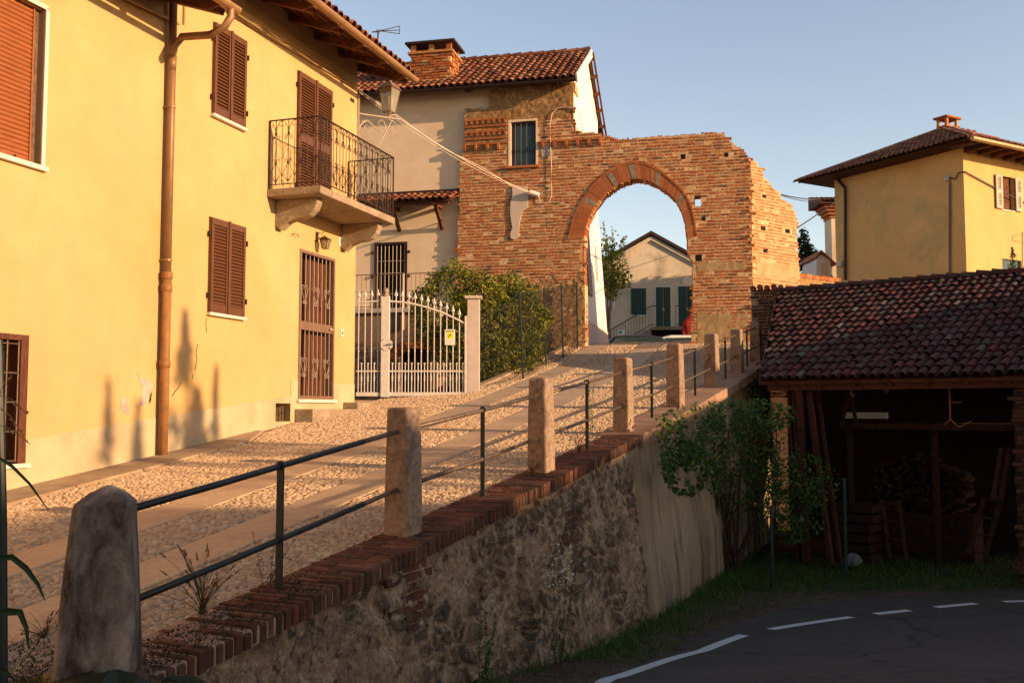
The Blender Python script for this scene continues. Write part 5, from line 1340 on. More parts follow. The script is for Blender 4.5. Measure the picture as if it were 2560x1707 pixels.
# concrete cap beyond
m=MB(); nS=24; 
for i in range(nS+1):
    u=UJ+.36+(UE2-UJ-.36)*i/nS; t=topz(u)+.01
    for (nn,dz) in ((-.25,-.25),(-.25,0),(.33,0),(.345,-.02),(.345,-.17),(.2,-.175)): m.v.append(tuple(RW.p(u,nn+random.uniform(-.004,.004),t+dz)))
m.f=[(i*6+k,i*6+k+1,(i+1)*6+k+1,(i+1)*6+k) for i in range(nS) for k in range(5)]+[(0,1,2,3,4,5)]
build(m,'concrete_cap',m_ccap,wt)
m=MB(); m.box(RW,UE2-.9,UE2-.2,.05,.33,-3,topz(UE2-.6)-.1); build(m,'brick_end',m_cop1,wt)
# bollard
bo_=RW.p(4.98/.9193,.06); bz_=g(bo_.x,bo_.y)-.06
m=MB(); F=RW; c=bo_
bf=Fr((0,0),(1,0)); bf.O=V(c.x-.02,c.y,0); bf.U=V(.97,.24,0).normalized(); bf.N=V(.24,-.97,0).normalized()
def ring(w,d,z,ch=.035): return [bf.p(x,y,z) for x,y in ((-w+ch,-d),(w-ch,-d),(w,-d+ch),(w,d-ch),(w-ch,d),(-w+ch,d),(-w,d-ch),(-w,-d+ch))]
rs_=[ring(.195,.19,bz_-.1),ring(.188,.185,bz_+.1),ring(.158,.155,bz_+.60),ring(.136,.134,bz_+.90),ring(.134,.132,bz_+.92),ring(.075,.074,bz_+.972,.02),ring(.012,.012,bz_+1.005,.004)]
rs_=[[p+bf.U*(.030*(i/6)) for p in r_] for i,r_ in enumerate(rs_)]
for r_ in rs_: m.v+=[tuple(p) for p in r_]
for k in range(6): m.f+=[(k*8+i,k*8+(i+1)%8,(k+1)*8+(i+1)%8,(k+1)*8+i) for i in range(8)]
m.f.append(tuple(range(48,56))); bl_=build(m,'stone_bollard',m_boll); fixn(bl_); bevel(bl_,.008,2); tag(bl_,'thick tapering grey concrete bollard with a pointed top at the foot of the lane','bollard')
# railing
rgx=thing('railing','railing of seven concrete posts joined by two iron rails along the retaining wall','railing',RW.p(14,0,topz(14)))
PY=[7.815,10.507,13.24,15.865,18.44,20.78,22.97]; HP=[.99,.99,1.0,1.03,1.0,.93,.93]
PU=[y/.9193 for y in PY]
for i,(u,h) in enumerate(zip(PU,HP)):
    m=MB(); z=topz(u)-.02; w0=.112 if i<3 else .12; w1=w0*.88; d0=w0*1.05; rz_=-.10+random.uniform(-.02,.02)
    F=Fr((0,0),(1,0)); o_=RW.p(u,0); F.O=V(o_.x,o_.y,0); F.U=RW.U.copy(); F.N=RW.N.copy()
    def rr_(w,z_,ch=.012): return [F.p(x+rz_*y,y-rz_*x,z_) for x,y in ((-w+ch,-w),(w-ch,-w),(w,-w+ch),(w,w-ch),(w-ch,w),(-w+ch,w),(-w,w-ch),(-w,-w+ch))]
    if i<1: R_=[rr_(w0,z-.05),rr_(w0,z+.05),rr_(w1+.005,z+h*.6),rr_(w1,z+h-.01),rr_(w1-.015,z+h)]
    else: R_=[rr_(w0,z-.05),rr_(w0*.98,z+h*.4),rr_(w1,z+h-.03),rr_(w1*.95,z+h-.010,.016),rr_(w1*.72,z+h+.004,.02)]
    for q in R_: m.v+=[tuple(p+V(random.uniform(-.003,.003),random.uniform(-.003,.003),0)) for p in q]
    for k in range(len(R_)-1): m.f+=[(k*8+a,k*8+(a+1)%8,(k+1)*8+(a+1)%8,(k+1)*8+a) for a in range(8)]
    m.f.append(tuple(range(8*(len(R_)-1),8*len(R_)))); o=build(m,'post',m_post,rgx); fixn(o); bevel(o,.006,1)
hT,hL=.815,.37
knots=[4.98/.9193+.14]+PU
for i,(a,b) in enumerate(zip(knots[:-1],knots[1:])):
    first=i==0
    za,zb2=topz(a)-.02,topz(b)-.02
    if first: za=bz_+.04
    for h in (hT,hL):
        hh0=h-(.03 if first and h==hL else 0)
        A,B=RW.p(a,0,za+hh0),RW.p(b,0,zb2+h); m=MB(); Md=A.lerp(B,.5)-Z*.008
        mt=m_iron if first else m_pipeg
        if first:
            K_=A.lerp(B,.80); m.tube([A,A.lerp(B,.25)-Z*.004,K_],.020,8); build(m,'rail',m_iron,rgx,smooth=True); m=MB(); m.tube([K_,B],.017,8); build(m,'rail',m_pipeg,rgx,smooth=True)
        else: m.tube([A,Md,B],.018,8); build(m,'rail',mt,rgx,smooth=True)
    um=(a+b)/2 if not first else RW.hit(697,1468,0)[0]; t=(um-a)/(b-a); zt=za+hT+(zb2-za)*t; zb_=topz(um)-.03
    m=MB(); wq=.024 if first else .019
    m.box(RW,um-.008,um+.008,-wq,wq,zb_,zt+.015); m.tube([RW.p(um-.01,0,zt),RW.p(um+.01,0,zt)],.03,10); m.box(RW,um-.03,um+.03,-.035,.045,zb_+.0,zb_+.012)
    build(m,'stanchion',m_iron,rgx)
# ================= TILED SHED =================
SO=V(4.62,18.5,.52); SD=V(.77,-.638,0).normalized(); SPH=V(.638,.77,0).normalized(); SL_=.445
SS_=(SPH+Z*SL_).normalized(); LR=4.85*math.hypot(1,SL_)
sh=thing('tiled_shed','dark open shed under a large old purplish clay tile roof, right of the wall','shed',V(7,17,-2.75))
ra=lambda r:-1.84*r/4.85     # the verge runs along the wall
P=lambda a,r,dz=0:SO+SD*a+SPH*r+Z*(r*SL_+dz)
AR=8.4
m=MB(); q=[P(0,0),P(AR,0),P(AR,4.85),P(ra(4.85),4.85)]; m.hexa([p-Z*.06 for p in q],q); 
q=[P(ra(4.85),4.85),P(AR,4.85),P(AR,6.2)-Z*1.25,P(-2.6,6.2)-Z*1.25]; m.hexa([p-Z*.06 for p in q],q); sr=build(m,'roof',m_wood,sh); fixn(sr)
def okt(a,b): r=b/math.hypot(1,SL_); return a>ra(r)-.05
O=SO-SD*2.2+Z*.03-SPH*.06
m=tiles(O,SD,SS_,int((AR+2.2)/.168),17,.168,.318,.074,mask=lambda a,b:okt(a-2.2,b),seg=7,jit=1.6)
build(m,'roof_tiles',m_tile2,sr)
m=MB(); 
for i in range(36):
    a=ra(4.85)-.1+i*.30; p0,p1=P(a,4.87,.10+.02*random.random()),P(a+.38,4.87,.08); k=len(m.v)
    for c,r in ((p0,.115),(p1,.09)):
        for q in range(6): an=math.pi*q/5; m.v.append(tuple(c+SPH*math.cos(an)*r+Z*math.sin(an)*r))
    for q in range(5): m.f.append((k+q,k+q+1,k+7+q,k+6+q))
build(m,'ridge_tile_row',m_tile2,sr)
m=MB(); m.bar(P(ra(0)-.02,0,.0),P(ra(4.85)-.04,4.85,.0),.035,.12); build(m,'verge_flashing',m_pipeg,sr)
gz0=-2.78
m=MB(); m.bar(P(.1,.12,-.14),P(AR,.12,-.14),.12,.16); m.bar(P(.1,2.4,-.16),P(AR,2.4,-.16),.14,.16); m.bar(P(-1.8,4.8,-.2),P(AR,4.8,-.2),.16,.2)
a=.5
while a<AR: m.bar(P(a,.0,-.07),P(a,4.8,-.07),.08,.09); a+=.62
build(m,'roof_beam',m_wood,sr)
SF=Fr((0,0),(1,0)); SF.O=V(SO.x,SO.y,0); SF.U=SD.copy(); SF.N=-SPH
def wallS(m,a0,r0,a1,r1,z0,z1):
    m.quad(SF.p(a0,-r0,z0),SF.p(a1,-r1,z0),SF.p(a1,-r1,z1),SF.p(a0,-r0,z1))
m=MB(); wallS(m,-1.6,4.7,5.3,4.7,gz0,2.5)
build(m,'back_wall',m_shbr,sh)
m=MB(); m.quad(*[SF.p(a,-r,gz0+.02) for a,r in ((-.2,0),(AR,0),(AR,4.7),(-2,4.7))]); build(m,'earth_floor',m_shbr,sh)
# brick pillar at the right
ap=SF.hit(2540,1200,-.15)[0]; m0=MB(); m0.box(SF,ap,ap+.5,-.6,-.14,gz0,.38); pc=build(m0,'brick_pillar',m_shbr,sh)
m=MB(); bricks(m,SF,ap,ap+.5,gz0,.3,lambda u,z:ap+.02<u<ap+.5,n0=-.06,prot=.012,h=.056,gap=.014); shift(m,SF.N*-.14); build(m,'pillar_bricks',m_cop1,pc)
# timber posts and leaning boards at the left
m=MB()
tl_=[((2020,962),(2052,1262),.12,-.3),((1998,962),(2010,1290),.14,-.15),((2042,962),(2075,1250),.08,-.55)]
for (a,b,wd,n) in tl_:
    A=SF.hit(*a,n); B=SF.hit(*b,n); m=MB(); m.bar(SF.p(A[0],n,A[1]),SF.p(B[0]+(B[0]-A[0])*.9,n,gz0),wd,wd*.7); build(m,'timber_post',m_wood,sh)
A=SF.hit(1965,960,-.35); B=SF.hit(1985,1175,-.35)
for k,(x0,x1) in enumerate(((1972,1990),(1984,2000))):
    A=SF.hit(x0,958,-.4); B=SF.hit(x1,1180,-.4); m=MB(); m.bar(SF.p(A[0],-.4,A[1]),SF.p(B[0]+.05,-.4,gz0),.16,.04); build(m,'leaning_board',m_wood2,sh)
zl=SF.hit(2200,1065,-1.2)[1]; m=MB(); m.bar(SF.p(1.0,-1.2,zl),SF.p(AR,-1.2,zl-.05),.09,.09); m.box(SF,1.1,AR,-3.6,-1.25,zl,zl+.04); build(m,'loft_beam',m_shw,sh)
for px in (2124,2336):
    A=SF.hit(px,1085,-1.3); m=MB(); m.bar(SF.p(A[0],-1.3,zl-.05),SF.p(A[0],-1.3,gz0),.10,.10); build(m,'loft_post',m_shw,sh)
def sthing(name,label,cat,m,mat,group=None):
    o=build(m,name,mat); tag(o,label,cat,group); return o
# things kept in the shed
A=SF.hit(2108,1038,-2.2); B=SF.hit(2218,1036,-2.2); m=MB(); m.box(SF,A[0],B[0],-2.25,-2.2,A[1]-.06,A[1]+.06); sthing('white_board','long white board lying on the loft beam of the dark shed','board',m,m_signw)
A=SF.hit(2373,955,-.5); B=SF.hit(2376,1048,-.5); m=MB(); m.tube([SF.p(A[0],-.5,A[1]),SF.p(B[0],-.5,B[1])],.012,6)
m.tube([SF.p(B[0],-.5,B[1]),SF.p(B[0]-.1,-.5,B[1]-.09)],.01,5); m.tube([SF.p(B[0],-.5,B[1]),SF.p(B[0]+.13,-.5,B[1]-.13),SF.p(B[0]+.33,-.5,B[1]-.03)],.01,5)
for dz in (-.1,-.62): m.tube([SF.p(A[0],-.5,A[1]+dz*.55),SF.p(A[0]+.18,-.5,A[1]+dz*.55)],.008,5)
sthing('hanging_pole','thin pole with small side pegs hanging below the shed eave','pole',m,M('orange_brown_pole',(.42,.17,.06),.6,.1,5))
for x0,y0,x1,y1,lab in ((2128,962,2128,988,'short upright iron hook under the shed eave'),(2218,958,2212,978,'small slanting iron hook under the shed eave')):
    A=SF.hit(x0,y0,-.3); B=SF.hit(x1,y1,-.3); m=MB(); m.tube([SF.p(A[0],-.3,A[1]+.1),SF.p(B[0],-.3,B[1]),SF.p(B[0]+.04,-.3,B[1]-.02),SF.p(B[0]+.05,-.3,B[1]+.03)],.012,5); sthing('hook',lab,'hook',m,M('orange_brown_hook',(.42,.17,.06),.6,.1,5))
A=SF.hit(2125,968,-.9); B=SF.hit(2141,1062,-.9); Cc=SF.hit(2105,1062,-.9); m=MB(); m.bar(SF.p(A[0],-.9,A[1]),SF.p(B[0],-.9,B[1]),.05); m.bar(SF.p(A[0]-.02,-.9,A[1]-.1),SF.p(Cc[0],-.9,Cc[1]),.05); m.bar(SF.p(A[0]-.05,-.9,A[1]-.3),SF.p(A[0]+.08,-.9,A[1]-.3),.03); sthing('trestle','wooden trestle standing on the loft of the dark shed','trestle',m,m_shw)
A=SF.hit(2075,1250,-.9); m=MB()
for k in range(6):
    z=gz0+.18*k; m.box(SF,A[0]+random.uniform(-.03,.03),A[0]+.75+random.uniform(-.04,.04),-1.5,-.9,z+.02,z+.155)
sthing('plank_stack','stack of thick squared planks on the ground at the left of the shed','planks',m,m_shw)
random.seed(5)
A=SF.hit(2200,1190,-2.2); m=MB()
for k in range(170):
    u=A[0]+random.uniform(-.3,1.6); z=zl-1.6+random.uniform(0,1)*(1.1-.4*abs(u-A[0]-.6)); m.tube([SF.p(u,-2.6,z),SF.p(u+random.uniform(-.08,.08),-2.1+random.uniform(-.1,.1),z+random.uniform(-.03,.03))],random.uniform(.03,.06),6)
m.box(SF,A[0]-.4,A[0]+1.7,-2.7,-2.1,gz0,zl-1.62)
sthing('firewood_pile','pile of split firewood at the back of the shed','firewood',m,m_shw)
for (x0,y0,x1,y1,wd,lab) in ((2220,1252,2245,1385,.28,'old pallet board leaning in the middle of the shed'),(2478,1245,2440,1372,.26,'broken wooden crate side leaning near the brick pillar'),(2510,1120,2492,1235,.12,'narrow plank leaning beside the brick pillar')):
    A=SF.hit(x0,y0,-.5); B=SF.hit(x1,y1,-.3); m=MB(); a_=SF.p(A[0],-.6,A[1]); b_=SF.p(B[0],-.3,B[1]-.1)
    for s in (-1,1): m.bar(a_+SD*wd/2*s,b_+SD*wd/2*s,.07,.05)
    for t in (.05,.35,.65,.95): c_=a_.lerp(b_,t); m.bar(c_-SD*wd/2,c_+SD*wd/2,.10,.02)
    sthing('leaning_pallet',lab,'pallet',m,m_shw)
A=hit_low(1990,1312); m=MB()
def lump(m,c,r,sq=.7,n=7):
    k=len(m.v)
    for j in range(n):
        for i in range(n):
            a=2*math.pi*i/n; b=math.pi*(j/(n-1)-.5); rr=r*random.uniform(.8,1.1); m.v.append(tuple(c+V(math.cos(a)*math.cos(b)*rr,math.sin(a)*math.cos(b)*rr,math.sin(b)*rr*sq)))
    for j in range(n-1):
        for i in range(n): m.f.append((k+j*n+i,k+j*n+(i+1)%n,k+(j+1)*n+(i+1)%n,k+(j+1)*n+i))
lump(m,V(5.15,18.0,-1.95),.11); sthing('plastic_sack','small crumpled white bag among the dark shrubs by the shed','bag',m,m_bag)
m=MB(); lump(m,V(5.95,17.6,-2.62),.17,.8); sthing('plastic_sack','larger crumpled white bag on the grass in front of the plank stack','bag',m,m_bag)
# stakes in the grass
for (x,yt,yb,Y,lab,mt) in ((1928,1262,1475,15.4,'dark iron stake standing in the grass by the shrub',m_iron),(2110,1195,1420,16.3,'green metal stake standing in front of the plank stack',M('green_stake_paint',(.012,.05,.032),.5,.1,5))):
    a=ray(x,yt); b=ray(x,yb); m=MB(); pt=a*(Y/a.y); pb=V(pt.x,Y,low(pt.x,Y)-.1); m.box(Fr((pt.x,Y),(1,0)),-.022,.022,-.02,.02,pb.z,pt.z); sthing('stake',lab,'stake',m,mt)
# brick wall stub behind the railing end, under the shed verge
m0=MB(); BW=Fr((0,0),(1,0)); BW.O=V(5.72,23.7,0); BW.U=V(.95,-.3,0).normalized(); BW.N=V(-.3,-.95,0).normalized()
m0.box(BW,0,1.3,-.4,-.003,-3,2.85); sbw=build(m0,'side_wall',m_cmort,sh)
m=MB(); bricks(m,BW,0,1.3,.3,2.85,lambda u,z:.08<u<1.25,n0=-.05,prot=.012,h=.056,gap=.02); build(m,'wall_bricks',m_cop1,sbw)
m=MB(); 
for k in range(5): 
    c=BW.p(.05+k*.16,-.1,2.90+.02*(k%2)); m.tube([c+BW.N*.16,c-BW.N*.2],.07,6)
build(m,'coping_tiles',m_tile2,sbw)
# old wall with ivy under the shed roof
random.seed(9)
iv=thing('ivy','ivy and creeper hanging over the end of the retaining wall beside the shed','ivy',RW.p(22.5,.4,-2.6))
m=MB()
for i in range(2600):
    u=random.uniform(20.2,24.6); z=random.uniform(-1.9,topz(u)-.05)
    if mn.noise(V(u*1.7,z*1.7,2))+.35*math.sin(u*4)<-.05: continue
    leaf_mb(m,RW.p(u,faceN(u,z)+random.uniform(.0,.10),z),.075,.75,RW.N*.7)
build(m,'foliage',m_shrub,iv)
m=MB()
for k in range(7):
    u=20.6+k*.6; m.tube([RW.p(u+.15*math.sin(j*1.3+k),faceN(u,-2)+.01,-2.7+j*.35) for j in range(8)],.012,4)
build(m,'stem',m_bark,iv)
# ================= SHRUB BY THE WALL =================
random.seed(12)
sb=hit_low(1832,1432); shb=thing('wall_shrub','loose green shrub with several thin dark stems growing against the rendered wall','shrub',(sb.x,sb.y,sb.z))
m=MB(); lm=MB()
def crown_ok(p):
    return (p-RW.O).dot(RW.N)>faceN((p-RW.O).dot(RW.U),p.z)+.0
tips=[]
for k in range(14):
    tx=random.choice([-1,-1,1])*random.uniform(.1,1.3); 
    tgt=V(sb.x+.05+tx*.85+.15,sb.y+random.uniform(-.5,.5)+tx*.35,sb.z+random.uniform(1.3,2.55)-abs(tx)*.25)
    m1=sb.lerp(tgt,.4)+V(random.uniform(-.12,.12),random.uniform(-.1,.1),.15); m2=sb.lerp(tgt,.75)+V(random.uniform(-.12,.12),random.uniform(-.12,.12),.15)
    st=sb+V(random.uniform(-.08,.08),random.uniform(-.08,.08),-.05)
    if not crown_ok(tgt): tgt+=RW.N*.35; 
    if not crown_ok(m2): m2+=RW.N*.3
    m.tube([st,m1,m2,tgt],random.uniform(.018,.034),5,r1=.006)
    for q in range(7):
        a=m1.lerp(tgt,random.random()); b=a+V(random.gauss(0,.28),random.gauss(0,.25),random.gauss(.16,.18)); m.tube([a,b],.007,4,r1=.003); tips.append((a,b))
build(m,'stem',m_bark,shb)
bs=[(1800,1075,170,75),(1760,1130,110,95),(1900,1180,150,90),(2010,1210,90,75),(1980,1290,85,70),(1715,1170,62,70),(1880,1040,110,45)]
n=0
while n<7500:
    bx,by,rx,ry=random.choice(bs); an=random.random()*6.28; r=random.random()**.6
    x=bx+math.cos(an)*rx*r; y=by+math.sin(an)*ry*r
    uw_,zw_=RW.hit(x,y,.5); Yw=RW.p(uw_,.5).y; Y=min(sb.y+random.gauss(.1,.42),Yw-.05-random.random()*.6); rr=ray(x,y); p=rr*(Y/rr.y)
    if mn.noise(p*2.7)<-.02: continue
    if not crown_ok(p): continue
    leaf_mb(lm,p,random.choice((.045,.06,.09)),.6,Z*.5); n+=1
for a,b in tips:
    for q in range(7):
        p=a.lerp(b,random.random())+V(random.gauss(0,.04),random.gauss(0,.04),random.gauss(0,.04))
        if crown_ok(p): leaf_mb(lm,p,.05,.6,Z*.4)
build(lm,'foliage',m_shrub,shb)
m=MB()
for k in range(14):
    c=sb+V(random.gauss(.1,.6),random.gauss(0,.4),random.uniform(1,2.2)); 
    if crown_ok(c): lump(m,c,.028,1,5)
build(m,'blossom',M('orange_pink_petals',(.55,.14,.08),.7,.1,5),shb)
# ================= WEEDS =================
def grass_tuft(name,label,p,n,h,spread,heads=.6,seed=1):
    random.seed(seed); t=thing(name,label,'weed',p); m=MB(); hd=MB()
    for i in range(n):
        a=random.uniform(0,6.28); l=h*random.uniform(.4,1.05); s=random.uniform(.1,1)*spread; q=[p+V(math.cos(a),math.sin(a),0)*.04*random.random()]
        for k in range(1,6): tt=k/5; q.append(p+V(math.cos(a)*s*tt**1.6,math.sin(a)*s*tt**1.6,l*tt*(1-.18*tt)))
        m.tube(q,.0022,3,r1=.001,cap=False)
        if random.random()<.8:
            j=random.randint(1,3); b=q[j]; dr=V(math.cos(a+random.gauss(0,.7)),math.sin(a+random.gauss(0,.7)),random.uniform(.3,1.2)).normalized()*random.uniform(.08,.2)*h/.4; k0=len(m.v); sd_=dr.cross(Z).normalized()*.005; m.v+=[tuple(b-sd_),tuple(b+sd_),tuple(b+dr)]; m.f.append((k0,k0+1,k0+2))
        if random.random()<heads:
            d=(q[-1]-q[-2]).normalized(); hd.tube([q[-1],q[-1]+d*.012,q[-1]+d*.04,q[-1]+d*.055-Z*.006],.0065,5,r1=.002)
    build(m,'blade',m_dry,t); 
    if hd.v: build(hd,'seed_head',M('seed_head_brown',(.20,.11,.06),.9,.2,20),t)
    return t
def on_cop(px,py): u,z=RW.hit(px,py,.0); return RW.p(u,0,topz(u)-.01)
def at_lane(px,py):
    r=ray(px,py); t=1.
    while r.z*t>g(r.x*t,r.y*t): t+=.01
    return r*t
grass_tuft('grass_tuft','large tuft of bristly grass with seed heads growing out of the coping near the bollard',at_lane(505,1545),46,.46,.30,.7,4)
grass_tuft('grass_tuft','small grass tuft at the foot of the second concrete post',on_cop(1330,1180),16,.26,.16,.1,5)
grass_tuft('grass_tuft','grass tuft growing by the iron stanchion after the second post',on_cop(1448,1112),22,.36,.2,.1,6)
grass_tuft('grass_tuft','low grass tuft behind the bollard at the lower left',at_lane(110,1600),26,.20,.2,.3,7)
for (px,py) in ((318,1182),(415,1152),(450,1148)): pass
def twig_weed(label,p,h,n,seed,mat=m_dry,flower=None,wd=.10,lsz=.03,lean=.0):
    random.seed(seed); t=thing('tall_weed',label,'weed',p); m=MB(); lf=MB(); fl=MB()
    for i in range(n):
        b=p+V(random.uniform(-.03,.03),random.uniform(-.03,.03),-.02); tp_=b+V(random.gauss(0,wd)+lean,random.gauss(0,wd),h*random.uniform(.7,1)); md=b.lerp(tp_,.5)+V(random.gauss(0,.02),random.gauss(0,.02),0)
        m.tube([b,md,tp_],.0035,4,r1=.0015)
        for k in range(34):
            tt=random.uniform(.08,1); q=b.lerp(md,tt*2) if tt<.5 else md.lerp(tp_,tt*2-1)
            d=V(random.gauss(0,1),random.gauss(0,1),.6).normalized()*random.uniform(.02,.05)*(1.3-tt); leaf_mb(lf,q+d*.6,lsz*(1.3-tt*.7),.3)
            if flower and tt>.62:
                e=q+V(random.gauss(0,.07),random.gauss(0,.07),random.uniform(.0,.10)); m.tube([q,e],.0012,3); 
                for w__ in range(3): leaf_mb(fl,e,.020,.9)
    build(m,'stem',m_bark if flower else mat,t); build(lf,'foliage',m_shrub if flower else mat,t)
    if flower: build(fl,'flower',m_flow,t)['kind']='stuff'
twig_weed('spindly branching weed in front of the cobbles by the first iron stanchion',at_lane(660,1478),.42,3,2)
twig_weed('tall thin green weed rising behind the third iron stanchion',at_lane(1480,1090),.95,2,3,m_shrub,wd=.03,lsz=.05)
p=hit_low(1370,1700)
twig_weed('flowering weed with tiny white daisies in front of the rubble wall',V(RW.p(9.9,.75).x,RW.p(9.9,.75).y,-2.2),1.15,7,5,m_shrub,flower=True,wd=.16,lean=.05)
twig_weed('dark leafy weed without flowers at the foot of the rubble wall',V(RW.p(8.6,.62).x,RW.p(8.6,.62).y,-2.15),.75,5,8,m_shrub,wd=.12,lsz=.06)
# dark edge: clump of weeds at the foot of the bollard
random.seed(31); m=MB()
for i in range(2200):
    x=random.uniform(-30,340); y=random.uniform(1590,1790); q=at_lane(x,min(y,1700))+V(0,-random.random()*.25,0); 
    if (q-V(bo_.x,bo_.y,q.z)).length<.22: continue
    blade(m,V(q.x,q.y,g(q.x,q.y)-.02),random.uniform(.03,.10),.008,.8,2)
lump(m,V(bo_.x+.02,bo_.y-.16,bz_-.0),.40,.38,12); lump(m,V(bo_.x-.35,bo_.y-.12,bz_-.05),.34,.36,10); lump(m,V(bo_.x+.33,bo_.y-.05,bz_-.02),.28,.36,10)
for i in range(2600):
    a=random.random()*6.28; r_=.42*random.random()**.5; q=V(bo_.x+math.cos(a)*r_*1.5,bo_.y-.18+math.sin(a)*r_*.7,bz_+.10*(1-r_/.45))
    blade(m,q,random.uniform(.02,.08),.008,.8,2)
for i in range(7000):
    u=4.7+2.6*random.random()**1.5; q=RW.p(u,random.uniform(-.1,.3),0); q.z=topz(u)-.03; leaf_mb(m,q+Z*random.uniform(0,.04),.022,.4,Z*.4)
o=build(m,'moss_and_weeds',leafm('dark_moss',[(0,(.012,.016,.008)),(1,(.035,.04,.018))],.1),loc=(0,0,0)); tag(o,'dark low moss and weeds round the bollard at the lower left','weeds',kind='stuff')
random.seed(33); m=MB()
for i in range(2600):
    Y=random.uniform(5.5,17); xl=rail_x(Y)+.62; q=V(xl+random.random()**1.8*.75,Y,0); q.z=low(q.x,q.y)
    if mn.noise(V(Y*1.3,q.x,1))<-.1: continue
    blade(m,q,random.uniform(.05,.20)*(1.2 if Y>10 else .8),.010,.8,3)
o=build(m,'wall_foot_weeds',m_grass,loc=(0,0,0)); tag(o,'ragged weeds along the foot of the rubble wall','weeds',kind='stuff')
random.seed(35); m=MB()
for i in range(3000):
    Y=random.uniform(6,15); xl=rail_x(Y)+.6; q=V(xl+random.random()*1.2,Y,0); 
    if q.x>interp(Y,[p[1] for p in edge[:8]],[p[0] for p in edge[:8]])+.15: continue
    q.z=low(q.x,q.y)+.02; leaf_mb(m,q,.035,.5,Z*1.5)
o=build(m,'dead_leaves',leafm('dead_leaf',[(0,(.10,.05,.03)),(.5,(.16,.09,.05)),(1,(.07,.04,.03))],.1),loc=(0,0,0)); tag(o,'brown dead leaves scattered on the verge below the wall','leaves',kind='stuff')
# reed leaves and dark pole at the left edge
def pt(px,py,Y): r=ray(px,py); return r*(Y/r.y)
m=MB(); a=pt(6,930,3.0); m.tube([pt(8,1720,3.0),pt(6,1300,3.0),pt(-3,900,3.0),pt(-5,850,3.0)],.013,8); o=build(m,'sign_pole',m_iron); tag(o,'dark metal pole at the very left edge, in front of the lane','pole')
rd_=thing('reed','broad dark reed leaves arching in from the lower left edge','reed',pt(-60,1720,3.0))
for pts,wd in (([(-20,1395),(30,1392),(65,1420),(95,1460),(112,1500)],.008),([(-20,1540),(20,1528),(50,1530),(66,1570),(72,1625)],.010),([(-10,1140),(30,1165),(75,1210),(122,1276)],.004),([(-20,1672),(10,1676),(40,1700)],.008)):
    m=MB(); Q=[pt(x,y,2.7) for x,y in pts]; n=len(Q)
    for i,q in enumerate(Q): t=i/(n-1); w2=wd*math.sin(math.pi*(.25+.74*t))+.0008; dd=(Q[min(i+1,n-1)]-Q[max(i-1,0)]).normalized(); s=dd.cross(V(0,1,0)).normalized()*w2; m.v+=[tuple(q-s),tuple(q+V(0,.004,0)),tuple(q+s)]
    for i in range(n-1): m.f+=[(3*i,3*i+1,3*i+4,3*i+3),(3*i+1,3*i+2,3*i+5,3*i+4)]
    build(m,'reed_leaf',m_dtree,rd_)
m=MB()
for (x0,y0,x1,y1) in ((-10,985,70,1035),(-10,1010,60,1090),(-10,1060,75,1110),(-10,1000,30,940)):
    Q=[pt(x0,y0,2.7),pt((x0+x1)/2,(y0+y1)/2-12,2.7),pt(x1,y1,2.7)]; m.tube(Q,.0012,3)
    for k in range(9): q=Q[0].lerp(Q[2],random.uniform(.2,1)); leaf_mb(m,q+Z*.004,.016,.3)
build(m,'seed_stalk',m_dry,rd_)
# ================= BEYOND THE ARCH =================
CH=Fr((0,47.5),(1,-.06)); CV=lambda x,y:CH.hit(x,y)
ch=thing('gabled_house','cream gabled house with dark green doors seen through the arch','house',CH.p(6,0,1.5))
ap=CV(1627,588); l=CV(1500,660); ew=CV(1515,668); rgt=(2*ap[0]-l[0],l[1])
d1=CH.rect((1640,718),(1676,718),(1676,820),(1640,820)); d2=CH.rect((1696,716),(1738,716),(1738,819),(1696,819)); w1=CH.rect((1578,721),(1615,721),(1615,787),(1578,787))
m=MB(); uw0=l[0]+.35; uw1=rgt[0]-.35; zr_=lambda u:ap[1]-.12-abs(u-ap[0])*(ap[1]-l[1])/(ap[0]-l[0])
m.quad(CH.p(uw0,0,.8),CH.p(uw1,0,.8),CH.p(uw1,0,zr_(uw1)),CH.p(ap[0],0,zr_(ap[0])),CH.p(uw0,0,zr_(uw0)))
m.quad(CH.p(uw0,0,.8),CH.p(uw0,-9,.8),CH.p(uw0,-9,zr_(uw0)),CH.p(uw0,0,zr_(uw0))); m.quad(CH.p(uw1,0,.8),CH.p(uw1,-9,.8),CH.p(uw1,-9,zr_(uw1)),CH.p(uw1,0,zr_(uw1)))
ll=CV(1490,660)[0]; m.quad(CH.p(ll-1.4,-.5,.8),CH.p(uw0,-.5,.8),CH.p(uw0,-.5,zr_(uw0)-.3),CH.p(ll-1.4,-.5,zr_(uw0)-1.2))
build(m,'wall',m_cream,ch)
m=MB()
for s in (-1,1):
    e=ap[0]+s*(ap[0]-l[0]+.15); q=[CH.p(ap[0],.22,ap[1]+.02),CH.p(e,.22,zr_(e)+.12),CH.p(e,-9.3,zr_(e)+.12),CH.p(ap[0],-9.3,ap[1]+.02)]; m.hexa(q,[p+Z*.16 for p in q])
rf=build(m,'roof',m_dgut,ch); fixn(rf)
m=MB()
for s in (-1,1):
    e=ap[0]+s*(ap[0]-l[0]); q=[(ap[0],ap[1]-.25),(e,zr_(e)-.13),(e,zr_(e)+.05),(ap[0],ap[1]-.07)]; m.prism([CH.p(a,.12,b) for a,b in q],-CH.N*.12)
o=build(m,'cornice',m_cream,ch); fixn(o)
m=MB(); c=CV(1672,615); m.lathe(CH.p(c[0],-2,c[1]-.6),[(.26,0),(.26,.5),(.36,.55),(.36,.95),(.2,1.05)],10); build(m,'chimney',m_white,rf,smooth=True)
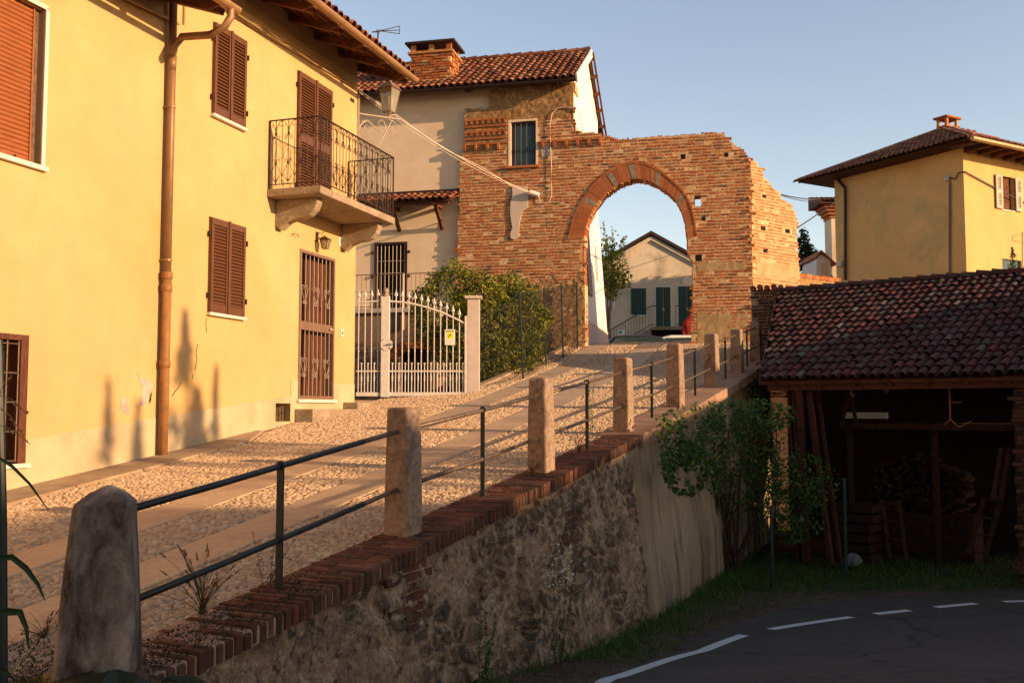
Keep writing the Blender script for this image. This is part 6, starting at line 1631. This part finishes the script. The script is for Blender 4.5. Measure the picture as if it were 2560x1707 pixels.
for rc in (d1,d2):
    m=MB(); m.box(CH,rc[0]-.07,rc[1]+.07,.0,.03,rc[2]-.08,rc[3]+.08); dd=build(m,'door',m_marble,ch)
    m=MB(); um=(rc[0]+rc[1])/2
    for a,b in ((rc[0],um-.01),(um+.01,rc[1])):
        m.box(CH,a,b,.03,.05,rc[2],rc[3])
        for c_,d_ in ((rc[2]+.12,rc[2]+.85),(rc[2]+.98,rc[3]-.12)): m.box(CH,a+.08,b-.08,.05,.062,c_,d_)
    build(m,'panel',m_green,dd); m=MB(); m.box(CH,um-.05,um+.05,.06,.12,rc[2]+.8,rc[2]+.93); build(m,'handle',m_ltp,dd)
m=MB(); m.box(CH,w1[0]-.05,w1[1]+.05,0,.04,w1[2]-.07,w1[2]); wn=build(m,'window',m_marble,ch)
m=MB(); um=(w1[0]+w1[1])/2
for a,b in ((w1[0],um-.01),(um+.01,w1[1])):
    m.box(CH,a,b,.01,.05,w1[2],w1[3])
    for k in range(12): z=w1[2]+.08+k*(w1[3]-w1[2]-.16)/12; m.box(CH,a+.06,b-.06,.05,.06,z,z+.05)
build(m,'shutter',m_green,wn)
c=CV(1718,705); m=MB(); m.tube([CH.p(c[0],0,c[1]),CH.p(c[0],.05,c[1])],.24,18); build(m,'round_plaque',m_plast,ch)
# stairs and platform
zpl=d1[2]-.05; m=MB(); ue=CV(1622,825)[0]; m.box(CH,ue,uw1,.0,1.5,zpl-.15,zpl); m.box(CH,ue+.4,uw1,.0,1.3,.8,zpl-.9); stp=build(m,'platform',m_conc,ch)
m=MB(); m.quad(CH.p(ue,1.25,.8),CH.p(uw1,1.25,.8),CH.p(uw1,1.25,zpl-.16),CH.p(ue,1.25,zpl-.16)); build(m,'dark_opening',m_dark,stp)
m=MB(); st=CV(1520,860)
for k in range(14): a=ue-k*.27; z=zpl-.16*(k+1); m.box(CH,a-.27,a,.1,1.4,.8,z)
build(m,'stairs',m_conc,stp)
m=MB(); 
def rl_(a,b,za,zb_):
    A=CH.p(a,1.4,za);B=CH.p(b,1.4,zb_); m.bar(A+Z*.95,B+Z*.95,.04); m.bar(A+Z*.1,B+Z*.1,.03); n=int((B-A).length/.15)
    for i in range(n+1): q=A.lerp(B,i/n); m.tube([q,q+Z*.95],.011,4)
rl_(ue,d1[0]-.1,zpl,zpl); rl_(d1[1]+.1,d2[0]-.1,zpl,zpl); rl_(ue-3.8,ue,zpl-.16*14,zpl); build(m,'railing',m_iron,stp)
# notice boards
def simple(name,label,cat,m,mat,parts=()):
    o=build(m,name,mat); tag(o,label,cat)
    for nm,mm,mt in parts: build(mm,nm,mt,o)
    return o
B1=Fr((0,44),(1,0)); a=B1.hit(1510,725); b=B1.hit(1537,768); m=MB(); m.box(B1,a[0],b[0],0,.05,b[1],a[1]); mm=MB(); mm.tube([B1.p((a[0]+b[0])/2,-.03,1.2),B1.p((a[0]+b[0])/2,-.03,b[1])],.04,6); simple('notice_board','white board on a pole behind the young tree, seen through the arch','sign',m,m_signw,[('pole',mm,m_iron)])
B2=Fr((0,40),(1,0)); a=B2.hit(1546,825); b=B2.hit(1562,850); m=MB(); m.box(B2,a[0],b[0],0,.04,b[1],a[1]); mm=MB(); mm.box(B2,a[0]+.02,a[0]+.13,.04,.045,a[1]-.15,a[1]-.03); mp=MB(); mp.tube([B2.p((a[0]+b[0])/2,-.03,1.2),B2.p((a[0]+b[0])/2,-.03,b[1])],.03,6); simple('info_sign','small white sign with a green mark at the foot of the stairs','sign',m,m_signw,[('green_mark',mm,m_grn),('pole',mp,m_iron)])
# red coated person half hidden by the arch jamb
def person_at():
    r=ray(1727,790); Y=36.5; top=r*(Y/r.y); gz=g(8,36.5) if False else 1.45
    import bmesh
    t=thing('person','person in a red coat half hidden behind the right side of the arch','person',(top.x,Y,gz))
    h=top.z-gz+.22; s=h/1.72; X0=top.x; J=lambda x,y,z:(X0+x*s,Y+y*s,gz+z*s)
    me=bpy.data.meshes.new('body'); V_=[J(0,0,.95),J(0,0,1.2),J(0,0,1.42),J(0,0,1.52),J(0,-.02,1.64),J(-.17,0,1.40),J(-.22,-.02,1.12),J(-.20,-.10,.88),J(.17,0,1.40),J(.22,-.02,1.12),J(.20,-.10,.88),J(-.09,0,.9),J(-.10,-.02,.48),J(-.10,.0,.08),J(-.10,-.12,.03),J(.09,0,.9),J(.10,.02,.48),J(.10,.04,.08),J(.10,-.08,.03)]
    E_=[(0,1),(1,2),(2,3),(3,4),(2,5),(5,6),(6,7),(2,8),(8,9),(9,10),(0,11),(11,12),(12,13),(13,14),(0,15),(15,16),(16,17),(17,18)]
    org=V(top.x,Y,gz); me.from_pydata([tuple(V(v)-org) for v in V_],E_,[]); o=bpy.data.objects.new('body',me); C.objects.link(o); o.parent=t
    md=o.modifiers.new('skin','SKIN'); rad=[.15,.16,.14,.055,.095,.07,.05,.035,.07,.05,.035,.09,.06,.045,.04,.09,.06,.045,.04]
    for v,r_ in zip(me.skin_vertices[0].data,rad): v.radius=(r_*s,r_*s)
    me.skin_vertices[0].data[0].use_root=True
    ss=o.modifiers.new('sub','SUBSURF'); ss.levels=1; ss.render_levels=2; me.materials.append(m_red)
    m=MB(); hc=V(J(0,-.01,1.70)); 
    for j in range(7):
        for i in range(10): a=2*math.pi*i/10; b=math.pi*(j/6-.5); m.v.append(tuple(hc+V(math.cos(a)*math.cos(b)*.095,math.sin(a)*math.cos(b)*.105,math.sin(b)*.10)*s))
    m.f=[(j*10+i,j*10+(i+1)%10,(j+1)*10+(i+1)%10,(j+1)*10+i) for j in range(6) for i in range(10)]
    build(m,'hair',m_door,t,smooth=True)
person_at()
# parked cars: only the roofs clear the crest
def car(px,Y,col,label,ztop_px):
    r=ray(px,ztop_px); p=r*(Y/r.y); gz=p.z-1.45; t=thing('parked_car',label,'car',(p.x,Y,gz),'cars parked beyond the arch')
    F=Fr((p.x,Y),(1,0)); prof=[(-2.0,.35),(-2.05,.75),(-1.25,.92),(-.75,1.38),(-.45,1.45),(.55,1.45),(.95,1.38),(1.55,.98),(2.0,.9),(2.05,.4)]
    m=MB(); m.prism([F.p(a,.8,gz+b) for a,b in prof],-F.N*1.6); o=build(m,'body',col,t); fixn(o); bevel(o,.12,3)
    for s in (.81,-.81):
        m=MB(); q=[(-.95,.98),(-.65,1.34),(.6,1.36),(1.25,.98)]; m.prism([F.p(a,s,gz+b) for a,b in q],F.N*(.01 if s>0 else -.01)); o=build(m,'side_window',m_win,t); fixn(o)
    for a in (-1.3,1.3):
        for n in (.75,-.75): m=MB(); m.tube([F.p(a,n-.1,gz+.32),F.p(a,n+.1,gz+.32)],.32,16); wh=build(m,'wheel',m_tyre,t); m=MB(); m.tube([F.p(a,n-.11,gz+.32),F.p(a,n+.11,gz+.32)],.19,12); build(m,'rim',m_ltp,wh)
car(1580,36,m_car1,'dark car left of the white one, only its roof showing above the crest',841); car(1700,36.5,m_car2,'white car right of the dark one, only its roof showing above the crest',841)
# trees
def tree(name,label,cat,base,trunk,blobs,n,size,mat,seed,tr=.07,mb=m_bark,asp=.7,sp=None):
    t=thing(name,label,cat,base); random.seed(seed); m=MB(); B=V(base)
    top=V(blobs[0][0],blobs[0][1],blobs[0][2]); m.tube([B-Z*.1,B.lerp(top,.45)+V(.03,0,0),top],tr,7,r1=tr*.4)
    for b in blobs: s_=B.lerp(top,random.uniform(.35,.8)); m.tube([s_,s_.lerp(V(b[:3]),.6)+Z*.1,V(b[:3])+Z*b[5]*.6],tr*.4,5,r1=tr*.12)
    if sp:
        for a in sp: m.tube([V(blobs[0][:3]),V(a)],tr*.2,4,r1=.008)
    build(m,'trunk',mb,t); lm=blob_leaves(blobs,n,size,seed,asp,.25)
    if sp:
        for a in sp:
            for k in range(55): q=V(blobs[0][:3]).lerp(V(a),random.uniform(.35,1.02)); leaf_mb(lm,q+V(random.gauss(0,.06),random.gauss(0,.06),random.gauss(0,.05)),size,asp)
    build(lm,'crown',mat,t); return t
def pw(x,y,Y): return tuple(pt(x,y,Y))
YT=39
bb=[(1530,680,42,70),(1515,640,25,50),(1545,700,40,35),(1520,720,30,30),(1528,735,22,20)]
tree('young_tree','young pale green tree with upright shoots beside the white gable, through the arch','tree',(pt(1512,850,YT).x,YT,1.4),1,[(*pw(x,y,YT),rx/FPX*YT,.6,ry/FPX*YT) for x,y,rx,ry in bb],1700,.13,m_tree,4,.07,m_barkl,sp=[pw(1508,560,YT),pw(1532,578,YT),pw(1562,590,YT)])
YD=44
bb=[(2020,650,28,45),(2008,610,14,42),(2035,672,22,30),(2052,690,25,20)]
tree('dark_tree','dark evergreen tree between the brick ruin and the far yellow house','tree',(pt(2022,760,YD).x,YD,1.0),1,[(*pw(x,y,YD),rx/FPX*YD,.6,ry/FPX*YD) for x,y,rx,ry in bb],2600,.14,m_dtree,5,.1)
# ================= RIGHT: YELLOW OCHRE HOUSE =================
yc=33.; rc_=ray(2411,500); RC=V(rc_.x/rc_.y*yc,yc,0)
A1=Fr((RC.x,RC.y),(-.503,.864)); A1.O=RC.copy(); A1.U=V(-.503,.864,0).normalized(); A1.N=V(-.864,-.503,0).normalized()
A2=Fr((RC.x,RC.y),(.864,.503)); A2.O=RC.copy(); A2.U=V(.864,.503,0).normalized(); A2.N=V(.503,-.864,0).normalized()
rh_=thing('ochre_house','ochre house with a hipped tile roof and grey shutters standing behind the shed','house',A1.p(2,0,1)+A2.U*2)
WL=A1.hit(2088,550)[0]; ze3=A1.hit(2411,378)[1]; D2=8.5
s0=A2.hit(2482,440)[0],A2.hit(2548,440)[0]; ws=A2.rect((2504,441),(2534,444),(2534,527),(2504,524)); w2=A2.rect((2506,650),(2548,648),(2560,700),(2506,700))
m=MB(); wall_holes(m,A1,0,WL,0,ze3+.5,[]); wall_holes(m,A2,0,D2,0,ze3+.5,[(*ws,.12),(w2[0],w2[1],w2[2],w2[3],.12)])
q=A1.p(WL); f_=lambda a,b,z:V(RC.x,RC.y,0)+A1.U*a+A2.U*b+Z*z
m.quad(f_(WL,0,0),f_(WL,D2,0),f_(WL,D2,ze3+.5),f_(WL,0,ze3+.5)); m.quad(f_(0,D2,0),f_(WL,D2,0),f_(WL,D2,ze3+.5),f_(0,D2,ze3+.5)); build(m,'wall',m_ochre,rh_)
OV=.95; zo=ze3+.12
ec_=[f_(-OV,-OV,zo),f_(WL+OV,-OV,zo),f_(WL+OV,D2+OV,zo),f_(-OV,D2+OV,zo)]
pitch=.46; hw_=(WL+2*OV)/2; rz3=zo+hw_*pitch
r0=f_(WL/2,-OV+hw_*1.06,rz3); r1=f_(WL/2,D2+OV-hw_*.9,rz3)
m=MB(); m.add([*ec_,r0,r1],[(0,1,4),(1,2,5,4),(2,3,5),(3,0,4,5),(0,3,2,1)]); rr3=build(m,'roof',m_wood,rh_)
def plane_tiles(A,B,T0,T1,label):
    D=(B-A).normalized(); up=(T0-A)-(T0-A).dot(D)*D; Lr=up.length; S=up.normalized(); n=int((B-A).length/.2)+1; t0=(T0-A).dot(D); t1=(T1-A).dot(D); W_=(B-A).length
    return tiles(A-S*.05+Z*.04,D,S,n,int(Lr/.32)+1,.2,.32,.08,mask=lambda a,b:a>t0*b/Lr-.1 and a<W_-(W_-t1)*b/Lr+.1,seg=4)
m=plane_tiles(ec_[1],ec_[0],r0,r0,'') if False else plane_tiles(ec_[0],ec_[1],r0,r0,'')
build(m,'roof_tiles',m_tile,rr3); m=plane_tiles(ec_[0],ec_[3],r0,r1,''); build(m,'roof_tiles',m_tile,rr3)
m=MB()
for a,b in ((ec_[0],r0),(ec_[1],r0),(r0,r1)): m.tube([a+Z*.06,b+Z*.08],.11,6)
build(m,'hip_tiles',m_tile,rr3)
m=MB(); m.tube([ec_[0]-A2.N*-.06-Z*.03,ec_[3]-Z*.03+A2.N*.06],.08,8); build(m,'gutter',m_gut,rh_)
m=MB(); k=-OV+.4
while k<D2: a=f_(-OV+.1,k,zo-.08); b=f_(.0,k,zo-.08); m.bar(a,b,.1,.12); k+=.7
build(m,'rafter_end',m_wood2,rh_)
c=V(r0.x,r0.y,0)
m=MB(); cF=Fr((c.x,c.y),(.864,.503)); cF.O=c+A2.U*.3; 
for a in (-.56,.02):
    for b in (-.17,.17): m.box(A2,0,0,0,0,0,0) if False else m.obox(c+A2.U*(a+.35)+A1.U*b+Z*(rz3+.22),A2.U*.05,A1.U*.05,Z*.20)
m.obox(c+A2.U*.08+Z*(rz3+.04),A2.U*.36,A1.U*.22,Z*.10); m.obox(c+A2.U*.08+Z*(rz3+.45),A2.U*.44,A1.U*.30,Z*.035); build(m,'chimney',m_brick,rr3)
# shutters, window, pipes
m=MB(); m.box(A2,ws[0]-.03,ws[1]+.03,0,.03,ws[2]-.04,ws[2]); wn=build(m,'window',m_marble,rh_); m=MB(); m.quad(A2.p(ws[0],-.11,ws[2]),A2.p(ws[1],-.11,ws[2]),A2.p(ws[1],-.11,ws[3]),A2.p(ws[0],-.11,ws[3])); build(m,'blind',m_curt if False else m_wood2,wn)
m_gsh=M('faded_grey_shutter',(.50,.45,.38),.7,.08,6,.1)
sw=(ws[1]-ws[0])*.5
for a,b in ((ws[0]-sw*1.15,ws[0]-.03),(ws[1]+.03,ws[1]+sw*1.15)):
    m=shutter_leaf(A2,a,b,ws[2],ws[3],.04,mid=(ws[2]+ws[3])/2,st=.1); o=build(m,'shutter',m_gsh,wn); fixn(o)
    m=MB(); m.box(A2,a+.08,b-.08,.035,.052,ws[2]+.1,ws[3]-.08); build(m,'louvre_shade',m_wood,o)
m=MB(); m.box(A2,w2[0],w2[1],-.11,-.08,w2[2],w2[3]); build(m,'lower_window',m_win,rh_)
m=MB(); pts=[(2093,440),(2096,452),(2112,470),(2113,500),(2113,700)]
m.tube([A1.p(A1.hit(x,y,.1)[0],.1,A1.hit(x,y,.1)[1]) for x,y in pts],.055,8); build(m,'downpipe',m_dgut,rh_)
m=MB(); m.tube([A1.p(A1.hit(2374,y,.05)[0],.05,A1.hit(2374,y,.05)[1]) for y in (455,700)],.035,6); build(m,'conduit',m_pipeg,rh_)
for x,y,s in ((2371,447,.09),(2103,660,.11)):
    a=A1.hit(x,y); m=MB(); m.box(A1,a[0]-s,a[0]+s,0,.12,a[1]-s,a[1]+s); o=build(m,'meter_box',m_gp,rh_); bevel(o,.02,2)
m=MB(); a=A1.hit(2374,445,.05); b=A1.hit(2395,432,.05); q=[A1.p(a[0],.05,a[1]),A1.p(b[0]+.1,.05,b[1]-.2),A1.p(b[0],.05,b[1])]+sag(A2.p(0.02,.05,b[1]),A2.p(5.5,.05,b[1]-1.1),.06); m.tube(q,.022,5); build(m,'wall_wire',m_cabled,rh_)
# corniced building left of it
B3=Fr((0,46),(1,0)); m=MB(); a=B3.hit(2078,545); b=B3.hit(2130,720); m.box(B3,a[0],a[0]+3,-1.0,0,.8,a[1]); cb=thing('corniced_house','narrow cream building with a brick cornice directly left of the ochre house','house',B3.p(a[0]+1,0,.8)); build(m,'wall',m_cream,cb)
m=MB()
for k in range(4): m.box(B3,a[0]-.06-.12*k,a[0]+3,-1.0,.06+.12*k,a[1]+k*.14,a[1]+.13+k*.14)
build(m,'cornice',m_vous,cb)
m=MB(); z=a[1]+.56; m.hexa([B3.p(a[0]-.7,.6,z),B3.p(a[0]+3,.6,z),B3.p(a[0]+3,-1.2,z),B3.p(a[0]-.7,-1.2,z)],[B3.p(a[0]-.7,.6,z+.08),B3.p(a[0]+3,.6,z+.08),B3.p(a[0]+3,-1.2,z+.55),B3.p(a[0]-.7,-1.2,z+.55)]); ro=build(m,'roof',m_wood,cb)
m=tiles(B3.p(a[0]-.7,.65,z+.10),V(1,0,0),V(0,1,.27).normalized(),18,6,.22,.32,.09,seg=4); build(m,'roof_tiles',m_tile,ro)
# little gabled hut
B4=Fr((0,41),(1,0)); ap=B4.hit(2050,630); lf=B4.hit(2037,645); rg=B4.hit(2088,664); bt=B4.hit(2060,700)
hb=thing('gabled_hut','tiny white gabled hut between the dark tree and the ochre house','hut',B4.p(ap[0],0,bt[1]-1.5))
wl=B4.hit(2041,650)[0]; wr=B4.hit(2076,650)[0]; m=MB(); m.prism([B4.p(wl,0,bt[1]-1.5),B4.p(wr,0,bt[1]-1.5),B4.p(wr,0,rg[1]+.2),B4.p(ap[0],0,ap[1]-.08),B4.p(wl,0,lf[1]-.1)],V(0,2,0)); o=build(m,'wall',m_white,hb); fixn(o)
m=MB(); 
for e in (lf,rg): q=[B4.p(ap[0],.2,ap[1]),B4.p(e[0],.2,e[1]),B4.p(e[0],-2.2,e[1]),B4.p(ap[0],-2.2,ap[1])]; m.hexa(q,[p+Z*.06 for p in q])
o=build(m,'roof',m_vous,hb); fixn(o)
m=MB(); m.box(B4,wl+.16,wr-.12,0,.02,bt[1]-1,lf[1]-.2); build(m,'shaded_panel',m_cream,hb)
# low garden wall with brick coping
gwl=thing('garden_wall','low rubble garden wall with a coping of upright bricks right of the brick ruin','wall',(8.5,29,2))
p0=RT.p(1.9,-.2,0); p1=pt(2100,700,31.5); p1.z=0; gf=Fr((p0.x,p0.y),(1,0)); gf.O=p0.copy(); gf.U=(p1-p0).normalized(); gf.N=V(gf.U.y,-gf.U.x,0); Lg=(p1-p0).length
za_=ray(2010,696); za_=za_.z/za_.y*28.; zb5=ray(2095,705); zb5=zb5.z/zb5.y*31.4
m=MB(); m.hexa([gf.p(-.2,0,1),gf.p(Lg,0,1),gf.p(Lg,-.35,1),gf.p(-.2,-.35,1)],[gf.p(-.2,0,za_),gf.p(Lg,0,zb5),gf.p(Lg,-.35,zb5),gf.p(-.2,-.35,za_)]); build(m,'wall',m_rubpl,gwl)
m=MB(); n=int(Lg/.075)
for k in range(n): u=k*.075; z=za_+(zb5-za_)*u/Lg+random.uniform(-.015,.015); m.box(gf,u,u+.06,-.36,.03,z+.005,z+.13)
build(m,'brick_coping',m_brick,gwl)
# wires between ruin and houses
m=MB(); r=RT.hit(1955,480); a=RT.p(r[0],-.2,r[1]); b=A1.p(WL,0,A1.hit(2088,493)[1]); m.tube(sag(a,b,.12),.018,5); m.tube(sag(a,b,.20),.012,4); o=build(m,'telephone_wire',m_cabled); tag(o,'pair of dark wires from the top of the ruin to the ochre house','wire')
m=MB(); r=RT.hit(1990,580); a=RT.p(r[0],-.2,r[1]); b=pt(2085,508,44); m.tube([a,b],.02,4); o=build(m,'telephone_wire',m_cabled); tag(o,'single dark wire rising from the ruin edge to the corniced building','wire')
# aerial and plants showing above the shed ridge
m=MB(); m.tube([A_(2530,600,30),A_(2560,608,30)],.012,4); m.tube([A_(2532,590,30),A_(2560,586,30)],.012,4); m.tube([A_(2532,590,30),A_(2530,600,30)],.012,4); m.tube([A_(2556,580,30),A_(2556,720,30)],.02,5); o=build(m,'aerial',m_ltp); tag(o,'small aerial on a mast in front of the ochre house at the right edge','antenna')
random.seed(77); t=thing('conifer_sapling','slim green sapling poking above the shed ridge at the right edge','tree',(pt(2530,760,26).x,26,.8)); m=MB(); lm=MB()
b=V(pt(2530,760,26)); b.z=.8; tp=pt(2531,618,26); m.tube([b,tp],.03,5,r1=.008)
for k in range(420): tt=random.random(); q=b.lerp(tp,.45+.55*tt); w_=.27*(1-tt)+.02; leaf_mb(lm,q+V(random.uniform(-w_,w_),random.uniform(-w_,w_),0),.09,.4)
build(m,'trunk',m_bark,t); build(lm,'crown',m_shrub,t)
# ================= OUT OF FRAME: what shades the foreground =================
nh=thing('added_shade_house','long plain unseen house added right of the view to shade the foreground','house',(24,0,-2.6))  # unseen house added so its stepped roofline shades road and wall
m=MB(); X0,X1=21.,28.
def bx(m,x0,x1,y0,y1,z0,z1): m.hexa([V(x0,y0,z0),V(x1,y0,z0),V(x1,y1,z0),V(x0,y1,z0)],[V(x0,y0,z1),V(x1,y0,z1),V(x1,y1,z1),V(x0,y1,z1)])
NHZ=[(-14,-1.2,NZ1),(-1.2,10.5,NZ2)] if 'NZ1' in globals() else [(-16,-2.5,5.7),(-2.49,-1.32,4.7),(-.92,3.2,4.6),(3.21,9,4.72),(9.01,12.0,2.8)]
for y0,y1,z in NHZ: bx(m,X0,X1,y0,y1,-2.7,z-.5)
build(m,'wall',m_cream,nh)
m=MB()
for y0,y1,z in NHZ: bx(m,X0-.5,X1+.5,y0,y1,z-.49,z)
build(m,'roof',m_tbase,nh)

nb2=thing('added_shade_barn','low unseen barn added beyond the right end of the shed to shade its roof','barn',(16,11,-2.7))  # unseen barn added to keep the sun off the shed tiles
m=MB(); bx(m,14.9,18.5,8.5,14.2,-2.7,2.95); build(m,'wall',m_cream,nb2); m=MB(); bx(m,14.7,18.7,8.3,14.3,2.96,3.12); bx(m,15.2,18.6,12.6,16.0,2.4,3.8); build(m,'roof',m_tbase,nb2)
# slim trees on the far verge, whose shadows fall on the yellow wall
def conifer(x,y,top,r,wd,lab):
    random.seed(int(y*100)+50); t=thing('slim_conifer',lab,'tree',(x,y,-2.6),'slim conifers outside the view'); m=MB(); m.tube([V(x,y,-2.7),V(x+.1,y,top-.2)],.07,6,r1=.01); build(m,'trunk',m_bark,t)
    lm=MB()
    for k in range(int(1500*wd)):
        z=random.random(); zz=-1.5+(top+1.5)*z; w_=r*min(1,(top-zz)/1.6+.08)*random.uniform(.2,1); a=random.random()*6.28
        q=V(x+math.cos(a)*w_,y+math.sin(a)*w_,zz)
        if mn.noise(q*1.9)<-.10 and zz<top-1: continue
        leaf_mb(lm,q,.15,.5)
    build(lm,'crown',m_dtree,t)
for x,y,top,r,wd,lb in ((13,3.45,5.15,.22,.8,'slender leftmost'),(13.2,3.95,4.9,.30,1.0,'low bushy'),(13,5.05,6.0,.40,2.0,'tallest pointed'),(13.3,5.25,5.0,.60,2.6,'broad thick'),(13.1,5.8,5.25,.20,.7,'thin rightmost'),(13.6,1.2,3.6,.9,2.4,'wide low'),(13.4,-.9,4.2,.8,2.2,'rounded far')):
    conifer(x,y,top,r,wd,lb+' dark conifer outside the view, shading the yellow wall')
